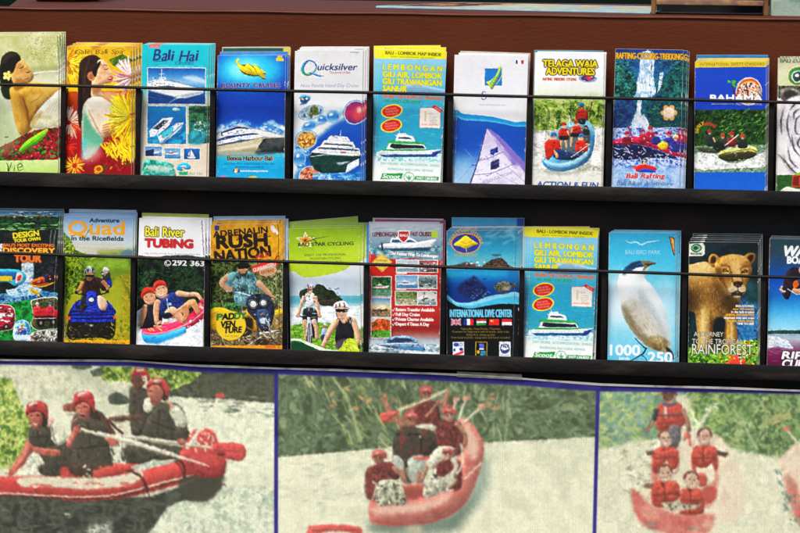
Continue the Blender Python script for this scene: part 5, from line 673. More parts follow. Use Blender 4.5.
    c.D_([(82, 304), (116, 304), (118, 352), (80, 352)], 20, ['#c4ccd4', '#ffffff', '#a4b0bc'], (6, 18), (2, 4), (60, 120), .6); c.D_([(194, 384), (250, 384), (250, 470), (196, 470)], 20, ['#2c2c34', '#08080a', '#3c3c44'], (8, 20), (2, 4), (50, 130), .6); c.B([(196, 372), (222, 372), (216, 390), (202, 390)], '#b07c5c', 3, .6); c.D_([(20, 420), (90, 410), (90, 470), (20, 470)], 30, ['#4c8020', '#9ccc4c', '#6ca030'], (6, 16), (2, 4), (-30, 30), .7); c.D_([(20, 360), (290, 356), (290, 404), (20, 404)], 34, ['#a8ccd4', '#ffffff', '#d4e4e8', '#88b8c4'], (12, 40), (1.5, 3.5), (-4, 4), .7); c.D_([(70, 280), (200, 276), (210, 326), (80, 326)], 50, ['#0c140a', '#38482c', '#202c18', '#4c5c38'], (4, 10), (2, 4), (0, 180), .8)
    c.grain(); return c
def art_red_boat():
    c = Press((371.3, 224.7), (441.8, 225), (369, 354.4), (362, 212, K), '#c03028', seed=17)
    c.R(0, 30, 320, 165, ('g', ['#b8c0c8', '#98a8b4', '#7c94a4', '#5c8494', '#487888'])); c.D_([(30, 54), (280, 54), (280, 74), (30, 74)], 20, ['#d0d8dc', '#8c98a4'], (20, 60), (2, 4), (-4, 4), .6); c.foam([(0, 126), (300, 120), (300, 168), (0, 168)], ['#3c6c7c', '#6c94a0', '#a8c0c4'], 60, (12, 40), (1.5, 3), (-4, 4))
    yacht(c, 78, 132, 184, '#d8e0e4', '#3c6088'); c.P([(100, 132), (250, 124), (236, 138), (110, 140)], '#2c4c60', 1); c.L([(74, 110), (74, 140)], 8, '#2c3c44', 2)
    c.T('LEMBONGAN', 84, 88, 15, '#6c2c30', w=88, bold=.02); c.T('FAST CRUISES', 212, 86, 15, '#6c2c30', w=72, bold=.02); c.P([(130, 66), (172, 66), (172, 86), (164, 102), (150, 112), (136, 102), (130, 86)], '#e4dcdc'); c.P([(134, 70), (168, 70), (168, 86), (161, 99), (150, 107), (139, 99), (134, 86)], '#b02830'); c.T('BALI', 151, 88, 9, '#f0e0dc', w=26, bold=.02)
    c.P([(0, 168), (100, 172), (200, 162), (320, 170), (320, 450), (0, 450)], ('g', ['#c43028', '#c02c24', '#b42820', '#b8342c', '#8c241c', '#5c2420']), 0, 1); c.D_([(100, 300), (280, 300), (280, 430), (100, 430)], 30, ['#d84838', '#7c1c18'], (20, 60), (3, 6), (-30, 10), .35, 3); c.P([(100, 152), (280, 148), (280, 172), (180, 164)], '#6c94a4', 4, .7)
    c.T('The Fastest Way To Lembongan', 186, 157, 12, '#f4f4f4', w=168, bold=.03, rot=3, shear=.1, out=('#3c3c48', .04))
    c.P([(72, 146), (110, 178), (74, 214), (36, 182)], '#e8c45c'); c.L([(72, 150), (106, 178), (74, 210), (40, 182), (72, 150)], 1.4, '#8c6c24'); c.T('Lembongan', 73, 176, 8, '#6c4c1c', w=40); c.T('Directly to', 73, 186, 6, '#6c4c1c', w=44); c.T('Island', 73, 196, 7, '#6c4c1c', w=24)
    def pic(x0, y0, x1, y1, cols, h=None): c.R(x0-3, y0-3, x1+3, y1+3, '#e8e4e0'); c.R(x0, y0, x1, y1, ('g', cols))
    pic(38, 232, 105, 298, ['#2c5830', '#4c7c44', '#3c6438']); c.leaves([(38, 232), (105, 232), (105, 258), (38, 262)], ['#1c4020', '#3c6c34', '#5c8c50'], 30); yacht(c, 44, 272, 54, '#f4f0f0', '#8c3434'); c.R(38, 276, 105, 298, ('n', ['#4c7c64', '#7ca48c'], 8), 2)
    pic(36, 306, 103, 372, ['#4c7cac', '#98b0bc', '#e0c08c', '#c89454', '#6c5c44']); c.P([(36, 346), (103, 346), (103, 372), (36, 372)], ('n', ['#5c5c50', '#a88c5c', '#3c3c38'], 8), 2); c.E(74, 338, 12, 8, '#f8e8b8', 0, 4); yacht(c, 46, 352, 44, '#504030', '#302820')
    pic(35, 378, 102, 446, ['#a8c0d0', '#d0d0b8', '#5c8c34']); c.leaves([(35, 392), (60, 378), (102, 384), (102, 420), (35, 424)], ['#c84c1c', '#e87c34', '#a83018', '#3c5c1c'], 60, (5, 12), (2, 4)); c.leaves([(35, 422), (102, 418), (102, 446), (35, 446)], ['#4c8c24', '#6cac3c', '#2c5c1c'], 40)
    for (x0, y0, x1, y1, k) in ((126, 172, 268, 212, 0), (124, 226, 266, 270, 1), (122, 282, 264, 328, 2)):
        m_ = (x0+x1)/2+6; pic(x0, y0, m_-2, y1, [['#98acb8', '#c0ccd0', '#4c8498'], ['#5c90c8', '#a8c8e0', '#2c74b0'], ['#b4b8a0', '#8c9870', '#b0a890']][k]); pic(m_+2, y0, x1, y1, [['#8c2c34', '#c8b8b8', '#3c2428'], ['#a8b8b4', '#4c6468', '#d8d8d0'], ['#b8b8a8', '#e0dcd4', '#3c6470']][k])
        if k < 2: yacht(c, x0+8, y1-10, 62, '#eceef0', '#2c4468')
        else: c.leaves([(x0, y0), (m_-2, y0), (m_-2, y0+22), (x0, y0+26)], ['#5c7440', '#8c9c68', '#3c5430'], 30); c.D_([(x0, y0+22), (m_-4, y0+22), (m_-4, y1), (x0, y1)], 24, ['#e4dcc8', '#6c6450', '#a89c80'], (6, 14), (2, 4), (-5, 5))
        c.D_([(m_+4, y0+4), (x1-2, y0+4), (x1-2, y1-3), (m_+4, y1-3)], 22, ['#f4f4f0', '#303840', '#7c8c90', '#c8a088'], (5, 14), (3, 6), (-20, 80))
        c.R(x0, y0-12, x0+38, y0-5, '#e8dcd4', .4, .0 if k == 0 else .9)
    for i, t in enumerate(('Return Transfer Available', 'Full Day Cruise', 'Private Charter Available', 'Depart 4 Times A Day')): c.T(t, 122, 351+i*17, 11, '#f4f0ec', 'l', w=(136, 84, 132, 116)[i], bold=.03); c.L([(108, 346+i*17), (112, 351+i*17), (119, 341+i*17)], 2, '#f4f0ec')
    c.R(110, 428, 290, 460, '#c8c4c0', 12, .6); c.R(0, 446, 320, 520, ('g', ['#8c8c90', '#a8b4bc', '#c8d0d4', '#d8dcdc']), 6); c.foam([(0, 470), (300, 466), (300, 500), (0, 500)], ['#6c8ca0', '#b8c8d0', '#e8eef0'], 70, (10, 30), (2, 4), (-5, 5))
    c.B([(50, 470), (90, 452), (120, 440), (170, 440), (196, 452), (222, 480), (214, 490), (120, 484)], ('n', ['#5c7c9c', '#98b0c4', '#3c5878'], 16)); c.P([(86, 462), (120, 446), (166, 446), (188, 458), (120, 462)], '#2c4460', 1); c.P([(124, 474), (222, 480), (214, 490), (130, 484)], '#4c88b4', 1); c.L([(60, 470), (120, 466), (200, 466)], 3, '#e4ecf0', .5)
    for i in range(4): c.T('Fast Cruises Lembongan Bali Jl. Bypass Sanur', 30, 490+i*8, 6, '#20242c', 'l', w=(130, 104, 120, 80)[i], bold=.02)
    c.R(172, 500, 300, 520, '#3c94b8'); c.R(172, 494, 300, 502, '#e8eef0'); c.P([(242, 70), (266, 66), (274, 92), (250, 90)], '#a8c83c', 1)
    c.grain(); return c
def art_dive():
    c = Press((446.2, 230.5), (518.4, 230.5), (447, 357), (440, 212, K), '#12161c', seed=18)
    c.R(0, 50, 320, 210, ('g', ['#3c7c98', '#2c84a4', '#2c94b4', '#48acc4', '#78bccc'])); c.D_([(150, 70), (280, 66), (280, 110), (150, 120)], 24, ['#6cb0c4', '#a8ccd4'], (20, 50), (3, 8), (-30, 10), .45, 3); c.B([(180, 152), (200, 148), (218, 154), (196, 158)], '#2c5468', 1); c.R(0, 150, 320, 200, '#88a8b0', 20, .5)
    c.B([(10, 196), (60, 186), (92, 178), (120, 190), (140, 200), (140, 208), (10, 208)], ('n', ['#28323c', '#4c5048'], 8), 1); c.leaves([(140, 206), (160, 184), (184, 170), (214, 164), (232, 176), (244, 190), (264, 200), (264, 210), (140, 210)], ['#201c1c', '#4c3830', '#6c5444', '#382c28'], 60, (5, 14), (3, 5), sm=1); c.D_([(90, 178), (160, 176), (160, 196), (90, 198)], 14, ['#c83c34', '#f0f0ec', '#e8d8d0', '#2c3c4c'], (5, 12), (3, 6), (-30, 30)); c.R(0, 196, 320, 212, '#c8d4d4', 5, .6)
    c.P([(0, 204), (320, 204), (320, 348), (0, 340)], ('g', ['#1c88b8', '#1470b0', '#0c4c94', '#103c84', '#1c4c8c'])); c.R(10, 208, 240, 230, '#3cacd0', 8, .6); c.B([(60, 280), (80, 252), (106, 236), (122, 228), (140, 244), (156, 262), (170, 300), (110, 310)], ('n', ['#1c2c5c', '#2c3c74', '#101c44'], 16), 5); c.D_([(60, 250), (160, 236), (164, 290), (70, 300)], 20, ['#3c5490', '#141c40'], (8, 20), (3, 6), (-60, 60), .6, 2); c.D_([(110, 270), (180, 280), (170, 320), (110, 310)], 30, ['#5cb4dc', '#8ccce8'], (3, 8), (2, 4), (0, 90), .6)
    c.B([(190, 268), (206, 250), (232, 246), (256, 256), (270, 250), (268, 274), (256, 268), (240, 284), (212, 288)], ('n', ['#3c4c44', '#7c7c60', '#282c34'], 8), 1); c.E(236, 270, 16, 8, '#b8b094', 0, 4, .7); c.E(206, 264, 3, 3, '#101418'); c.D_([(190, 282), (250, 276), (262, 296), (200, 300)], 18, ['#2c3c8c', '#4c5ca0'], (8, 20), (2, 4), (-20, 60), .7)
    c.P([(10, 304), (60, 320), (110, 320), (170, 300), (220, 292), (290, 304), (290, 530), (10, 530)], '#8ccfe4', 1, 1); c.P([(10, 314), (60, 328), (110, 332), (170, 316), (220, 304), (290, 320), (290, 530), (10, 530)], '#4cb4dc', 2, 1); c.P([(10, 324), (60, 334), (110, 342), (170, 332), (230, 326), (300, 350), (300, 530), (10, 530)], '#0e1014', 1, 1)
    # round badge
    c.arc('DEVASTION DIVERS', 90, 122, 52, -78, 78, 11, '#d89c34', bold=.015); c.E(90, 112, 53, 37, '#e08c2c'); c.E(90, 112, 49, 33, ('g', ['#283c80', '#30489c', '#244c90'])); c.D_(c.ep(90, 112, 44, 28), 14, ['#4c60b0', '#1c2c64'], (10, 24), (2, 5), (-20, 20), .6); c.B([(48, 116), (70, 98), (84, 86), (92, 84), (104, 92), (120, 104), (134, 114), (112, 122), (90, 130), (66, 122)], '#f0c82c'); c.L([(70, 104), (90, 112), (112, 102)], 1.4, '#a8801c', 0, 1); c.L([(90, 128), (94, 142)], 2, '#f0c82c'); c.arc('ADVENTURES', 90, 108, 46, 214, 146, 9, '#d89c34') if 0 else c.T('ADVENTURES', 90, 158, 10, '#d89c34', w=84, bold=.01)
    c.T('INTERNATIONAL DIVE CENTER', 145, 372, 26, '#70ccea', w=218, bold=.025)
    def fl(x, y, w, h, k):
        if k == 'h': c.R(x, y, x+w, y+h/3, '#c8302c'); c.R(x, y+h/3, x+w, y+2*h/3, '#f0f0f0'); c.R(x, y+2*h/3, x+w, y+h, '#2c8c4c')
        if k == 'f': c.R(x, y, x+w/3, y+h, '#24408c'); c.R(x+w/3, y, x+2*w/3, y+h, '#f0f0f0'); c.R(x+2*w/3, y, x+w, y+h, '#d83038')
        if k == 'c': c.R(x, y, x+w, y+h, '#d8302c'); c.E(x+8, y+7, 4, 4, '#f0d03c'); [c.E(x+15, y+3+i*4, 1.2, 1.2, '#f0d03c') for i in range(3)]
        if k == 'i': c.R(x, y, x+w, y+h/2, '#d02c34'); c.R(x, y+h/2, x+w, y+h, '#f0f0f0')
        if k == 'u':
            c.R(x, y, x+w, y+h, '#2c3c80'); c.L([(x, y), (x+w, y+h)], 5, '#f0f0f0'); c.L([(x+w, y), (x, y+h)], 5, '#f0f0f0'); c.L([(x, y), (x+w, y+h)], 2, '#d0303c'); c.L([(x+w, y), (x, y+h)], 2, '#d0303c'); c.R(x, y+h*.35, x+w, y+h*.65, '#f0f0f0'); c.R(x+w*.4, y, x+w*.6, y+h, '#f0f0f0'); c.R(x, y+h*.42, x+w, y+h*.58, '#d0303c'); c.R(x+w*.44, y, x+w*.56, y+h, '#d0303c')
    for i, k in enumerate('ufhci'): fl(39+i*45, 379, 35, 22, k)
    for i, (t, w) in enumerate((('Padang Bai - Nusa Penida - Tulamben', 138), ('Courses for beginners and all levels, daily trips', 200))): c.T(t, 144, 417+i*10, 7, '#c8a028', w=w, bold=.015)
    for i, (t, w) in enumerate((('Safety first, always guided', 100), ('Free hotel transfer, equipment and lunch included', 204))): c.T(t, 144, 438+i*10, 7, '#c8a028', w=w, bold=.015)
    c.R(46, 460, 86, 514, '#e8ecf0'); c.E(58, 470, 9, 7, '#3c5ca8'); c.T('SDI', 74, 476, 12, '#3c5ca8', w=18); c.E(76, 486, 7, 6, '#283c80'); c.P([(50, 504), (84, 490), (84, 500), (50, 512)], '#d83848'); c.R(48, 484, 56, 494, '#3c5ca8')
    c.R(126, 459, 168, 515, '#a8901c'); c.R(129, 462, 165, 512, '#101418'); c.R(140, 466, 156, 486, '#5868b8'); c.R(140, 482, 156, 488, '#d0d4e0'); c.R(144, 492, 162, 508, '#3c94c4'); c.E(136, 496, 5, 6, '#e8a82c'); c.T('TDI', 152, 506, 8, '#1c3c5c', w=14)
    c.R(210, 459, 250, 515, '#e4e8ee'); c.E(230, 484, 17, 18, '#3c4c84'); c.E(230, 481, 13, 13, '#e4e8ee'); c.T('PADI', 230, 480, 11, '#28386c', w=26, bold=.02); c.P([(216, 484), (230, 498), (244, 484), (230, 490)], '#28386c'); c.T('DIVE CENTER', 230, 510, 5, '#6c7490', w=30)
    c.L([(268, 70), (262, 340), (258, 510)], 1.6, '#5c6c70', .5)
    c.grain(); return c
def art_bird():
    c = Press((609, 232.7), (676, 233.4), (607.6, 361), (602, 222, K), '#4cb4d8', seed=20)
    c.R(0, 30, 300, 520, ('g', ['#3ca4cc', '#44acd4', '#5cbcdc', '#88d0e8', '#a8dcf0', '#98d4ec', '#7cc8e4', '#60b8dc'])); c.E(70, 270, 60, 90, '#dcf0f8', 0, 24, .8); c.E(230, 330, 60, 110, '#b0e0f2', 0, 26, .7); c.R(255, 40, 300, 520, '#3ca0cc', 14, .4)
    c.L([(84, 66), (100, 74), (122, 72), (140, 82), (156, 74), (176, 70), (204, 66)], [1, 4, 5, 5, 5, 4, 1], '#a4dcee', .4, 1); c.T('BALI BIRD PARK', 145, 115, 15, '#a8dcee', w=124, bold=-.005, sp=.95)
    c.P([(236, 50), (257, 58), (257, 122), (252, 116)], '#283428'); c.P([(240, 54), (254, 60), (256, 118), (249, 92)], '#e87c28'); c.P([(245, 60), (254, 64), (256, 100)], '#e8b04c')
    body = [(60, 196), (68, 176), (84, 160), (108, 146), (134, 142), (158, 150), (170, 156), (160, 172), (152, 196), (176, 226), (202, 262), (222, 306), (234, 352), (243, 410), (246, 450), (232, 466), (206, 458), (160, 440), (120, 404), (90, 362), (70, 318), (64, 270), (56, 226)]
    mk = c.mask(body, 1, 1)
    c.B(body, ('n', ['#cfe2ea', '#e6f0f2', '#dce8ea'], 60), 1.5)
    c.B([(62, 250), (70, 320), (110, 400), (160, 446), (230, 470), (240, 440), (210, 380), (170, 330), (120, 290), (90, 270)], ('n', ['#a89f86', '#ccc6b4', '#958b70'], 40), 14, .8, mk); c.B([(70, 290), (96, 360), (140, 420), (200, 456), (190, 436), (130, 380), (96, 320)], '#6c6248', 9, .5, mk); c.B([(92, 270), (150, 290), (150, 330), (110, 330)], '#8c8c84', 16, .5, mk); c.B([(150, 200), (190, 280), (230, 400), (240, 430), (200, 330), (150, 240)], '#f0f6f6', 8, .7, mk); c.B([(60, 230), (70, 190), (100, 170), (130, 200), (120, 260), (70, 290)], '#eaf4f8', 16, .7, mk)
    c.D_([(70, 250), (160, 240), (235, 440), (180, 440), (90, 350)], 90, ['#e8e4d4', '#7c6c44', '#b0a888'], (10, 26), (1, 2), (50, 75), .35, .6, clip=mk)
    c.B([(70, 180), (80, 162), (108, 146), (136, 140), (158, 148), (150, 158), (120, 164), (104, 176), (84, 182)], ('n', ['#1c5c98', '#2c7cb8', '#184878'], 14), 1.2); c.B([(84, 166), (100, 148), (130, 138), (142, 142), (118, 152), (100, 162)], '#2c4458', 2); c.P([(138, 140), (160, 138), (194, 146), (174, 154), (158, 164), (146, 174), (148, 156)], '#7c7050', .6, 1); c.P([(150, 148), (192, 147), (164, 156)], '#3c3828', .6); c.L([(150, 152), (190, 147)], 1, '#20201c', .3); c.E(120, 154, 4, 4, '#141414'); c.E(121, 153, 1.4, 1.4, '#ffffff'); c.D_([(72, 170), (110, 150), (110, 176), (76, 186)], 14, ['#5c9cc8', '#12406c'], (8, 14), (1, 2), (-40, -10), .6, clip=None)
    c.B([(150, 424), (176, 404), (220, 408), (240, 440), (220, 458), (180, 450)], ('n', ['#5c4820', '#8c7440', '#b49c64'], 16), 4, .8); c.L([(158, 446), (146, 466), (120, 482), (100, 492)], [6, 5, 4, 3], '#3c2c18', .5, 1); c.L([(156, 448), (134, 430), (116, 410)], [4, 2], '#3c2c18', .5, 1); c.L([(142, 470), (156, 484), (160, 496)], [3, 2], '#3c2c18', .5, 1); c.B([(226, 440), (250, 460), (254, 488), (234, 470)], '#24303c', 1)
    c.T('1000', 82, 472, 36, '#f2f6f6', w=104, bold=.03); c.T('250', 206, 497, 36, '#f2f6f6', w=84, bold=.03); c.T('birds', 80, 488, 10, '#f2f6f6', w=36, bold=.02); c.T('species', 150, 496, 8, '#e4f0f4', w=34); c.L([(266, 470), (264, 496)], 6, '#a83828', 1, 0, .0)
    c.L([(262, 40), (270, 300), (268, 500)], 1.5, '#2c7ca0', .4)
    c.B([(66, 300), (90, 300), (130, 372), (190, 430), (230, 458), (190, 456), (120, 410), (80, 350)], '#6b5f42', 8, .55, mk); c.B([(100, 250), (150, 300), (190, 370), (210, 420), (170, 400), (120, 340), (90, 280)], '#c4bfae', 12, .5, mk); c.B([(130, 240), (180, 290), (220, 370), (236, 430), (222, 430), (180, 340), (140, 290)], '#8c9494', 9, .5, mk); c.B([(60, 200), (84, 178), (112, 176), (100, 230), (72, 250)], '#ffffff', 10, .7, mk); c.D_([(80, 280), (150, 300), (226, 440), (170, 440), (100, 380)], 80, ['#5c5036', '#d8d2c0', '#948a70'], (10, 26), (1, 2), (45, 70), .35, .5, clip=mk)
    c.B([(70, 182), (90, 160), (120, 150), (128, 158), (100, 172), (84, 188)], '#123c64', 4, .7)
    c.grain(); return c
def art_lioness():
    c = Press((688.2, 241.6), (757.6, 242.6), (688.2, 365.2), (682, 225, K), '#1c3c48', seed=21)
    c.R(0, 50, 320, 520, ('n', ['#0c1c20', '#16343c', '#12282c'], 40)); c.R(180, 260, 320, 430, ('n', ['#1c4c80', '#2c6c9c', '#3c84b0', '#184068'], 22), 10); c.R(220, 200, 320, 280, ('n', ['#1c4448', '#2c5c60'], 20), 10); c.leaves([(18, 340), (60, 330), (80, 420), (18, 440)], ['#0c2428', '#1c4448', '#123434'], 30, (8, 20), (3, 6)); c.D_([(200, 260), (280, 260), (280, 420), (190, 420)], 40, ['#4c9cc8', '#1c5484', '#6cb4d4'], (4, 12), (3, 8), (0, 90), .5, 1)
    body = [(18, 156), (40, 138), (80, 130), (104, 146), (130, 160), (180, 200), (200, 240), (204, 270), (196, 320), (190, 350), (196, 386), (196, 440), (150, 446), (146, 400), (152, 340), (130, 330), (112, 360), (106, 420), (112, 450), (60, 452), (56, 400), (50, 350), (44, 310), (18, 290)]
    mk = c.mask(body, 1, .8)
    c.B(body, ('n', ['#8c6830', '#c09850', '#a87c3c', '#d0ac68'], 44), 1)
    c.B([(18, 150), (60, 136), (100, 146), (110, 170), (60, 180), (18, 190)], '#dcbc80', 10, .7, mk); c.B([(18, 220), (60, 210), (100, 240), (80, 300), (40, 310), (18, 300)], '#7c5824', 14, .6, mk); c.B([(104, 200), (136, 230), (150, 300), (140, 330), (110, 300), (96, 250)], '#5c4018', 14, .6, mk); c.B([(56, 280), (90, 300), (96, 380), (90, 440), (62, 440), (60, 360)], '#d8b878', 8, .5, mk); c.L([(112, 330), (106, 380), (108, 440)], [8, 14, 12], '#6c4c1c', 5, 1, .7, mk); c.L([(188, 340), (194, 400), (194, 440)], [8, 12], '#6c4c1c', 4, 1, .6, mk); c.L([(60, 190), (50, 260), (60, 330)], [6, 16, 8], '#6c4c20', 8, 1, .5, mk)
    c.D_([(18, 140), (120, 150), (200, 250), (190, 340), (110, 430), (60, 430), (20, 290)], 420, ['#e4c88c', '#553812', '#a87c3c', '#d0a860'], (6, 18), (1, 2.2), (50, 120), .5, .3, clip=mk)
    # head: broad muzzle, long nose bridge, slanted eyes
    c.B([(94, 142), (92, 120), (102, 104), (116, 104), (130, 118), (128, 136), (110, 150)], '#a67834', .8); c.B([(100, 134), (100, 118), (108, 110), (118, 118), (116, 132)], '#2c1c0a', 2.5, .9)
    c.B([(212, 120), (226, 104), (244, 99), (258, 106), (254, 128), (238, 146), (222, 142)], '#9c7030', .8); c.B([(224, 124), (236, 110), (250, 108), (246, 126), (234, 136)], '#22150a', 2.5, .9)
    head = [(116, 134), (132, 115), (158, 107), (190, 105), (216, 112), (236, 128), (245, 156), (240, 184), (229, 206), (224, 234), (211, 253), (191, 263), (172, 255), (159, 238), (146, 214), (128, 190), (115, 160)]
    hm = c.mask(head, 1, .8); c.B(head, ('n', ['#93682c', '#bd914c', '#a87c3c', '#c9a05c'], 26), 1)
    c.B([(150, 108), (214, 110), (208, 150), (186, 160), (162, 150)], '#cfa565', 8, .6, hm); c.B([(116, 150), (138, 158), (150, 200), (164, 244), (140, 220), (120, 180)], '#5f3f16', 6, .75, hm); c.B([(246, 150), (236, 160), (228, 200), (222, 240), (240, 210)], '#6c4a1c', 5, .7, hm)
    c.P([(170, 130), (204, 130), (212, 206), (180, 206)], '#d6b074', 4, 0, .75, hm); c.L([(168, 150), (172, 176), (178, 206)], [3, 6, 3], '#6a4618', 2, 1, .8, hm); c.L([(204, 152), (210, 180), (213, 206)], [3, 6, 3], '#6a4618', 2, 1, .8, hm)
    c.L([(134, 146), (152, 142), (168, 152)], [3, 8, 4], '#7a5220', 2.4, 1, .8, hm); c.L([(206, 154), (220, 146), (236, 150)], [4, 8, 3], '#7a5220', 2.4, 1, .8, hm); c.L([(138, 172), (152, 174), (164, 172)], [2, 5, 2], '#e2c690', 1.6, 1, .8, hm); c.L([(208, 176), (222, 178), (234, 174)], [2, 5, 2], '#e2c690', 1.6, 1, .8, hm)
    for ex, ey, sg in ((152, 162, 1), (220, 165, -1)):
        c.B([(ex-11*sg, ey-2), (ex-2*sg, ey-6), (ex+7*sg, ey-2), (ex+12*sg, ey+5), (ex+2*sg, ey+5), (ex-7*sg, ey+3)], '#1a1006', .4); c.E(ex, ey, 4.4, 3.2, '#b08c34'); c.E(ex, ey, 2, 2.4, '#080502'); c.E(ex-1.4, ey-1.4, .9, .9, '#f4f0e0')
    c.B([(160, 226), (174, 212), (194, 206), (214, 212), (224, 228), (214, 246), (194, 252), (172, 246)], '#d8c6a2', 4, .85, hm); c.B([(178, 204), (196, 200), (214, 205), (208, 217), (196, 222), (184, 217)], '#2c1812', 1); c.L([(183, 206), (196, 203), (208, 206)], 1.6, '#6c4a3c', .8, 1); c.L([(196, 220), (195, 236)], 2.6, '#1c100c', .5); c.L([(166, 240), (180, 242), (195, 236), (208, 242), (220, 238)], [2, 5, 3.4, 5, 2], '#140c08', .6, 1); c.B([(172, 244), (195, 240), (214, 243), (206, 256), (180, 256)], '#2c2018', 2, .85, hm); c.B([(180, 253), (206, 253), (198, 262), (186, 262)], '#c8bca4', 1.6, 1, hm)
    c.D_([(170, 226), (186, 222), (184, 236), (170, 236)], 7, ['#4c3420'], (1.5, 2.5), (1, 1.6), (0, 90), .8); c.D_([(204, 224), (220, 226), (218, 236), (204, 236)], 7, ['#4c3420'], (1.5, 2.5), (1, 1.6), (0, 90), .8)
    c.B([(150, 240), (172, 258), (200, 266), (204, 300), (176, 320), (150, 290)], '#2a1c0a', 8, .6, mk)
    for i in range(7): c.L([(172, 226+i*3), (142, 228+i*5), (120, 238+i*5)], [1, .6], '#f4ecd8', .3, 1, .6)
    c.P([(20, 66), (72, 64), (78, 72), (78, 104), (70, 110), (22, 110)], '#d8dcc8'); c.E(48, 82, 19, 15, '#1c5c38'); c.E(48, 82, 15, 11, '#88b890'); c.E(46, 82, 9, 7, '#1c5c38'); c.T('BALI SAFARI', 48, 105, 7, '#2c4c34', w=38, bold=.02)
    for i, (t, w) in enumerate((('BALI ZOO PARK', 64), ('over 300 animals', 74), ('in the lush tropical', 80), ('ANIMAL ENCOUNTERS', 100), ('elephant ride and tram', 106), ('for the whole family', 92), ('TIME TO LIVE', 60))): c.T(t, 254, 292+i*10.4, 7.5, '#e8ae2c' if i in (1, 3, 5) else '#f0ece0', 'r', w=w, bold=.03)
    # tropical fringe
    c.leaves([(18, 430), (60, 440), (120, 436), (200, 410), (285, 404), (285, 520), (18, 520)], ['#2c5c1c', '#5c9c2c', '#8cbc3c', '#1c3c14'], 120, (8, 20), (3, 6), sc=10); c.D_([(140, 420), (285, 404), (285, 500), (130, 500)], 120, ['#f0d428', '#e8b81c', '#3c8c2c', '#d84c34', '#f4ec80'], (6, 14), (4, 7)); c.D_([(18, 446), (130, 446), (130, 500), (18, 500)], 60, ['#3c8c24', '#6cb43c', '#1c5014', '#a4cc4c'], (10, 24), (3, 6), (-70, 70)); c.B([(160, 496), (176, 470), (196, 460), (206, 480), (220, 472), (222, 496)], '#e0502c', 1); c.D_([(160, 470), (224, 466), (224, 498), (160, 498)], 14, ['#f0dcc8', '#e05430', '#c83c20'], (6, 14), (3, 5))
    def chalk(t, x, y, h, w): c.T(t, x, y, h, '#eeeadc', 'l', w=w, bold=.005, out=('#403c20', .03))
    chalk('A JOURNEY', 42, 394, 16, 104); chalk('TO THE TROPICAL', 36, 420, 17, 178); c.T('RAINFOREST', 36, 457, 36, '#f2eee0', 'l', w=214, bold=.0, out=('#3c4420', .03))
    c.L([(266, 66), (268, 400), (270, 500)], 1.6, '#5c6c5c', .5, 0, .6)
    c.B([(110, 150), (130, 190), (160, 240), (190, 262), (196, 300), (170, 320), (140, 290), (120, 230)], '#4c3410', 12, .6, mk); c.B([(18, 230), (50, 250), (60, 300), (18, 310)], '#4c3410', 12, .6, mk); c.B([(112, 340), (150, 330), (152, 400), (146, 440), (116, 440)], '#0c1c1c', 4, .75); c.L([(100, 300), (104, 370), (106, 440)], [4, 10, 6], '#5c3c14', 3, 1, .7, mk); c.L([(154, 350), (152, 400), (152, 440)], [5, 8, 5], '#5c3c14', 3, 1, .7, mk); c.L([(24, 148), (70, 134), (100, 146)], [6, 10, 4], '#ecd4a0', 5, 1, .7, mk); c.L([(70, 300), (76, 360), (78, 430)], [6, 12, 8], '#ead09c', 5, 1, .6, mk); c.L([(176, 340), (178, 390), (178, 430)], [5, 10, 7], '#e4c890', 4, 1, .6, mk)
    c.D_([(124, 112), (236, 116), (226, 220), (130, 210)], 200, ['#ecd098', '#6a4618', '#b88848'], (4, 10), (.8, 1.8), (60, 120), .5, .2, clip=hm)
    c.R(180, 60, 290, 100, '#0a181c', 14, .7)
    c.B([(30, 140), (80, 130), (110, 150), (90, 175), (40, 175)], '#d8bc84', 8, .4, mk); 
    c.grain(); return c
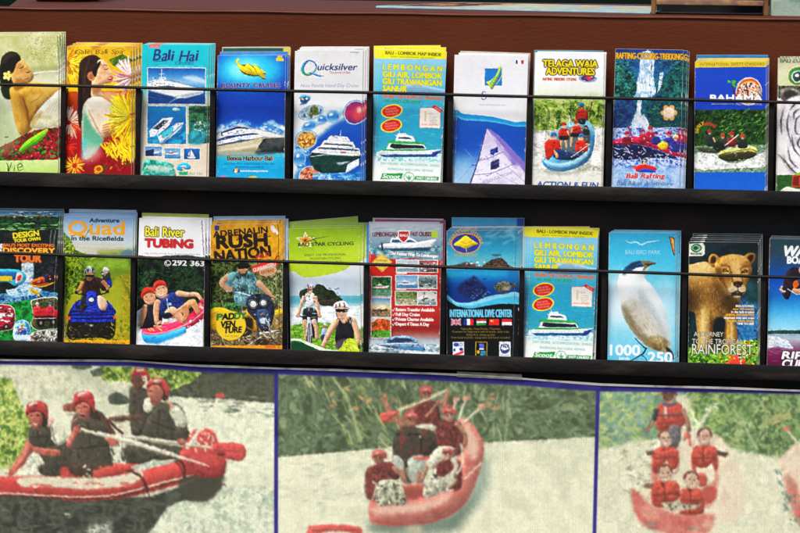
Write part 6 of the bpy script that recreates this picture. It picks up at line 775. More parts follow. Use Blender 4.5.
def art_wakeboard():
    c = Press((769.3, 238.5), (840, 240.3), (767, 367), (760, 225, .2814), '#3c9cd8', seed=22)
    c.R(0, 40, 320, 380, ('g', ['#2c4c58', '#2c4c58', '#1c4c7c', '#0c54a8', '#1870c4', '#3c98dc', '#74c0ec', '#a8d8f0'])); c.D_([(30, 60), (300, 60), (300, 120), (30, 130)], 30, ['#3c5c5c', '#243c48'], (30, 80), (4, 8), (-10, 10), .3, 4)
    c.T('WAKE', 78, 109, 34, '#f0f4f4', 'l', w=130, bold=.05, shear=.25); c.T('BOARDING', 96, 136, 24, '#f0f4f4', 'l', w=150, bold=.045)
    c.B([(72, 222), (86, 214), (120, 216), (150, 226), (200, 220), (200, 240), (150, 248), (112, 240), (96, 234)], '#e0a484', .6); c.B([(78, 236), (88, 180), (104, 156), (128, 150), (140, 170), (130, 200), (116, 226), (100, 262), (86, 258)], ('n', ['#1c1c24', '#3c2c3c', '#14141c'], 10)); c.B([(106, 170), (124, 156), (150, 176), (160, 214), (130, 226), (110, 210)], '#202028'); c.E(126, 210, 10, 14, '#d8641c', 20); c.B([(136, 186), (200, 170), (220, 230), (150, 222)], '#2c3c6c', 1); c.E(150, 160, 14, 15, '#c88c6c'); c.L([(70, 226), (80, 236), (90, 236)], [6, 9, 6], '#e0a484', 0, 1); c.L([(96, 226), (130, 246), (144, 246)], 3, '#e8e4dc')
    c.leaves([(20, 376), (80, 372), (150, 374), (320, 368), (320, 390), (20, 390)], ['#1c3c3c', '#3c6048', '#28484c'], 60, (8, 20), (2, 4), (-5, 5)); c.P([(0, 386), (320, 386), (320, 520), (0, 520)], ('g', ['#7ca4b8', '#a8b4bc', '#8c6c88', '#7c2c5c', '#6c1c4c', '#5c1440'])); c.foam([(20, 390), (60, 396), (100, 410), (120, 440), (60, 430), (20, 440)], ['#8cacbc', '#e0eaee', '#ffffff'], 60, (6, 18), (2, 4), (-10, 40), soft=2); c.D_([(20, 430), (320, 400), (320, 500), (20, 500)], 60, ['#a8588c', '#4c1038', '#c890b0'], (10, 34), (2, 4), (-10, 30), .5, 1)
    for t, y in (('RIP', 474), ('CURL', 503)): c.T(t, 78, y, 26, '#f4f4f4', 'l', w=(70, 96)[t == 'CURL'], bold=.04, shear=.2, out=('#1c1018', .08))
    c.grain(); return c

# ------------------------------------------------------------------ artwork, the printed banner under the rack
def banner_map(p):
    d = CR*((p[:, :1]-400)/F)+CU*((266.5-p[:, 1:])/F)+CF; q = CL+d*((BAN_Y-CL[1])/d[:, 1])[:, None]
    i = np.array(BAN_M.inverted()); q = q@i[:3, :3].T+i[:3, 3]
    return np.stack([q[:, 0]/BAN_W+.5, 1-q[:, 2]/BAN_H], 1)
def art_banner():
    c = Press((-40, 360), (850, 386), (-40, 570), (0, 0, 1), '#e2e2cc', D=1.7, seed=30); c.mapf = banner_map; c.form = .3
    # left picture, laid out in its own unit
    c.fr = (0, 350, .35625)
    Lp = [(-120, 30), (770, 30), (770, 640), (-120, 640)]
    c.P(Lp, ('n', ['#d0d6c2', '#e8e8d6', '#f0f0e0', '#dce0cf'], 60)); c.foam([(-120, 40), (420, 40), (360, 150), (-120, 130)], ['#bcc2ae', '#dcdcc8', '#eaead8'], 100, (10, 40), (2, 5), (-10, 25)); c.B([(180, 40), (260, 60), (300, 120), (250, 100)], '#b4b8a8', 8, .6)
    c.leaves([(520, 50), (775, 62), (775, 150), (640, 140), (480, 130), (440, 90)], ['#2c3228', '#464c3c', '#5c6450', '#383c30'], 120, (8, 24), (3, 8), (-20, 20)); c.R(560, 62, 770, 140, '#444a3c', 10, .5); c.leaves([(280, 44), (575, 56), (540, 90), (470, 118), (440, 80), (370, 90), (290, 84)], ['#2c4a1c', '#5c8a2c', '#a8c43c', '#d0dc6c', '#3c5c1c'], 200, (6, 14), (4, 8), sc=18); c.leaves([(-120, 70), (30, 80), (60, 150), (90, 200), (70, 290), (40, 330), (-120, 340)], ['#3c6420', '#7ca434', '#b8cc50', '#dce488', '#4c7c2c'], 260, (6, 14), (4, 8), sc=16, soft=3)
    c.leaves([(200, 38), (250, 36), (262, 50), (240, 56), (204, 52)], ['#3c4c40', '#6c7c6c'], 16); c.leaves([(254, 60), (280, 50), (290, 70), (262, 76)], ['#3c4c40', '#6c7c6c'], 16); c.leaves([(304, 130), (330, 118), (362, 136), (360, 150), (314, 152)], ['#2c3430', '#4c544c'], 16, sm=1)
    c.foam([(470, 140), (775, 150), (775, 330), (640, 340), (520, 220)], ['#d4dccc', '#ecefdf', '#f6f6e8'], 160, (8, 28), (2, 5), (-15, 10)); c.D_([(540, 130), (775, 130), (775, 190), (540, 170)], 40, ['#6c7c70', '#a8b4a4', '#505c50'], (14, 46), (2, 4), (-4, 4))
    c.foam([(440, 420), (640, 380), (775, 380), (775, 640), (400, 640)], ['#b4c4b8', '#dce4d4', '#f2f4e6', '#ccd8cc'], 220, (6, 20), (3, 7), (-40, 40), sc=20); c.D_([(470, 400), (760, 390), (760, 600), (440, 600)], 80, ['#5c807a', '#84a49c', '#4c6864'], (4, 12), (2, 5), (-50, 50), .7)
    # red raft: dark water under it, long tube, bow lifted on the right
    c.leaves([(-120, 396), (420, 412), (540, 370), (560, 350), (624, 352), (620, 390), (580, 424), (520, 420), (470, 440), (430, 500), (370, 560), (300, 600), (-120, 640)], ['#262a28', '#3c403c', '#4c504a', '#30342f'], 160, (10, 40), (3, 8), (-10, 30), sc=30, soft=3); c.D_([(-100, 420), (380, 430), (260, 560), (-100, 600)], 60, ['#6c746c', '#585e56', '#20241f'], (8, 30), (2, 5), (-10, 10), .7)
    c.D_([(-60, 470), (400, 450), (440, 640), (-60, 640)], 24, ['#c8d0c4', '#8c988e'], (8, 20), (3, 7), (-20, 20), .7); c.foam([(250, 490), (310, 480), (320, 560), (250, 560)], ['#4c544e', '#a0a8a0', '#e8ece0'], 26, (6, 14), (3, 6), soft=6)
    c.B([(-120, 364), (60, 354), (180, 352), (300, 352), (380, 330), (440, 310), (500, 300), (540, 250), (560, 220), (590, 224), (610, 250), (626, 290), (628, 330), (610, 356), (560, 356), (500, 378), (420, 400), (330, 416), (220, 424), (100, 412), (-120, 404)], ('n', ['#c82c2c', '#e04040', '#d83838'], 40), 1); c.R(-120, 366, 60, 404, '#c42c2c', 5, .5)
    c.B([(60, 358), (180, 354), (320, 352), (390, 336), (400, 356), (360, 378), (250, 390), (150, 384), (60, 380)], '#e8e4d4', 3, .95); c.D_([(60, 372), (380, 372), (380, 388), (60, 386)], 26, ['#dc4840', '#ece6d8'], (14, 40), (3, 8), (-10, 5), .8); c.L([(370, 340), (440, 318), (500, 306)], [8, 16, 8], '#dcd8c8', 3, 1, .9); c.L([(-120, 400), (60, 404), (220, 412), (330, 404), (440, 376), (560, 346)], 3.5, '#f0ece0', .6, 1); c.L([(-120, 408), (60, 410), (220, 418), (330, 411), (440, 384), (560, 352)], 3, '#501818', .6, 1); c.L([(370, 338), (402, 364), (414, 402)], 5, '#4c1c1c', .6, 1); c.L([(490, 308), (512, 336), (518, 368)], 5, '#4c1c1c', .6, 1)
    c.B([(500, 300), (560, 290), (614, 320), (610, 352), (560, 352), (516, 340)], '#b02428', 5, .8); c.D_([(526, 230), (600, 224), (600, 290), (540, 290)], 26, ['#f0dcd4', '#c83034', '#e8b4ac'], (8, 24), (3, 8), (20, 100)); c.B([(510, 360), (620, 344), (624, 380), (590, 420), (540, 426), (510, 400)], '#3c3830', 4, .9)
    c.B([(300, 320), (350, 316), (400, 318), (360, 344), (310, 350)], '#e03c38', 2); c.B([(170, 330), (290, 328), (300, 352), (172, 356)], '#d03434', 2); c.D_([(160, 320), (330, 320), (320, 350), (160, 352)], 14, ['#f0ece0', '#c83030'], (8, 20), (4, 8))
    # crew
    def head(x, y, s_, skin='#c0605c'):
        c.E(x, y+8*s_, 17*s_, 22*s_, skin); c.B([(x-26*s_, y+4*s_), (x-24*s_, y-18*s_), (x-6*s_, y-28*s_), (x+16*s_, y-24*s_), (x+27*s_, y-4*s_), (x+26*s_, y+10*s_), (x+4*s_, y-6*s_), (x-12*s_, y-2*s_)], ('n', ['#b02028', '#d83038', '#8c1c20'], 14)); c.P([(x-16*s_, y+2*s_), (x-2*s_, y), (x-3*s_, y+6*s_), (x-15*s_, y+7*s_)], '#3c1c1c', 1); c.P([(x+3*s_, y), (x+16*s_, y+2*s_), (x+14*s_, y+7*s_), (x+3*s_, y+6*s_)], '#3c1c1c', 1); c.L([(x-7*s_, y+20*s_), (x+6*s_, y+20*s_)], [2, 5*s_, 2], '#f0dcd4', .6); c.L([(x-20*s_, y+6*s_), (x-12*s_, y+30*s_), (x+6*s_, y+34*s_)], 3, '#2c2420', 1, 1, .7)
    dark = ('n', ['#2c2c26', '#45443a', '#38382f'], 30)
    c.B([(366, 110), (380, 104), (416, 130), (430, 150), (410, 210), (404, 236), (378, 236), (364, 170)], dark, 1); c.B([(404, 140), (430, 130), (424, 170), (404, 176)], '#c8ccc0', 2); c.L([(400, 184), (360, 190), (318, 194)], [20, 16, 11], '#5c3c30', 1, 1); head(394, 78, .86, '#5c3830'); c.E(406, 74, 9, 8, '#ece8dc'); c.L([(398, 74), (414, 76)], 3, '#3c1c1c')
    c.B([(410, 180), (440, 152), (480, 146), (512, 164), (526, 210), (524, 246), (480, 256), (430, 250), (398, 226)], dark, 1); c.B([(476, 160), (504, 160), (524, 196), (516, 216), (490, 206)], '#d0d2c4', 3); c.L([(472, 146), (484, 156), (478, 170)], [5, 3], '#e8b8ac', 1, 1); c.B([(350, 270), (400, 250), (470, 262), (480, 290), (420, 300), (360, 310)], dark, 2); head(440, 112, 1.06, '#6c4034'); c.R(448, 96, 466, 120, '#5c2420', 2)
    c.B([(206, 190), (230, 170), (270, 166), (300, 190), (306, 240), (310, 330), (240, 346), (210, 330), (200, 250)], dark, 1); c.L([(216, 200), (210, 240), (188, 276)], [26, 22, 16], '#c8584c', 1, 1); c.L([(292, 200), (320, 240), (330, 262)], [22, 18, 14], '#4c2420', 1, 1); c.L([(260, 180), (290, 186), (330, 220), (346, 236)], [6, 8], '#4c2420', .6, 1); head(236, 148, 1.12, '#d06c60'); c.E(232, 172, 9, 5, '#5c1c1c'); c.B([(182, 156), (210, 150), (212, 180), (188, 178)], '#7c3c30', 2); c.E(196, 176, 18, 4, '#f0ece0'); c.L([(222, 200), (208, 222)], 6, '#ece8dc', 1); c.B([(190, 328), (290, 318), (310, 340), (240, 352), (190, 348)], '#3c342c', 2); c.B([(300, 250), (340, 244), (360, 300), (330, 316), (306, 300)], '#e8e8d8', 3); c.D_([(300, 262), (370, 262), (370, 310), (310, 312)], 20, ['#4c544c', '#9ca498', '#f0f0e4'], (6, 20), (3, 8)); c.E(316, 256, 18, 11, '#dc4840', 20, 1)
    c.B([(84, 226), (100, 206), (130, 200), (158, 206), (184, 236), (190, 300), (180, 346), (124, 350), (112, 300), (88, 270)], dark, 1); c.B([(146, 200), (172, 206), (186, 240), (176, 264), (152, 250)], '#dcdccc', 3); c.B([(130, 196), (150, 190), (156, 214), (132, 214)], '#f0c4b8', 2); c.L([(92, 256), (78, 284), (52, 318), (28, 350)], [30, 26, 20, 14], '#cc544c', 1, 1); c.L([(164, 250), (168, 284), (130, 290), (90, 268)], [22, 20, 17, 14], '#cc544c', 1, 1); c.B([(80, 300), (112, 290), (126, 330), (96, 346), (70, 340)], '#f0eedd', 3); head(102, 178, 1.06, '#d47468'); c.R(122, 170, 136, 196, '#6c2420', 3)
    # paddles
    c.L([(226, 220), (360, 258), (470, 290), (520, 304)], [9, 11, 9], '#ece8d8', .6); c.P([(496, 294), (560, 308), (612, 330), (560, 332), (512, 312)], '#c43434', 1); c.L([(330, 240), (430, 252), (590, 270)], [7, 9, 8], '#d8d0c0', .6); c.B([(584, 270), (640, 262), (684, 270), (690, 298), (660, 308), (610, 296)], ('n', ['#d03438', '#e84848'], 20), .6); c.P([(606, 288), (634, 288), (632, 296), (606, 296)], '#4c2020', 1); c.L([(545, 264), (580, 200), (614, 130)], [8, 6], '#e8e4d8', .6); c.P([(606, 124), (628, 122), (628, 136), (606, 136)], '#d84438', 1); c.L([(414, 242), (440, 254), (510, 262)], [14, 12], '#e4e0d0', 2, 1)
    # middle picture
    c.fr = (270, 360, .4125)
    c.P([(16, 28), (796, 56), (792, 520), (16, 520)], ('n', ['#d8dac6', '#ecead8', '#f0eedd'], 60)); c.leaves([(16, 20), (796, 48), (792, 188), (560, 198), (300, 214), (16, 238)], ['#3c4c34', '#54684c', '#688060', '#445840', '#809470'], 320, (10, 34), (3, 9), (-60, 60), sc=30); c.D_([(60, 40), (320, 40), (320, 220), (200, 224)], 60, ['#a8b878', '#88a05c', '#c0c48c', '#5c7448'], (20, 60), (3, 7), (40, 80), .8); c.D_([(300, 40), (620, 60), (600, 190), (320, 200)], 60, ['#98ac80', '#4c6444', '#36482c', '#b0bc90'], (20, 56), (3, 8), (50, 130), .7); c.D_([(560, 60), (790, 70), (790, 180), (560, 190)], 60, ['#5c7450', '#44583c', '#7c9468'], (14, 40), (4, 9), (-40, 60), .7)
    c.D_([(110, 60), (320, 50), (300, 130), (140, 110)], 10, ['#d8a068', '#c87c50', '#e0b878'], (10, 24), (5, 9), (-40, 60), .8); c.D_([(520, 80), (580, 80), (580, 120), (520, 120)], 5, ['#d88058'], (12, 22), (5, 8), (-40, 60), .7); c.L([(580, 70), (570, 200)], 5, '#a8b894', 2, 0, .7); c.L([(150, 40), (190, 100), (220, 200)], [4, 10], '#b8c088', 2, 1, .8)
    c.foam([(16, 236), (300, 212), (560, 198), (792, 186), (790, 520), (16, 520)], ['#dcdecb', '#eeeddb', '#f2f0e0', '#e4e4d2'], 160, (20, 60), (3, 6), (-12, 4), sc=50); c.D_([(16, 260), (230, 240), (230, 340), (16, 360)], 24, ['#b4c4bc', '#c8d4c8'], (14, 40), (3, 6), (-20, 10), .7, 1); c.B([(480, 250), (520, 230), (530, 300), (490, 370), (440, 410), (480, 330)], '#6c8c88', 10, .7); c.B([(244, 392), (340, 380), (440, 370), (500, 320), (470, 380), (430, 419), (260, 419)], '#4c6460', 9, .8)
    c.B([(240, 350), (250, 310), (256, 270), (300, 300), (380, 310), (440, 280), (460, 200), (452, 150), (470, 142), (500, 168), (518, 206), (514, 250), (490, 320), (460, 362), (400, 390), (320, 402), (250, 396), (240, 376)], ('n', ['#d05c58', '#e47874', '#dc6864'], 40), 2); c.B([(250, 356), (320, 350), (390, 340), (440, 316), (430, 340), (380, 364), (300, 374), (250, 372)], '#f0c8bc', 5, .8); c.B([(456, 152), (480, 160), (504, 200), (500, 240), (480, 230), (476, 190)], '#f0d0c4', 6, .8); c.L([(470, 290), (512, 250)], 4, '#f0dcd0', 1); c.B([(320, 306), (384, 300), (380, 330), (326, 336)], '#c84844', 3); c.L([(252, 390), (330, 398), (410, 386), (470, 350)], 4, '#a83c3c', 2, 1)
    c.B([(260, 300), (290, 310), (370, 310), (390, 296), (440, 260), (430, 300), (380, 330), (300, 340), (262, 330)], '#8c3c38', 4, .7)
    def crew(x, y, s_, vest, legs=None):
        c.B([(x-34*s_, y+56*s_), (x-28*s_, y+24*s_), (x-8*s_, y+16*s_), (x+10*s_, y+16*s_), (x+30*s_, y+26*s_), (x+34*s_, y+60*s_), (x+26*s_, y+100*s_), (x-26*s_, y+100*s_)], vest, 1.5); c.E(x, y, 13*s_, 17*s_, '#a86c5c', 0, .6); c.B([(x-17*s_, y+2*s_), (x-16*s_, y-14*s_), (x, y-22*s_), (x+16*s_, y-14*s_), (x+17*s_, y+2*s_), (x, y-8*s_)], '#b44848', .6); c.E(x-5*s_, y, 3*s_, 2*s_, '#3c2420'); c.E(x+6*s_, y, 3*s_, 2*s_, '#3c2420'); c.L([(x-5*s_, y+9*s_), (x+5*s_, y+9*s_)], 2.5*s_, '#e8ccc0')
    red, blk = ('n', ['#5c2424', '#843434', '#402020'], 16), ('n', ['#302c28', '#4c4038', '#5c2c28'], 18)
    crew(378, 82, .9, red); c.L([(404, 110), (426, 96), (430, 70)], [12, 9], '#a86c5c', 1, 1); c.L([(356, 110), (336, 120), (330, 112)], [12, 9], '#a86c5c', 1, 1); c.L([(310, 122), (370, 100), (430, 72)], 6, '#d8d0a8', 1); c.P([(268, 134), (284, 124), (314, 122), (308, 148), (276, 152)], '#d84c44', 1); c.L([(268, 90), (290, 120), (318, 150), (330, 170)], [9, 14, 14], '#9c6450', 1, 1)
    c.B([(300, 230), (306, 180), (330, 160), (380, 172), (404, 200), (402, 240), (370, 250), (340, 300), (310, 270)], blk, 2); crew(342, 146, 1.05, blk); crew(434, 130, 1.0, red); c.B([(400, 190), (450, 180), (462, 200), (440, 240), (400, 236)], ('n', ['#6c2c2c', '#9c4440'], 14), 2); c.B([(380, 220), (412, 206), (416, 240), (384, 290), (364, 296)], '#d8d4c4', 3); c.B([(330, 236), (366, 232), (372, 280), (352, 300), (334, 280)], '#a0a89c', 3); c.L([(462, 160), (474, 190), (470, 210)], [12, 9], '#a86c5c', 1, 1)
    crew(264, 238, 1.0, red); c.B([(262, 300), (300, 290), (324, 320), (322, 346), (290, 350), (262, 340)], ('n', ['#3c403c', '#a8ac9c', '#606458'], 10), 1.5); c.D_([(258, 296), (322, 300), (322, 346), (262, 346)], 26, ['#e8e6d4', '#2c302c'], (8, 20), (4, 8)); c.L([(284, 262), (310, 270), (328, 296)], [11, 8], '#a86c5c', 1, 1); crew(434, 224, .9, red); c.B([(400, 290), (424, 270), (450, 290), (420, 320), (380, 330)], '#d0ccbc', 3); c.D_([(380, 280), (450, 280), (440, 320), (380, 330)], 14, ['#3c403c', '#e8e4d4'], (8, 20), (3, 7)); c.L([(412, 250), (392, 262)], [11, 8], '#a86c5c', 1)
    for q in ((452, 96, 440, 140), (476, 92, 456, 150), (514, 112, 470, 152)): c.L([q[2:], q[:2]], 6, '#e4dccc', 1); c.P([(q[0]-10, q[1]-4), (q[0]+8, q[1]-6), (q[0]+8, q[1]+4), (q[0]-8, q[1]+6)], '#e49888', 1)
    c.B([(92, 408), (110, 400), (160, 398), (206, 402), (222, 410), (216, 460), (96, 460)], ('n', ['#c83c3c', '#e05854'], 30), 1); c.B([(124, 420), (160, 412), (196, 418), (190, 440), (130, 440)], '#e8dccc', 3); c.L([(100, 412), (212, 412)], 3, '#8c2c2c', 1); c.E(350, 412, 22, 12, '#b8b0a0', 0, 5)
    # right picture
    c.fr = (580, 370, .306)
    c.P([(62, 52), (980, 90), (980, 680), (46, 680)], ('n', ['#dcdccb', '#ecead9', '#e4e2cf'], 60)); c.leaves([(62, 54), (370, 64), (350, 160), (230, 230), (150, 250), (60, 260)], ['#98b868', '#6c9c6c', '#b0c478', '#88b0a8', '#5c8c7c'], 260, (14, 36), (6, 14), sc=24); c.D_([(66, 60), (280, 60), (260, 200), (80, 240)], 70, ['#88a8c0', '#7c98b0', '#bcd080', '#d0d88c', '#5c9080'], (16, 36), (8, 16), (-60, 60), .7); c.leaves([(340, 62), (980, 80), (980, 300), (660, 290), (500, 280), (400, 200)], ['#4c7440', '#6c9454', '#88ac68', '#3c5c38', '#a0b878'], 320, (14, 44), (5, 11), (-70, 70), sc=36); c.D_([(560, 80), (980, 90), (980, 290), (580, 280)], 90, ['#385434', '#4c6c44', '#2c4428', '#7c9460'], (16, 50), (5, 10), (30, 110), .7)
    c.L([(500, 128), (540, 190), (580, 260)], [5, 9], '#c0c8a0', 2, 1, .8); c.D_([(600, 120), (700, 120), (700, 190), (600, 180)], 26, ['#a8a868', '#88945c', '#c0b87c'], (20, 50), (4, 9), (-50, 30), .8); c.D_([(350, 70), (480, 80), (480, 200), (370, 200)], 40, ['#a8c860', '#c0d474', '#88b050'], (14, 34), (6, 12), (-60, 60), .7)
    c.foam([(50, 262), (200, 230), (470, 250), (660, 290), (980, 290), (980, 680), (46, 680)], ['#e0deca', '#eceada', '#d8d8c6', '#f0eede'], 200, (16, 50), (4, 9), (-20, 20), sc=40, soft=6); c.D_([(130, 220), (240, 220), (240, 400), (130, 420)], 60, ['#a8ac90', '#c4c4ac', '#8c9078', '#e8e4d0'], (10, 30), (4, 9), (-50, 50), .7)
    c.B([(176, 450), (190, 400), (230, 370), (240, 300), (330, 250), (340, 200), (400, 190), (470, 230), (500, 290), (520, 360), (516, 430), (480, 490), (400, 520), (280, 524), (200, 500)], ('n', ['#e8d8c8', '#f0e4d4', '#e4c8b8'], 40), 5); c.B([(166, 390), (190, 400), (230, 440), (320, 470), (420, 470), (440, 480), (420, 530), (330, 540), (230, 520), (180, 470)], ('n', ['#c84c4c', '#dc6c68', '#e49488'], 40), 4); c.B([(420, 280), (450, 290), (450, 370), (430, 440), (400, 440), (410, 340)], '#e07c74', 5, .9); c.B([(234, 280), (262, 290), (258, 360), (236, 370)], '#dc6c68', 5, .9); c.B([(500, 300), (540, 380), (530, 470), (470, 500), (500, 400)], '#ecd4c8', 8, .8); c.B([(270, 320), (330, 290), (380, 330), (390, 430), (330, 440), (280, 400)], '#e4dcc8', 6, .9)
    def crew2(x, y, s_, arms=1):
        c.B([(x-42*s_, y+70*s_), (x-34*s_, y+34*s_), (x-12*s_, y+24*s_), (x+12*s_, y+24*s_), (x+36*s_, y+34*s_), (x+44*s_, y+72*s_), (x+34*s_, y+110*s_), (x-34*s_, y+110*s_)], ('n', ['#b83028', '#d8483c', '#942420'], 18), 1.5); c.L([(x-6*s_, y+30*s_), (x-4*s_, y+108*s_)], 5*s_, '#5c1c1c', 1); c.L([(x-36*s_, y+70*s_), (x+38*s_, y+74*s_)], 5*s_, '#6c2420', 1); c.E(x, y, 18*s_, 24*s_, '#c08c7c', 0, .6); c.B([(x-25*s_, y+2*s_), (x-23*s_, y-20*s_), (x, y-32*s_), (x+23*s_, y-20*s_), (x+25*s_, y+2*s_), (x+14*s_, y-10*s_), (x-14*s_, y-10*s_)], '#8c3434', .8); c.E(x-7*s_, y-2*s_, 4.5*s_, 3*s_, '#2c1c1c'); c.E(x+8*s_, y-2*s_, 4.5*s_, 3*s_, '#2c1c1c'); c.L([(x-8*s_, y+12*s_), (x, y+14*s_), (x+9*s_, y+12*s_)], [2, 5*s_, 2], '#f4e8e0', .6); c.L([(x-20*s_, y), (x-8*s_, y+26*s_), (x+12*s_, y+26*s_), (x+20*s_, y)], 3*s_, '#3c2420', 1, 1, .7)
    c.B([(268, 190), (320, 190), (326, 230), (310, 260), (276, 250)], '#4c4450', 3); crew2(290, 86, 1.0); c.E(290, 80, 15, 18, '#5c3c34', 0, 1); c.L([(252, 130), (236, 170), (212, 206)], [18, 14, 10], '#2c2c34', 1, 1); c.L([(336, 130), (350, 170), (358, 200)], [18, 14, 10], '#6c3c38', 1, 1); c.B([(310, 90), (350, 90), (356, 140), (338, 150)], '#e8e0d0', 4, .9); c.R(250, 146, 336, 158, '#3c3c70', 2, .8)
    crew2(280, 226, 1.0); c.L([(250, 270), (216, 272)], [16, 10], '#4c4038', 1); crew2(406, 222, 1.0); c.L([(440, 268), (480, 276)], [16, 10], '#3c2c2c', 1); c.L([(360, 250), (350, 200), (340, 230)], 9, '#d85c54', 2, 1); c.B([(380, 310), (420, 300), (440, 330), (430, 370), (390, 370)], '#f0e4d4', 3); c.B([(384, 340), (412, 340), (412, 376), (386, 376)], '#cc4840', 2); c.B([(266, 300), (310, 296), (318, 330), (270, 340)], '#f0e4d4', 4)
    crew2(276, 336, 1.0); c.L([(240, 380), (208, 376)], [16, 10], '#5c4038', 1); crew2(362, 360, 1.0); c.B([(270, 430), (320, 420), (390, 420), (380, 450), (290, 460)], '#c8bca8', 3); c.D_([(270, 420), (390, 420), (390, 450), (280, 456)], 18, ['#4c4c48', '#e8e0d0', '#8c8478'], (8, 20), (5, 9)); c.B([(400, 390), (440, 384), (444, 420), (410, 436)], '#c84844', 3); c.L([(388, 190), (430, 120)], [16, 10], '#e8e8d4', 4, 0, .9); c.D_([(410, 108), (450, 108), (440, 136), (410, 136)], 6, ['#f0f0e4', '#889878'], (10, 20), (5, 9))
    c.D_([(180, 500), (420, 500), (420, 620), (180, 620)], 30, ['#88989c', '#5c7070', '#c8ccc0'], (20, 50), (5, 10), (-10, 10), .7, 2)
    c.B([(650, 300), (680, 260), (740, 220), (820, 230), (900, 300), (920, 420), (860, 540), (740, 520), (710, 440), (680, 370)], ('n', ['#e4c8bc', '#f0dccc', '#e0a89c'], 40), 4); c.B([(668, 350), (700, 360), (740, 470), (800, 520), (780, 560), (700, 480)], '#d86460', 6, .9); c.L([(672, 192), (720, 250)], 7, '#e8e0cc', 1); c.P([(664, 188), (682, 182), (686, 198), (670, 202)], '#d86c60', 1); c.D_([(640, 330), (690, 350), (740, 520), (680, 500)], 40, ['#6c9488', '#88a89c', '#4c746c'], (10, 26), (4, 8), (40, 80), .8); crew2(800, 300, 1.1); crew2(760, 380, 1.0)
    # closer detail of the crews
    def cloth(p, inks, n=26, l=(6, 20), ang=(50, 130)): c.B(p, ('n', inks, 14), .6); c.D_(p, n, inks, l, (2, 4.5), ang, .7, .5, 1)
    DK = ['#2b2822', '#45413a', '#38342c', '#524d44']; SK = ('n', ['#b8443e', '#dc6a5e', '#c85248'], 14); WH = ['#c8c8ba', '#ecebdd', '#d8d6c8']
    c.fr = (0, 365, .2534)
    c.foam([(95, 370), (140, 352), (185, 400), (180, 432), (90, 436)], ['#b8c0b0', '#f4f2e4', '#ffffff'], 30, (6, 16), (3, 6)); c.B([(150, 400), (200, 385), (246, 400), (248, 432), (170, 434)], ('n', DK, 10), 1)
    cloth([(215, 318), (255, 300), (288, 340), (284, 392), (232, 412), (214, 370)], DK); cloth([(118, 252), (136, 244), (166, 250), (200, 232), (218, 262), (212, 320), (238, 342), (242, 404), (190, 432), (176, 384), (142, 332), (116, 304)], DK, 40)
    cloth([(204, 236), (234, 218), (260, 260), (256, 302), (228, 316), (206, 292)], WH, 12); c.L([(206, 240), (212, 280), (228, 316)], 4, '#4c463c', 1, 1); c.B([(180, 212), (204, 204), (216, 224), (196, 244), (182, 236)], '#e8b8ac', 1)
    c.L([(118, 310), (84, 384), (36, 436)], [34, 26, 15], SK, .6, 1); c.L([(238, 346), (190, 344), (136, 332)], [22, 26, 22], SK, .6, 1); c.L([(230, 336), (160, 330)], [3, 5], '#ecA898', 1.5, 0, .7); c.L([(112, 330), (80, 382)], [4, 6], '#eaa090', 2, 0, .7); c.D_([(22, 428), (50, 424), (48, 446), (22, 448)], 6, ['#d86458', '#a83c34'], (8, 14), (4, 6), (-20, 20)); c.L([(150, 260), (156, 320)], 3, '#181612', 1); c.L([(122, 286), (206, 280)], 4, '#1c1a16', 1); c.E(160, 268, 5, 4, '#b0443c')
    c.B([(160, 184), (184, 190), (190, 236), (172, 244), (156, 214)], '#221c16', 1); c.B([(114, 190), (140, 180), (162, 186), (169, 212), (160, 240), (142, 250), (126, 236)], ('n', ['#b04640', '#cf6258', '#c0524a'], 12), .6); c.B([(126, 196), (140, 206), (134, 222), (124, 212)], '#e08878', 2.5, .7); c.L([(122, 202), (134, 200)], 4, '#3a1614', .6); c.L([(146, 198), (160, 200)], 4, '#3a1614', .6); c.L([(138, 204), (134, 220), (141, 223)], 2.5, '#8c302c', .6, 1); c.L([(130, 230), (142, 235), (153, 229)], [2, 6, 2], '#f4e4da', .6, 1); c.B([(156, 210), (168, 214), (158, 240), (148, 246)], '#8a322e', 2.5, .7)
    c.B([(104, 194), (106, 160), (128, 145), (164, 144), (186, 162), (191, 212), (178, 204), (160, 184), (124, 184), (110, 200)], ('n', ['#a81f28', '#d2333c', '#8c1820'], 12), .6); c.B([(114, 156), (130, 147), (152, 146), (144, 154), (120, 162)], '#f2d8cc', 1.2); c.L([(106, 196), (122, 185), (160, 184), (180, 204)], 4, '#3c1214', .8, 1); c.L([(172, 150), (184, 180)], 3, '#e87068', 1)
    # the one beside, holding the long paddle
    c.R(240, 400, 350, 442, ('n', ['#c02c30', '#dc4440'], 12), 2); cloth([(284, 242), (310, 214), (368, 204), (408, 216), (424, 262), (438, 340), (444, 424), (384, 438), (300, 432), (272, 402), (290, 330)], DK, 70); cloth([(352, 158), (372, 165), (402, 214), (380, 222), (356, 200)], ['#221c16', '#342c24'], 8); c.B([(270, 392), (340, 384), (440, 392), (440, 432), (300, 436)], ('n', ['#4c3a30', '#362a22', '#5c463a'], 12), 1.5); c.D_([(330, 398), (404, 398), (404, 440), (330, 440)], 14, ['#f0e8dc', '#c83434', '#e4c8bc'], (6, 18), (5, 9)); c.B([(252, 160), (290, 154), (300, 178), (262, 186)], ('n', ['#6c2824', '#a04840'], 8), 1); c.L([(256, 188), (302, 190)], 6, '#efeadc', 1)
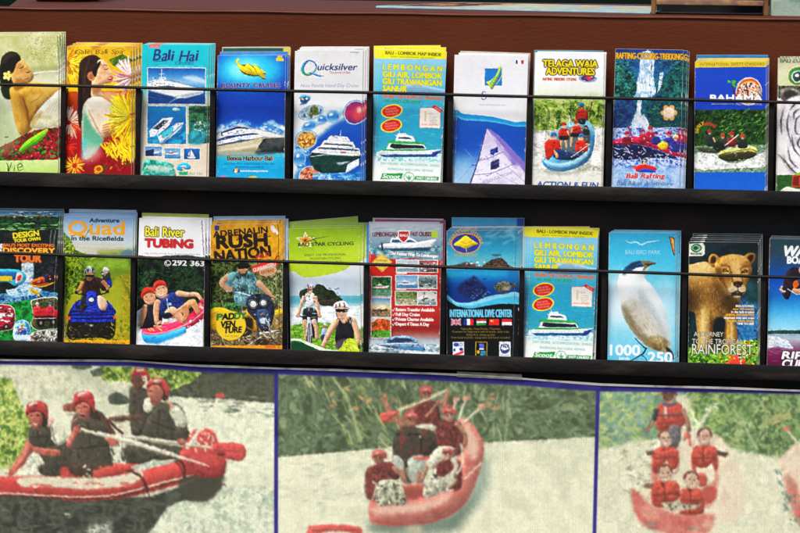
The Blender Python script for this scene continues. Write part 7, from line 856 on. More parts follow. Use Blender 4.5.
    c.L([(304, 244), (290, 280), (270, 322)], [22, 24, 18], SK, .6, 1); c.L([(294, 262), (276, 306)], 5, '#eca494', 2, 0, .7); c.L([(340, 214), (400, 222), (430, 250), (478, 296)], [5, 8, 7], '#5c3a30', .6, 1); c.L([(330, 230), (352, 240), (360, 330)], 3, '#181612', 1, 1); c.L([(296, 330), (430, 316)], 4, '#1c1a16', 1); c.L([(318, 252), (420, 280), (530, 308)], [9, 12, 14], '#ece6d6', .6); c.L([(318, 256), (420, 285), (530, 314)], [3, 4, 4], '#b0a898', .6); c.D_([(296, 236), (322, 236), (322, 262), (296, 262)], 6, ['#d86458', '#b0443c'], (10, 16), (5, 8), (-30, 10)); c.B([(416, 284), (446, 282), (470, 300), (462, 318), (436, 312)], SK, .8)
    c.B([(300, 162), (330, 148), (348, 148), (358, 176), (350, 206), (330, 216), (310, 198)], ('n', ['#b84a42', '#d46a5e', '#c4564c'], 12), .6); c.B([(306, 168), (320, 164), (322, 184), (308, 186)], '#e8907e', 2.4, .7); c.L([(306, 170), (318, 167)], 4, '#3a1614', .6); c.L([(332, 164), (346, 165)], 4, '#3a1614', .6); c.L([(324, 170), (321, 184), (328, 186)], 2.5, '#8c302c', .6, 1); c.B([(316, 192), (330, 189), (342, 192), (334, 206), (322, 205)], '#5c1818', .6); c.L([(318, 193), (340, 193)], 3.4, '#f8ece4', .5); c.B([(346, 170), (358, 180), (348, 208), (338, 214)], '#8a322e', 2.5, .7)
    c.B([(293, 160), (296, 122), (318, 105), (350, 105), (372, 124), (377, 184), (362, 172), (344, 146), (312, 150), (298, 166)], ('n', ['#a81f28', '#d2333c', '#8c1820'], 12), .6); c.B([(306, 118), (322, 108), (346, 108), (336, 116), (312, 126)], '#f2d8cc', 1.2); c.L([(296, 166), (310, 150), (344, 146), (362, 172)], 4, '#3c1214', .8, 1)
    c.fr = (100, 362, .2589)
    c.D_([(500, 130), (618, 130), (618, 200), (420, 190)], 0, ['#fff']); cloth([(120, 116), (160, 98), (192, 126), (188, 216), (160, 278), (124, 276), (116, 180)], DK, 26); cloth([(170, 150), (192, 136), (204, 168), (190, 196), (170, 186)], WH, 6); c.L([(160, 212), (100, 216), (54, 218)], [20, 17, 12], ('n', ['#4c2c24', '#6c4438'], 10), .6, 1); c.E(48, 219, 11, 8, '#7c4c40')
    c.B([(124, 60), (160, 56), (168, 90), (150, 112), (130, 100)], ('n', ['#4c2a22', '#6c4034'], 8), .6); c.B([(122, 62), (128, 36), (146, 24), (176, 30), (192, 54), (186, 76), (164, 56), (140, 52)], ('n', ['#a01c24', '#cc3038'], 10), .6); c.B([(140, 32), (160, 27), (172, 34), (150, 38)], '#f0d0c4', 1); c.P([(162, 56), (178, 52), (182, 70), (166, 74)], '#f0ece0'); c.L([(167, 60), (174, 68)], 3, '#2c1414')
    cloth([(92, 334), (160, 322), (330, 330), (338, 372), (250, 386), (100, 388)], DK, 30, (8, 26), (-20, 20)); cloth([(200, 186), (230, 164), (282, 176), (322, 240), (347, 272), (336, 306), (250, 314), (190, 292), (164, 272), (182, 222)], DK, 60); cloth([(268, 190), (300, 180), (332, 226), (326, 252), (296, 246)], ['#a8aca0', '#d4d6c8', '#bcc0b2'], 14); c.L([(258, 150), (276, 170), (270, 192)], [10, 7], '#d88c80', .8, 1); c.L([(196, 230), (290, 262)], 4, '#1c1a16', 1); c.L([(232, 180), (222, 290)], 3, '#1c1a16', 1)
    c.B([(230, 96), (258, 100), (264, 140), (244, 150), (232, 124)], '#261c16', .8); c.B([(186, 100), (224, 90), (244, 120), (236, 154), (212, 169), (198, 160), (192, 142), (184, 130)], ('n', ['#904438', '#b46454', '#a05248'], 12), .6); c.B([(190, 108), (208, 104), (206, 130), (192, 134)], '#c87c6c', 2.4, .7); c.L([(190, 116), (204, 114)], 3.5, '#2c1210', .6); c.L([(192, 152), (208, 152)], 3, '#5c1c1a', .6); c.B([(182, 96), (198, 70), (234, 63), (264, 90), (267, 134), (250, 122), (232, 92), (200, 88)], ('n', ['#a01c24', '#d4353c', '#b42830'], 12), .6); c.B([(204, 74), (226, 68), (240, 74), (216, 82)], '#f0cec2', 1.4); c.L([(184, 98), (202, 88), (232, 92), (252, 124)], 3.5, '#3c1214', .8, 1)
    c.B([(336, 300), (352, 272), (384, 262), (420, 280), (444, 318), (470, 340), (484, 366), (478, 430), (420, 446), (330, 420), (306, 370)], ('n', ['#c02a30', '#da4444', '#cc363a'], 20), 1); c.D_([(340, 268), (420, 268), (440, 330), (350, 352)], 34, ['#f0dcd0', '#e8b8ac', '#c02c32', '#f4ece0'], (8, 26), (3, 8), (20, 100)); c.B([(306, 362), (360, 374), (440, 390), (484, 374), (476, 436), (400, 446), (330, 420)], ('n', ['#98222a', '#b82e34', '#84202a'], 14), 2.5, .9)
    c.L([(334, 334), (400, 240), (462, 136)], [14, 11, 9], '#ece8dc', .6); c.P([(448, 124), (478, 122), (480, 138), (452, 142)], '#d44840', .6); c.L([(60, 282), (180, 296), (310, 314), (442, 332)], [9, 11, 12, 9], '#ddd6c4', .6); c.L([(60, 287), (310, 320)], 3, '#a09684', .6); c.L([(-10, 272), (120, 306), (260, 352), (424, 402)], [12, 16, 17, 3], '#f0ebdc', .6); c.L([(-10, 278), (120, 313), (260, 360)], 3.5, '#aca490', .6); c.B([(296, 300), (322, 296), (332, 314), (310, 322)], ('n', ['#8c4438', '#b06454'], 8), .6)
    c.B([(430, 332), (456, 312), (540, 317), (560, 336), (556, 372), (530, 382), (462, 362)], ('n', ['#c82e34', '#e04a4a', '#d43c40'], 16), .6); c.L([(440, 340), (540, 346)], 4, '#a02228', 1); c.B([(456, 350), (484, 350), (482, 362), (458, 360)], '#6c1c1e', 1); c.L([(104, 416), (150, 434), (180, 470), (192, 530)], 6, '#501a1c', .8, 1); c.L([(304, 380), (326, 400), (330, 450)], 7, '#501a1c', .8, 1)
    c.B([(-20, 420), (40, 400), (110, 404), (70, 434), (-20, 446)], ('n', ['#c8302f', '#e04a44'], 14), 1.5); c.foam([(120, 404), (200, 380), (300, 376), (260, 396), (150, 420)], ['#c8ccc4', '#f0eee2', '#a8b4b4'], 20, (10, 26), (3, 6), (-16, -4)); c.D_([(40, 320), (100, 300), (100, 390), (50, 390)], 20, ['#2c302c', '#e8e6da', '#8c9088'], (8, 24), (3, 7), (30, 100))
    c.fr = (355, 380, .2871)
    MR = ['#5a2022', '#8c3034', '#3c1c1c', '#a84440']; CM = ['#4c5044', '#b4b4a0', '#e4e2d0', '#2c302a']; LS = ('n', ['#94584a', '#b87c68', '#a46856'], 10)
    c.L([(104, 46), (110, 84), (126, 122), (168, 164)], [9, 13, 15, 16], LS, .8, 1); cloth([(206, 96), (226, 80), (276, 82), (294, 110), (288, 158), (214, 160)], MR, 24); c.B([(214, 158), (270, 156), (280, 176), (220, 180)], '#d8d2c0', 1.5); c.L([(246, 130), (276, 96), (296, 70)], [12, 10, 8], LS, .6, 1); c.L([(308, 96), (320, 66), (320, 36)], [11, 10, 8], LS, .6, 1)
    cloth([(130, 252), (138, 192), (168, 164), (224, 168), (280, 188), (286, 240), (240, 272), (165, 312), (134, 292)], ['#282420', '#423a34', '#34302a', '#6c2a2a'], 60); c.D_([(160, 176), (180, 180), (170, 240), (150, 240)], 8, ['#8c3030'], (10, 24), (4, 8), (60, 110), .8); c.L([(180, 190), (226, 196), (230, 250)], 4, '#14120f', 1, 1); c.E(226, 200, 4, 4, '#e4dcd0'); c.B([(132, 262), (166, 280), (168, 314), (140, 310)], ('n', ['#98a4a4', '#c4c8c0'], 8), 1.2); c.L([(162, 310), (176, 360)], [15, 11], LS, .6); c.B([(186, 276), (236, 262), (246, 300), (216, 334), (190, 320)], ('n', ['#a8b4b4', '#d0d4ca', '#88989c'], 10), 1.2); c.L([(224, 318), (216, 360)], [16, 11], LS, .6); c.R(206, 266, 262, 278, '#c84844', 2)
    cloth([(286, 152), (304, 138), (340, 142), (356, 172), (350, 236), (300, 240), (284, 206)], MR, 34); c.L([(350, 152), (372, 172), (388, 194)], [14, 12, 9], LS, .6, 1); cloth([(252, 288), (290, 234), (346, 238), (312, 268), (268, 310)], ['#d8d4c6', '#f0ecdf', '#b8b8ac'], 14); c.L([(250, 300), (240, 330), (228, 358)], [16, 13, 10], LS, .6, 1); c.L([(368, 220), (374, 290), (352, 330)], [8, 6], '#ece4d4', 1, 1)
    cloth([(284, 300), (300, 280), (330, 276), (338, 310), (310, 336), (286, 330)], MR, 14); c.L([(338, 276), (352, 300), (336, 336)], [16, 15, 12], '#e8e0d2', 1, 1); cloth([(240, 366), (272, 346), (312, 346), (322, 372), (280, 400), (240, 412)], ['#e8e4d4', '#c4c0b0', '#787468', '#f0eee0'], 30, (5, 14), (0, 180)); cloth([(58, 316), (80, 290), (126, 288), (156, 334), (130, 352), (82, 358), (64, 348)], MR, 30); c.L([(132, 302), (158, 330), (182, 362)], [15, 12, 9], LS, .6, 1); cloth([(78, 366), (104, 348), (156, 356), (178, 426), (140, 436), (122, 404), (110, 438), (76, 430)], CM, 60, (5, 14), (0, 180)); c.L([(60, 352), (76, 366), (60, 420)], 5, '#e4dccb', 1)
    for x, y, q in ((249, 46, .95), (198, 136, 1.1), (328, 118, 1.1), (322, 256, .95), (80, 268, 1.05)):
        c.B([(x-14*q, y-2*q), (x+14*q, y-2*q), (x+13*q, y+16*q), (x+2*q, y+26*q), (x-10*q, y+20*q)], ('n', ['#7c483c', '#a4695a', '#8c5648'], 8) if x < 300 else ('n', ['#a86c5a', '#d0988a'], 8), .6); c.L([(x-10*q, y+4*q), (x-3*q, y+4*q)], 3, '#2a1412', .5); c.L([(x+4*q, y+4*q), (x+10*q, y+4*q)], 3, '#2a1412', .5); c.L([(x-5*q, y+15*q), (x+7*q, y+15*q)], [1, 3, 1], '#ecd8cc', .5); c.B([(x-19*q, y+2*q), (x-16*q, y-13*q), (x, y-19*q), (x+17*q, y-12*q), (x+20*q, y+4*q), (x, y-3*q)], ('n', ['#a83438', '#cc5a58', '#b84444'], 8), .6); c.E(x-4*q, y-12*q, 7*q, 3*q, '#eab8ac', 0, 1); c.L([(x-18*q, y+3*q), (x, y-3*q), (x+19*q, y+4*q)], 2.5, '#4c1a1c', .6, 1)
    c.L([(152, 106), (240, 74), (322, 38)], 6, '#dcd4b4', .6); c.B([(86, 122), (110, 112), (146, 108), (142, 124), (100, 150)], ('n', ['#d0403c', '#e46058'], 10), .6)
    c.fr = (620, 380, .2439)
    RD = ['#c4382e', '#da5044', '#a02c24', '#d0443a']
    for x, y, q in ((187, 240, 1.0), (347, 232, 1.0), (185, 384, 1.05), (293, 412, 1.05)):
        c.E(x, y, 27*q, 34*q, '#e4ccbc', 0, 1.2); c.E(x, y+3*q, 21*q, 28*q, ('n', ['#cf9a8a', '#e6bcae', '#c48e7e'], 10), 0, .8); c.L([(x-25*q, y-2*q), (x-20*q, y-24*q), (x, y-32*q), (x+20*q, y-24*q), (x+25*q, y-2*q)], 5, '#5a2a26', 1, 1); c.L([(x-23*q, y+2*q), (x-16*q, y+26*q), (x, y+34*q), (x+16*q, y+26*q), (x+23*q, y+2*q)], 2.6, '#7c4c44', 1, 1, .8); c.L([(x-13*q, y-3*q), (x-4*q, y-2*q)], 4, '#4a2420', .8); c.L([(x+5*q, y-2*q), (x+14*q, y-3*q)], 4, '#4a2420', .8); c.L([(x, y+2*q), (x-2*q, y+10*q)], 2.4, '#a86c60', .8); c.L([(x-9*q, y+16*q), (x, y+20*q), (x+10*q, y+15*q)], [1.5, 6, 1.5], '#fbf0e8', .8, 1); c.L([(x-10*q, y+15*q), (x+11*q, y+14*q)], 1.6, '#8c3c38', .6)
    for p in ([(134, 300), (160, 282), (186, 292), (214, 280), (234, 292), (236, 350), (212, 366), (190, 330), (160, 362), (138, 352)], [(292, 300), (312, 270), (346, 284), (380, 272), (398, 296), (386, 330), (340, 362), (296, 340)], [(128, 450), (150, 420), (186, 440), (222, 414), (244, 440), (236, 490), (180, 500), (134, 494)], [(246, 470), (268, 450), (296, 468), (318, 446), (332, 470), (326, 506), (256, 506)]):
        cloth(p, RD, 30); c.L([(p[0][0]+6, p[0][1]+22), (p[4][0]-4, p[4][1]+24)], 5, '#6c2420', 1.2); m_ = np.mean(p, 0); c.L([(m_[0]-4, m_[1]-30), (m_[0]-2, m_[1]+34)], 4, '#5c201c', 1.2)
    c.L([(138, 298), (108, 300)], [13, 8], '#6c4438', 1.4); c.L([(394, 298), (432, 312)], [13, 8], '#5c3830', 1.4); c.L([(132, 440), (96, 432)], [12, 8], '#94604f', 1.4)
    c.E(197, 62, 22, 26, ('n', ['#5a3428', '#784c3c'], 8), 0, .8); c.L([(186, 58), (194, 58)], 3, '#20100c', .5); c.L([(202, 58), (210, 58)], 3, '#20100c', .5); c.L([(188, 74), (206, 74)], [1, 4, 1], '#e4d0c4', .5); c.B([(176, 56), (180, 40), (200, 34), (216, 42), (220, 58), (198, 46)], '#2c1c18', .8); cloth([(150, 116), (172, 94), (192, 110), (214, 110), (236, 94), (260, 120), (260, 186), (166, 198), (154, 172)], RD, 40); c.L([(184, 104), (186, 156)], 9, '#e8d8d0', 1.5); c.L([(150, 146), (260, 143)], 6, '#54384c', 1.2); c.L([(154, 178), (258, 172)], 4, '#7c2824', 1.2); c.L([(174, 96), (196, 108), (232, 95)], 6, '#44448c', 1.2, 1); c.L([(150, 118), (140, 166)], [20, 15], '#36343c', 1.2); c.L([(138, 166), (120, 196), (102, 216)], [13, 11, 8], '#a87464', 1, 1); c.L([(258, 118), (272, 160), (284, 206)], [17, 13, 9], '#a87464', 1, 1); c.B([(200, 192), (244, 190), (244, 250), (214, 262)], ('n', ['#585060', '#7c7480'], 10), 2)
    # blue borders printed between and above the pictures
    c.fr = (0, 0, 1); blue = ('n', ['#28246c', '#372f86', '#302978'], 30)
    c.photo(.5, 6, .16, .3, .0, .88, .5); c.soften(.85); c.img = (c.img*.87+.085)*np.array([1.0, 1.0, .925])+np.array([.012, .012, .0])
    c.P([(274.3, 366), (278.2, 366), (278.2, 600), (274.3, 600)], blue, .3); c.P([(596.3, 380), (600, 380), (594.4, 600), (590.8, 600)], blue, .3)
    c.P([(-60, 356), (0, 360.6), (130, 361.5), (200, 366.5), (300, 369.5), (430, 374), (520, 379), (600, 385.3), (700, 388), (800, 391.2), (860, 393), (860, 397), (800, 394.2), (700, 392.5), (600, 391.5), (520, 385.5), (430, 380.6), (300, 375), (200, 372.5), (130, 366.3), (0, 364.7), (-60, 361)], blue, .4)
    c.seed += 1; x = np.arange(c.W)/c.D
    c.img *= (1+.02*np.sin(x*2*np.pi/2.1)+.025*(np.random.RandomState(5).rand(c.W)-.5))[None, :, None]
    c.img *= (1+(vnoise(c.H, c.W, 2.2, 999, 2)-.5)*.1)[..., None]; return c
# ------------------------------------------------------------------ materials
def mat(name, col, rough=.6, spec=.4, noise=None, bump=None, metal=0):
    """noise = (second colour, scale, low, high, stretch), bump = (scale, strength, stretch)"""
    m = bpy.data.materials.new(name); m.use_nodes = True; n = m.node_tree.nodes; l = m.node_tree.links
    b = n['Principled BSDF']; b.inputs['Roughness'].default_value = rough; b.inputs['Specular IOR Level'].default_value = spec; b.inputs['Metallic'].default_value = metal
    c = tuple(lin(hx(col)))+(1,); b.inputs['Base Color'].default_value = c
    tc = n.new('ShaderNodeTexCoord')
    def nz(scale, stretch, detail=6):
        mp = n.new('ShaderNodeMapping'); mp.inputs['Scale'].default_value = stretch; l.new(tc.outputs['Object'], mp.inputs[0])
        t = n.new('ShaderNodeTexNoise'); t.inputs['Scale'].default_value = scale; t.inputs['Detail'].default_value = detail; l.new(mp.outputs[0], t.inputs[0]); return t
    if noise:
        c2, sc, lo, hi, st = noise; t = nz(sc, st); r = n.new('ShaderNodeMapRange'); r.inputs[1].default_value = lo; r.inputs[2].default_value = hi
        l.new(t.outputs[0], r.inputs[0]); mx = n.new('ShaderNodeMix'); mx.data_type = 'RGBA'; mx.inputs[6].default_value = c; mx.inputs[7].default_value = tuple(lin(hx(c2)))+(1,)
        l.new(r.outputs[0], mx.inputs[0]); l.new(mx.outputs[2], b.inputs['Base Color'])
    if bump:
        sc, s_, st = bump; t = nz(sc, st); bp = n.new('ShaderNodeBump'); bp.inputs['Strength'].default_value = s_; bp.inputs['Distance'].default_value = .0016
        l.new(t.outputs[0], bp.inputs['Height']); l.new(bp.outputs[0], b.inputs['Normal'])
    return m
def print_mat(name, rough, spec, bump=None):
    m = mat(name, '#ffffff', rough, spec, None, bump); n = m.node_tree.nodes; a = n.new('ShaderNodeAttribute'); a.attribute_name = 'ink'
    m.node_tree.links.new(a.outputs[0], n['Principled BSDF'].inputs['Base Color']); return m
M_PRINT = print_mat('glossy print', .4, .14, (60, .12, (1, 1, 1)))
M_BANNER = print_mat('woven vinyl print', .6, .2, (900, .35, (1, 1, .08)))
M_CANVAS = print_mat('painted canvas', .7, .2, (300, .4, (1, 1, 1)))
M_PAGE = mat('cut paper', '#d6d4cc', .7, .2, ('#b9b6aa', 300, .4, .7, (.2, .2, 6)))
M_STEEL = mat('black steel', '#171412', .5, .22, ('#3a322b', 34, .52, .78, (.35, 1, 2)), (220, .35, (1, 1, 1)))
M_BAR = mat('dull black bar', '#0e0c0b', .6, .15, ('#1a1614', 60, .45, .75, (1, 1, 2)), (220, .35, (1, 1, 1)))
M_PANEL = mat('black board', '#0c0a0a', .6, .25, ('#2e1712', 9, .5, .8, (1, 1, 1)), (120, .3, (1, 1, 1)))
M_VINYL = mat('brown leatherette', '#5d2e1b', .6, .07, ('#562917', 10, .3, .75, (.8, 1, 1.4)), (260, .42, (.4, 1, 1.0)))
M_EDGE_LIGHT = mat('leatherette edge highlight', '#70402c', .5, .2, ('#5c3020', 30, .4, .7, (.5, 1, 1)))  # lightened leatherette: the edge highlight is put into the colour
M_HEM = mat('banner hem', '#c9c4bb', .7, .2, ('#77706c', 40, .45, .7, (1, 1, 1)))
M_DARK = mat('black plastic', '#121413', .4, .4, ('#1e2220', 40, .4, .7, (1, 1, 1)))
M_WOOD = mat('worn wood', '#7d5d4c', .6, .3, ('#a98250', 60, .5, .62, (.6, 1, 1)), (200, .5, (.2, 1, 1)))
M_WOODL = mat('light wood', '#8f6a3e', .6, .3, ('#5c4228', 80, .4, .7, (1, 1, .2)))
M_FLOOR = mat('dark floor', '#101c16', .9, .0, ('#0a120e', 8, .4, .7, (1, 1, 1)))
# ------------------------------------------------------------------ mesh helpers
def obj(name, me, m, parent=None):
    o = bpy.data.objects.new(name, me); COL.objects.link(o); me.materials.append(m)
    if parent: o.parent = parent
    return o
def tag(o, label, cat, group=None):
    o['label'] = label; o['category'] = cat
    if group: o['group'] = group
    return o
def thing(name, label, cat, loc=(0, 0, 0), group=None):
    o = bpy.data.objects.new(name, None); o.empty_display_size = .02; COL.objects.link(o); o.location = loc; return tag(o, label, cat, group)
def mesh(vs, fs, smooth_=False):
    me = bpy.data.meshes.new('shape'); me.from_pydata([tuple(map(float, v)) for v in vs], [], fs); me.update()
    if smooth_: me.polygons.foreach_set('use_smooth', [True]*len(me.polygons))
    return me
def bevelled(vs, fs, r, seg=2):
    import bmesh
    bm = bmesh.new(); vv = [bm.verts.new(tuple(map(float, v))) for v in vs]
    for f in fs: bm.faces.new([vv[i] for i in f])
    bmesh.ops.recalc_face_normals(bm, faces=bm.faces)
    if r: bmesh.ops.bevel(bm, geom=list(bm.edges), offset=r, segments=seg, affect='EDGES', profile=.5)
    me = bpy.data.meshes.new('shape'); bm.to_mesh(me); bm.free()
    me.polygons.foreach_set('use_smooth', [bool(r)]*len(me.polygons)); return me
BOXF = [(0, 1, 2, 3), (7, 6, 5, 4), (0, 4, 5, 1), (1, 5, 6, 2), (2, 6, 7, 3), (3, 7, 4, 0)]
def beam(p0, p1, h, d, r=.0006, seg=2):
    """a bar from p0 to p1 (its top front edge), h down, d backwards (+y)"""
    p0, p1 = np.array(p0), np.array(p1); dz, dy = np.array([0, 0, -h]), np.array([0, d, 0])
    return bevelled([p0, p1, p1+dz, p0+dz, p0+dy, p1+dy, p1+dz+dy, p0+dz+dy], BOXF, r, seg)
def rod(pts, r, n=10):
    vs, fs = [], []
    for p in pts:
        for i in range(n): t = 2*math.pi*i/n; vs.append((p[0], p[1]+r*math.cos(t), p[2]+r*math.sin(t)))
    for k in range(len(pts)-1):
        for i in range(n): fs.append((k*n+i, k*n+(i+1) % n, (k+1)*n+(i+1) % n, (k+1)*n+i))
    fs += [tuple(range(n))[::-1], tuple((len(pts)-1)*n+i for i in range(n))]
    return mesh(vs, fs, True)
def sheet(press, wd, ht, ext=0, warp=None, flat=False, alb=.93):
    """the printed face: one vertex per printed dot; flat = lying with its top edge away (+y)"""
    H, W = press.H, press.W; col = lin(press.img)*alb
    zs = ht*(1-np.arange(H)/(H-1)); rows = H
    if ext: zs = np.append(zs, -ext); col = np.vstack([col, col[-1:]]); rows += 1
    xs = (np.arange(W)/(W-1)-.5)*wd
    X, Z = np.meshgrid(xs, zs); Y = warp(X/wd+.5, Z/ht) if warp else np.zeros_like(X)
    co = np.stack([X, Z, Y*0+.0] if flat else [X, Y, Z], -1).reshape(-1, 3)
    me = bpy.data.meshes.new('print'); me.vertices.add(rows*W); me.vertices.foreach_set('co', co.ravel())
    i = (np.arange(rows-1)[:, None]*W+np.arange(W-1)[None]).ravel(); q = np.stack([i, i+W, i+W+1, i+1], 1)
    me.loops.add(q.size); me.loops.foreach_set('vertex_index', q.ravel()); me.polygons.add(len(q))
    me.polygons.foreach_set('loop_start', np.arange(len(q))*4)
    try: me.polygons.foreach_set('loop_total', np.full(len(q), 4))
    except Exception: pass
    me.polygons.foreach_set('use_smooth', np.ones(len(q), bool)); me.update(calc_edges=True)
    a = me.color_attributes.new('ink', 'FLOAT_COLOR', 'POINT'); a.data.foreach_set('color', np.hstack([col.reshape(-1, 3), np.ones((rows*W, 1))]).ravel())
    return me
def pages(wd, ht, ext, warp, t=.0011):
    nu, nv = 7, 14; vs, fs = [], []; g = .00025
    for s_ in (0, 1):
        for j in range(nv):
            for i in range(nu):
                u, v = i/(nu-1), j/(nv-1); z = -ext+(ht+ext+g)*v
                vs.append(((u-.5)*(wd+2*g), warp(u, max(z/ht, 0))+.00018+s_*t, z))
    N = nu*nv
    for j in range(nv-1):
        for i in range(nu-1):
            a = j*nu+i; fs.append((a, a+1, a+nu+1, a+nu)); fs.append((N+a+nu, N+a+nu+1, N+a+1, N+a))
    rim = [i for i in range(nu)]+[j*nu+nu-1 for j in range(1, nv)]+[(nv-1)*nu+i for i in range(nu-2, -1, -1)]+[j*nu for j in range(nv-2, 0, -1)]
    for a, b in zip(rim, rim[1:]+rim[:1]): fs.append((b, a, N+a, N+b))
    return mesh(vs, fs)
def at_z(px, py, z):
    d = CR*(px-400)/F+CU*(266.5-py)/F+CF; return CL+d*((z-CL[2])/d[2])

# ------------------------------------------------------------------ setting
fl = obj('floor', mesh([(-150, -150, -.95), (150, -150, -.95), (150, 150, -.95), (-150, 150, -.95)], [(0, 1, 2, 3)]), M_FLOOR); fl['kind'] = 'structure'
YP = .012                                                           # front of the counter
# counter: padded leatherette top over an upright front
ctr = thing('display_counter', 'reddish brown leatherette covered counter behind the brochure rack', 'counter', (0, YP, 0))
A, B = at(-60, 7.2, YP), at(900, 17.6, YP)
ztop = (at(0, 7.6, YP)[2]+at(800, 16.6, YP)[2])/2
nx = 90
def front_grid():
    vs, fs = [], []; rs = np.random.RandomState(4)
    prof = [(.40, .0), (.42, -.06), (.009, -.0015), (.004, -.0006), (.0015, .0012), (0, .004), (0, .012)]
    zb = ztop-.9
    prof = [(zb, 0.0)]+[(ztop-.25, 0.0), (ztop-.12, 0.0), (ztop-.05, 0), (ztop-.012, 0), (ztop-.0065, -.0004), (ztop-.003, .0006), (ztop-.0012, .0022), (ztop-.0002, .0055)]
    for i in range(nx+1):
        x = A[0]-.04+(B[0]+.05-A[0]+.04)*i/nx
        for z, y in prof: vs.append((x, y, z+.0008*math.sin(x*9+1)*(z > ztop-.02)))
    k = len(prof)
    for i in range(nx):
        for j in range(k-1): fs.append((i*k+j, (i+1)*k+j, (i+1)*k+j+1, i*k+j+1))
    return mesh(vs, fs, True)
obj('front_panel', front_grid(), M_VINYL, ctr)
pc = at_z(-3, 7.4, ztop); pc2 = at_z(16, -1, ztop); dr = (pc2-pc)/np.linalg.norm(pc2-pc); far = pc+dr*.75
obj('counter_top', mesh([(pc[0], .0057, ztop-.0003), (B[0]+.05, .0057, ztop-.0003), (B[0]+.05, .7, ztop-.0003), (far[0], far[1]-YP, ztop-.0003), (pc[0], .0057, ztop-.04), (B[0]+.05, .0057, ztop-.04), (B[0]+.05, .7, ztop-.04), (far[0], far[1]-YP, ztop-.04)], BOXF), M_VINYL, ctr)

obj('edge_highlight', rod([(A[0]+(B[0]-A[0])*i/60, -.0012, ztop-.0022+.0004*math.sin(i*.7)) for i in range(61)], .0016), M_EDGE_LIGHT, ctr)  # added slim rod, its lighter colour stands in for the edge highlight

# ------------------------------------------------------------------ the rack
YL = -.042                                                          # front of the rails
rack = thing('brochure_rack', 'black steel two tier wall rack holding the travel brochures', 'rack', (0, 0, 0))
def ln(a, b, Y, x): return at(x, a+(b-a)*x/800, Y)
RT = [(171.6, 191.6), (340.2, 366.2)]; RB = [(185.6, 206.3), (354.6, 380.6)]; RODS = [(84.6, 102.6), (253.2, 277.6)]
pz0, pz1 = at(400, 100, .004)[2], at(400, 384, .004)[2]  # foot runs on below the rail: black put in for shade above the banner
obj('back_panel', mesh([(-.66, .004, pz0), (.66, .004, pz0), (.66, .004, pz1), (-.66, .004, pz1), (-.66, .010, pz0), (.66, .010, pz0), (.66, .010, pz1), (-.66, .010, pz1)], BOXF), M_PANEL, rack)
for (t0, t1), (b0, b1) in zip(RT, RB):
    p, q = ln(t0, t1, YL, -60), ln(t0, t1, YL, 880); h = p[2]-ln(b0, b1, YL, -60)[2]
    obj('shelf_rail', beam(p, q, h, .002, .0005), M_STEEL, rack)
    p2, q2 = p+np.array([0, .0021, -h+.002]), q+np.array([0, .0021, -h+.002])
    obj('shelf_floor', beam(p2, q2, .0018, .0435, .0003), M_STEEL, rack)
GAPS = [(-19, 63.4, 138.4, 212.6, 288.2, 369.3, 450.6, 529.8, 609.4, 690.8, 771.8, 850), (-19, 60.6, 133.2, 207.3, 285.8, 366.6, 443.6, 522.0, 604.4, 684.8, 763.8, 846)]
for r, (a, b) in enumerate(RODS):
    obj('retaining_rod', rod([ln(a, b, YL-.001, x)+np.array([0, 0, .0003*math.sin(x*.021+r)]) for x in range(-60, 900, 20)], .0021), M_STEEL, rack)
    for gx in GAPS[r]:
        top = ln(a, b, YL+.003, gx); bot = ln(*RT[r], YL+.003, gx-1.2); wv = .0034
        vs = [(top[0]-wv, YL+.0026, top[2]), (top[0]+wv, YL+.0026, top[2]), (bot[0]+wv, YL+.0026, bot[2]-.012), (bot[0]-wv, YL+.0026, bot[2]-.012)]
        vs += [(v[0], YL+.0056, v[2]) for v in vs]
        obj('divider_bar', bevelled(vs, BOXF, .0005), M_BAR, rack)
        # the pocket wall running back from each bar
        vs = [(top[0]-.0012, YL+.0058, top[2]-.004), (top[0]+.0012, YL+.0058, top[2]-.004), (bot[0]+.0012, YL+.0058, bot[2]-.014), (bot[0]-.0012, YL+.0058, bot[2]-.014)]
        vs += [(v[0], .0036, v[2]) for v in vs]
        obj('pocket_divider', mesh(vs, BOXF), M_PANEL, rack)

# ------------------------------------------------------------------ brochures
EXT = .0135
def place(TL, TR, BL, Yb, Yt):
    bl, tl, tr = at(*BL, Yb), at(*TL, Yt), at(*TR, Yt)
    x = (tr-tl); wd = np.linalg.norm(x); z = tl-bl; ht = np.linalg.norm(z); x /= wd; z /= ht
    zo = z-x*np.dot(z, x); zo /= np.linalg.norm(zo); xo = x-z*np.dot(x, z); xo /= np.linalg.norm(xo)
    z = z+zo; z /= np.linalg.norm(z); x = x-z*np.dot(x, z); x /= np.linalg.norm(x); y = np.cross(z, x)
    o = (bl+tl+tr-tl+bl-(bl))/1.0 if 0 else (bl+(tr-tl)/2)
    return Matrix(((x[0], y[0], z[0], o[0]), (x[1], y[1], z[1], o[1]), (x[2], y[2], z[2], o[2]), (0, 0, 0, 1))), wd, ht
UNIT = .00132                                                       # metres per photo pixel at the rack
def shifted(Mx, dx, dy, deg, depth):
    return Matrix.Translation((dx*UNIT, depth, -dy*UNIT)) @ Mx @ Matrix.Rotation(math.radians(deg), 4, 'Y')
rs0 = np.random.RandomState(11)
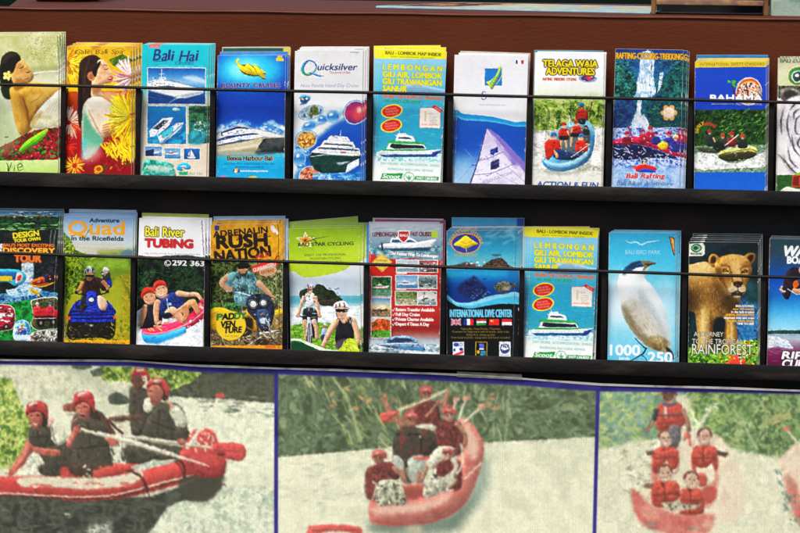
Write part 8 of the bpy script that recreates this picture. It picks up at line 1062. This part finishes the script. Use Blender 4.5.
def stack(press, TR, BL, copies, label, behind, group, extra=(), curl=.002):
    TL = tuple(press.TL); Mx, wd, ht = place(TL, TR, BL, -.0355, -.0135)
    b0, c0, p0 = rs0.uniform(.0008, .0028), curl*rs0.uniform(.4, 1.6), rs0.uniform(-1, 1)
    def warp(u, v): return -b0*np.sin(np.pi*np.clip(u, 0, 1))*np.clip(v, 0, 1)+c0*np.clip(v, 0, 1)**4*(1+p0*(u-.5))
    root = thing('brochure', label, 'brochure', (0, 0, 0)); root.matrix_world = Mx
    kids = [obj('front_cover', sheet(press, wd, ht, EXT, warp), M_PRINT, root), obj('inner_pages', pages(wd, ht, EXT, warp), M_PAGE, root)]
    d = 0
    for dx, dy, deg in copies:                                      # further copies of the same brochure tucked behind
        d += .0019
        r = root.copy(); COL.objects.link(r); r.matrix_world = shifted(Mx, dx, dy, deg, d); tag(r, behind, 'brochure', group)
        for k in kids: c = k.copy(); COL.objects.link(c); c.parent = r
    for dx, dy, deg, inks, lab in extra:                            # a different leaflet at the back of the pocket
        d += .0019
        p = Press(press.TL, TR, BL, press.fr, inks[-1], D=.8, seed=int(abs(dx*10+dy*7))+40)
        k = p.k; hs = p.H/len(inks) if len(inks) > 3 else None
        p.img[:] = hx(inks[0]); n1 = int(9*p.D)
        p.img[n1:] = p.ink(('n', inks[1:] if len(inks) > 2 else [inks[0], inks[-1]], 40), p.H-n1, p.W); p.img[:n1] = p.ink(('n', [inks[0], inks[min(1, len(inks)-1)]], 30, 1.4), n1, p.W)
        if len(inks) > 2: p.img[:n1, int(p.W*.9):] = hx(inks[2])
        r = thing('brochure', lab, 'brochure'); r.matrix_world = shifted(Mx, dx, dy, deg, d)
        obj('front_cover', sheet(p, wd, ht, EXT, warp), M_PRINT, r); obj('inner_pages', kids[1].data, M_PAGE, r) if 0 else None
        c = kids[1].copy(); COL.objects.link(c); c.parent = r
E3 = 1.0
stack(art_bath(), (56, 37), (-14, 172), [(2.2, -1.5, .1), (4, -3.6, 0), (5.8, -4, -.2)], 'green brochure with a person lying in a flower bath, upper row far left', 'green bath brochure tucked behind the front bath brochure at the upper left', 'copies behind the flower bath brochure')
stack(art_flowers(), (131, 46.8), (65, 172.5), [(2, -.6, .2), (4.5, -2.4, .3), (7, -3.4, .5)], 'yellow and red brochure of a dark haired person in profile among flowers', 'cream edged brochure tucked behind the front yellow flower brochure', 'copies behind the yellow flower brochure')
stack(art_collage(), (209, 44.6), (139.8, 175), [(2, -.4, .1), (3.6, -1, .2), (5.4, -1.4, .1)], 'turquoise and sand brochure with a collage of cruise boat photos', 'turquoise brochure tucked behind the front boat collage brochure', 'copies behind the boat collage brochure')
stack(art_yacht(), (284.2, 55.5), (216.2, 177.5), [(2, 1.2, .1), (3.6, 0, -.2)], 'deep blue brochure with a yellow ray emblem over a white catamaran', 'blue brochure tucked behind the front yellow ray emblem brochure', 'copies behind the yellow ray brochure',
      [(1.5, -3.4, 0, ['#5a9ad8', '#2c6cb8'], 'light blue topped brochure behind the yellow ray emblem brochure'), (3.2, -7, .3, ['#1c5c54', '#1c4c48', '#d8c83c'], 'dark teal brochure with a yellow corner behind the yellow ray emblem brochure'), (3, -8, 0, ['#c8c4a0', '#a8a888'], 'pale beige leaflet at the back behind the yellow ray emblem brochure')])
stack(art_bubbles(), (362.2, 50.9), (293.4, 179), [(1.8, -1, .2), (3.6, -3, .3), (5, -4, .2)], 'white brochure with bubble pictures around a dark hulled cruise ship', 'white brochure tucked behind the front cruise ship bubble brochure', 'copies behind the bubble picture brochure',
      [(4.6, 1, -1.6, ['#d8dce0', '#7c5420', '#9c6c2c'], 'brown edged leaflet at the back behind the bubble picture brochure')])
stack(art_ferry((380.3, 49.5), (447, 51.8), (373.6, 181), (368, 40, K), 6), (447, 51.8), (373.6, 181), [(-1, -.6, -.9), (-1.6, -1.4, -1.8), (1.5, -3.4, -1.2), (-1, -4.5, -2.6)], 'yellow topped ferry brochure in the upper row between the ship and sail brochures', 'yellow topped ferry brochure tucked behind the front one in the upper row', 'copies behind the upper ferry brochure')
stack(art_sail(), (528, 56.3), (454.7, 183.5), [(-1.6, .2, -.2), (-3, -.4, -.4), (-1, -2, .5)], 'white and blue brochure with a tilted purple sail and a square leaf emblem', 'white brochure tucked behind the front purple sail brochure', 'copies behind the sail brochure',
      [(-.4, -3.4, .9, ['#d8d4cc', '#b0a890'], 'cream leaflet with a folded corner behind the purple sail brochure')], curl=.004)
stack(art_blue_raft(), (605, 52.9), (532.2, 185.7), [(1.2, .4, .2), (1.6, -.8, .2)], 'white topped brochure with a light blue raft coming down white water', 'white topped brochure tucked behind the front light blue raft brochure', 'copies behind the light blue raft brochure',
      [(-1.2, -2, 0, ['#2c8ca0', '#1c6c84'], 'teal leaflet at the back behind the light blue raft brochure')])
stack(art_waterfall(), (683.7, 50), (611.6, 185.9), [(3.8, .6, .1), (5.4, 1.6, .2)], 'blue brochure with a tall waterfall above a spray covered pink raft', 'blue brochure tucked behind the front waterfall brochure', 'copies behind the waterfall brochure')
stack(art_blue_yellow_raft(), (764.6, 61.9), (694.2, 188.6), [(1, -1, 0), (2, -2, .1), (2.4, -3, .2)], 'plain blue brochure with a photo of a yellow raft in green rapids', 'blue brochure tucked behind the front yellow raft brochure', 'copies behind the yellow raft brochure',
      [(.8, -6, .3, ['#2c84b4', '#1c64a4'], 'sky blue leaflet at the back behind the yellow raft brochure')])
stack(art_white_tiger(), (847, 60), (776.7, 190), [(-.8, -1, 0), (1, -2.2, .2)], 'cream and green brochure with a white tiger, upper row far right', 'cream brochure tucked behind the front white tiger brochure', 'copies behind the white tiger brochure')
stack(art_discovery(), (57.5, 212), (-13, 341), [(1.6, .2, .1), (3, .2, .2)], 'dark green tour brochure with cut-out vehicle photos, lower row far left', 'dark green brochure tucked behind the front cut-out vehicle brochure', 'copies behind the cut-out vehicle brochure',
      [(1.5, -2, .4, ['#4c7c8c', '#2c4c5c'], 'blue grey leaflet behind the cut-out vehicle brochure')])
stack(art_quad(), (131.5, 217.5), (64.3, 341.6), [(1.6, -1.6, .2), (-2, -2.8, -.6), (2.4, -4.4, .3)], 'green and yellow brochure with a rider on a blue quad bike', 'pale topped brochure tucked behind the front blue quad bike brochure', 'copies behind the quad bike brochure',
      [(.6, -6.6, .5, ['#b0ccdc', '#8cb0c4'], 'pale blue leaflet standing highest behind the blue quad bike brochure')])
stack(art_tubing(), (204.5, 219.8), (136.2, 344.2), [(2.6, -1.4, .2), (5, -1.6, .3)], 'brochure with two people in red helmets on a pink river tube', 'white brochure tucked behind the front pink river tube brochure', 'copies behind the river tube brochure',
      [(1.4, -4.6, .2, ['#c8cc3c', '#8cac3c'], 'yellow green leaflet behind the pink river tube brochure')])
stack(art_jungle_bike(), (281, 224.4), (210.6, 348.3), [(1.4, -2.2, .2), (2, -4, 0)], 'orange topped brochure with a person in a teal shirt on a dark motorbike', 'orange brochure tucked behind the front motorbike brochure', 'copies behind the motorbike brochure',
      [(4.6, -5, .2, ['#c8d4e0', '#98acc0'], 'pale blue leaflet sticking out right behind the motorbike brochure'), (2, -7.4, -.2, ['#b4d0e8', '#88acc8'], 'light blue leaflet standing highest behind the motorbike brochure')])
stack(art_cycling(), (358, 227.2), (291, 351.5), [(2, -2, .8), (1.6, -3.6, 1.2), (3.6, -4.8, 1.4)], 'lime green brochure with two smiling cyclists on a beach', 'pale edged brochure tucked behind the front lime cyclist brochure', 'copies behind the cyclist brochure',
      [(4, -8.6, -3.2, ['#9cbc2c', '#b8cc5c'], 'tilted lime leaflet standing highest behind the cyclist brochure')], curl=.004)
stack(art_red_boat(), (441.8, 225), (369, 354.4), [(1, -1.6, .2), (-1.2, -2.6, -.4)], 'red brochure with boat photos in a grid below a grey fast boat', 'grey topped brochure tucked behind the front red boat photo brochure', 'copies behind the red boat photo brochure',
      [(-3.4, -1.4, -.6, ['#4c9ccc', '#2c6cac'], 'sky blue leaflet sticking out left behind the red boat photo brochure'), (2, -4.6, .6, ['#c84c8c', '#8c3c7c'], 'pink leaflet behind the red boat photo brochure'), (.6, -5.6, .2, ['#d8d4cc', '#b8b4ac'], 'white leaflet standing highest behind the red boat photo brochure')])
stack(art_dive(), (518.4, 230.5), (447, 357), [(1.4, -1.4, .2), (3, -2.6, .1)], 'black and blue diving brochure with a row of five small flags', 'blue topped brochure tucked behind the front five flag diving brochure', 'copies behind the diving brochure',
      [(4, -3.6, .3, ['#e4e4e4', '#c8d0d8'], 'white leaflet behind the five flag diving brochure'), (2.6, -12, .8, ['#3c9cd0', '#58b4dc', '#1c4c98'], 'bright blue leaflet standing highest behind the five flag diving brochure')])
stack(art_ferry((532.7, 228.2), (599.4, 230.6), (525.4, 359), (520.2, 218.6, K), 19), (599.4, 230.6), (525.4, 359), [(-1, -.4, -.9), (-1.8, -1, -1.8), (-3, -2, -2.6), (3, -1.4, -1)], 'yellow topped ferry brochure in the lower row between the diving and bird brochures', 'yellow topped ferry brochure tucked behind the front one in the lower row', 'copies behind the lower ferry brochure')
stack(art_bird(), (676, 233.4), (607.6, 361), [(1, -.6, .1), (2.2, -1.5, .2), (4, -2.4, .3)], 'light blue brochure with a large white bird seen from the side', 'light blue brochure tucked behind the front white bird brochure', 'copies behind the white bird brochure')
stack(art_lioness(), (757.6, 242.6), (688.2, 365.2), [(1, -2, .2), (2, -3.6, -.1), (2.6, -5.6, .3), (3.4, -7.4, .1)], 'dark brochure with a lioness walking over tropical leaves', 'dark brochure fanned out behind the front lioness brochure', 'copies behind the lioness brochure')
stack(art_wakeboard(), (840, 240.3), (767, 367), [(.8, -1.2, 0), (1.6, -2.4, .1)], 'blue wakeboarding brochure with an athlete in the air, lower row far right', 'blue brochure tucked behind the front wakeboarding brochure', 'copies behind the wakeboarding brochure')

# ------------------------------------------------------------------ banner below the rack
YB = BAN_Y = -.033
Mx, wd, ht = place((-40, 353), (850, 382), (-40, 572), YB, YB); BAN_M, BAN_W, BAN_H = Mx, wd, ht; ban = art_banner()
bn = thing('banner', 'printed vinyl banner of red rafts in white water hanging under the rack', 'banner'); bn.matrix_world = Mx
def bw(u, v): return .0012*np.sin(u*23+1)*np.clip(v, 0, 1)+.0009*np.sin(u*61)*np.clip(v, 0, 1)**3+.0008*np.sin(v*5+u*9)
pr = ban; rr = np.arange(pr.H)
me = sheet(pr, wd, ht, 0, bw, False, 1.07)
# cut the sheet along the wavy top line of its blue border
top = np.interp((np.arange(pr.W)/(pr.W-1)-.0)*890-40, [-40, 0, 130, 200, 300, 430, 520, 600, 700, 800, 860], [356.6, 360.6, 361.5, 366.5, 369.5, 374, 379, 385.3, 388, 391.2, 393])
co = np.zeros(len(me.vertices)*3); me.vertices.foreach_get('co', co); co = co.reshape(-1, 3)
px_ = np.linspace(-40, 850, 60); py_ = np.interp(px_, [-40, 0, 130, 200, 300, 430, 520, 600, 700, 800, 860], [356.6, 360.6, 361.5, 366.5, 369.5, 374, 379, 385.3, 388, 391.2, 393])
tl_ = np.array([tuple(Mx.inverted() @ Vector(at(a, b, YB))) for a, b in zip(px_, py_)]); co[:, 2] = np.minimum(co[:, 2], np.interp(co[:, 0], tl_[:, 0], tl_[:, 2])); me.vertices.foreach_set('co', co.ravel()); me.update()
obj('printed_sheet', me, M_BANNER, bn)
hem = []
fs = []
xs = np.linspace(-40, 848, 120)
for x in xs:
    y = np.interp(x, [-40, 0, 130, 200, 300, 430, 520, 600, 700, 800, 860], [356.6, 360.6, 361.5, 366.5, 369.5, 374, 379, 385.3, 388, 391.2, 393])
    a = at(x, y-1.6+.3*math.sin(x*.05), YB-.0032); b = at(x, y+.4, YB-.0028); hem += [tuple(Mx.inverted() @ Vector(a)), tuple(Mx.inverted() @ Vector(b)), tuple(Mx.inverted() @ Vector(b+np.array([0, .001, 0]))), tuple(Mx.inverted() @ Vector(a+np.array([0, .001, 0])))]
for i in range(len(xs)-1):
    for j in range(4): fs.append((i*4+j, i*4+(j+1) % 4, (i+1)*4+(j+1) % 4, (i+1)*4+j))
obj('top_hem', mesh(hem, fs), M_HEM, bn)
# a slip of paper caught between rail and banner
a, b = at(457, 371.4, -.036), at(522, 374.4, -.036)
tag(obj('paper_slip', beam(a, b, .0072, .0004, 0), mat('grey paper', '#8d887e', .7, .2, ('#6c6860', 60, .4, .7, (1, 1, 1)))), 'narrow pale paper slip caught between the lower rail and the banner', 'paper slip')

# ------------------------------------------------------------------ things standing on the counter
def board_art():
    c = Press((0, 0), (280, 0), (0, 90), (0, 0, 1), '#9cc0c4', D=1.5, seed=50)
    c.R(4, 4, 276, 86, ('n', ['#b8b49c', '#c8b88c', '#9cacac'], 30)); c.R(4, 4, 70, 82, '#4a2414'); c.D_([(4, 10), (70, 10), (70, 82), (4, 82)], 30, ['#c8742c', '#201008', '#e0a04c', '#7c3c1c'], (8, 22), (5, 10)); c.R(72, 4, 130, 84, ('n', ['#a8a484', '#c4bc98'], 14)); c.R(130, 4, 276, 84, ('n', ['#8ca4ac', '#a8b8b4', '#c8a83c'], 26)); c.D_([(150, 10), (250, 10), (250, 80), (150, 80)], 40, ['#c8942c', '#d8c04c', '#9cb4bc', '#7c9cac'], (10, 30), (5, 9), (-30, 30)); return c
p0, p1 = at_z(377, 5.2, ztop+.004), at_z(650, 11, ztop+.004); ax = math.atan2(p1[1]-p0[1], p1[0]-p0[0]); L_ = np.linalg.norm(p1-p0)
bd = thing('painted_board', 'flat painted picture board with a light blue rim lying on the counter', 'painting', ((p0[0]+p1[0])/2, (p0[1]+p1[1])/2, ztop)); bd.rotation_euler.z = ax
k = sheet(board_art(), L_, .3, 0, None, True); o = obj('picture', k, M_CANVAS, bd); o.location.z = .0032
M_RIM = mat('light blue rim', '#8fb6c0', .6, .3, ('#a8c8cc', 60, .4, .7, (1, 1, 1)))
obj('board', bevelled([(-L_/2-.001, -.002, .003), (L_/2+.001, -.002, .003), (L_/2+.001, -.002, 0), (-L_/2-.001, -.002, 0), (-L_/2-.001, .302, .003), (L_/2+.001, .302, .003), (L_/2+.001, .302, 0), (-L_/2-.001, .302, 0)], BOXF, .0006), M_RIM, bd)
# wooden rack with posts, a cross bar and a dark inside
q0, q1 = at_z(651, 14.2, ztop), at_z(768, 15.6, ztop); wl = q1[0]-q0[0]; oy = q0[1]
st = thing('wooden_stand', 'small worn wooden stand with gold flecked crossbar and dark open base', 'stand', (q0[0], max(oy, YP+.012), ztop))
def bx(x0, y0, z0, x1, y1, z1, r=.0008): return bevelled([(x0, y0, z1), (x1, y0, z1), (x1, y0, z0), (x0, y0, z0), (x0, y1, z1), (x1, y1, z1), (x1, y1, z0), (x0, y1, z0)], BOXF, r)
for x in (0, wl-.006): obj('post', bx(x, 0, 0, x+.006, .008, .12), M_WOODL, st)
obj('crossbar', bx(.0062, .001, .0125, wl-.0062, .009, .0195), M_WOOD, st)
obj('rear_panel', bx(.0062, .05, 0, wl-.0062, .053, .10), M_DARK, st); obj('base', bx(.0062, .0095, .0005, wl-.0062, .0495, .003), M_DARK, st)
for x in (0, wl-.006): obj('post', bx(x, .046, 0, x+.006, .054, .12), M_WOODL, st)
obj('picture_card', bx(wl*.62, .02, .021, wl-.012, .024, .10), mat('pale card', '#b8c8b4', .6, .3, ('#98b098', 30, .4, .7, (1, 1, 1))), st)
# pale green canvas at the right edge
g0, g1 = at_z(771, 15.8, ztop), at_z(850, 17, ztop)
def canvas_art():
    c = Press((0, 0), (90, 0), (0, 120), (0, 0, 1), '#9cb4a0', D=2, seed=60); c.R(0, 0, 90, 120, ('n', ['#7c9c84', '#a8bca8', '#b4c0ac', '#889c88'], 30)); c.R(2, 104, 88, 120, ('n', ['#a8b8ac', '#8ca494'], 20)); c.D_([(0, 60), (90, 60), (90, 110), (0, 110)], 30, ['#6c8c70', '#b8c4ac', '#98a890'], (10, 30), (4, 9), (-20, 60), .7, 2); return c
cv = thing('stretched_canvas', 'pale green painted canvas standing at the right end of the counter', 'canvas', ((g0[0]+g1[0])/2, max(g0[1], YP+.01), ztop)); wl2 = g1[0]-g0[0]
o = obj('painted_face', sheet(canvas_art(), wl2, .14, 0), M_CANVAS, cv); o.location.y = -.0002
obj('stretcher', bx(-wl2/2-.002, .0001, 0, wl2/2+.002, .014, .1405), mat('canvas edge', '#5c6c60', .7, .2, ('#3c4840', 40, .4, .7, (1, 1, 1))), cv)
# low black tray at the left
t0 = at_z(34, 1.6, ztop); t1 = at_z(76, 2.2, ztop)
tr_ = thing('black_tray', 'low black tray with rounded corners on the left of the counter', 'tray', ((t0[0]+t1[0])/2, t0[1], ztop)); hw = (t1[0]-t0[0])/2
obj('tray_body', bevelled([(-hw-.012, 0, .03), (hw+.012, 0, .03), (hw, .006, 0), (-hw, .006, 0), (-hw-.012, .16, .03), (hw+.012, .16, .03), (hw, .15, 0), (-hw, .15, 0)], BOXF, .004, 3), M_DARK, tr_)
obj('tray_rim', bx(-hw-.016, -.004, .0302, hw+.016, .164, .036, .002), M_DARK, tr_)
S.cycles.max_bounces = 6
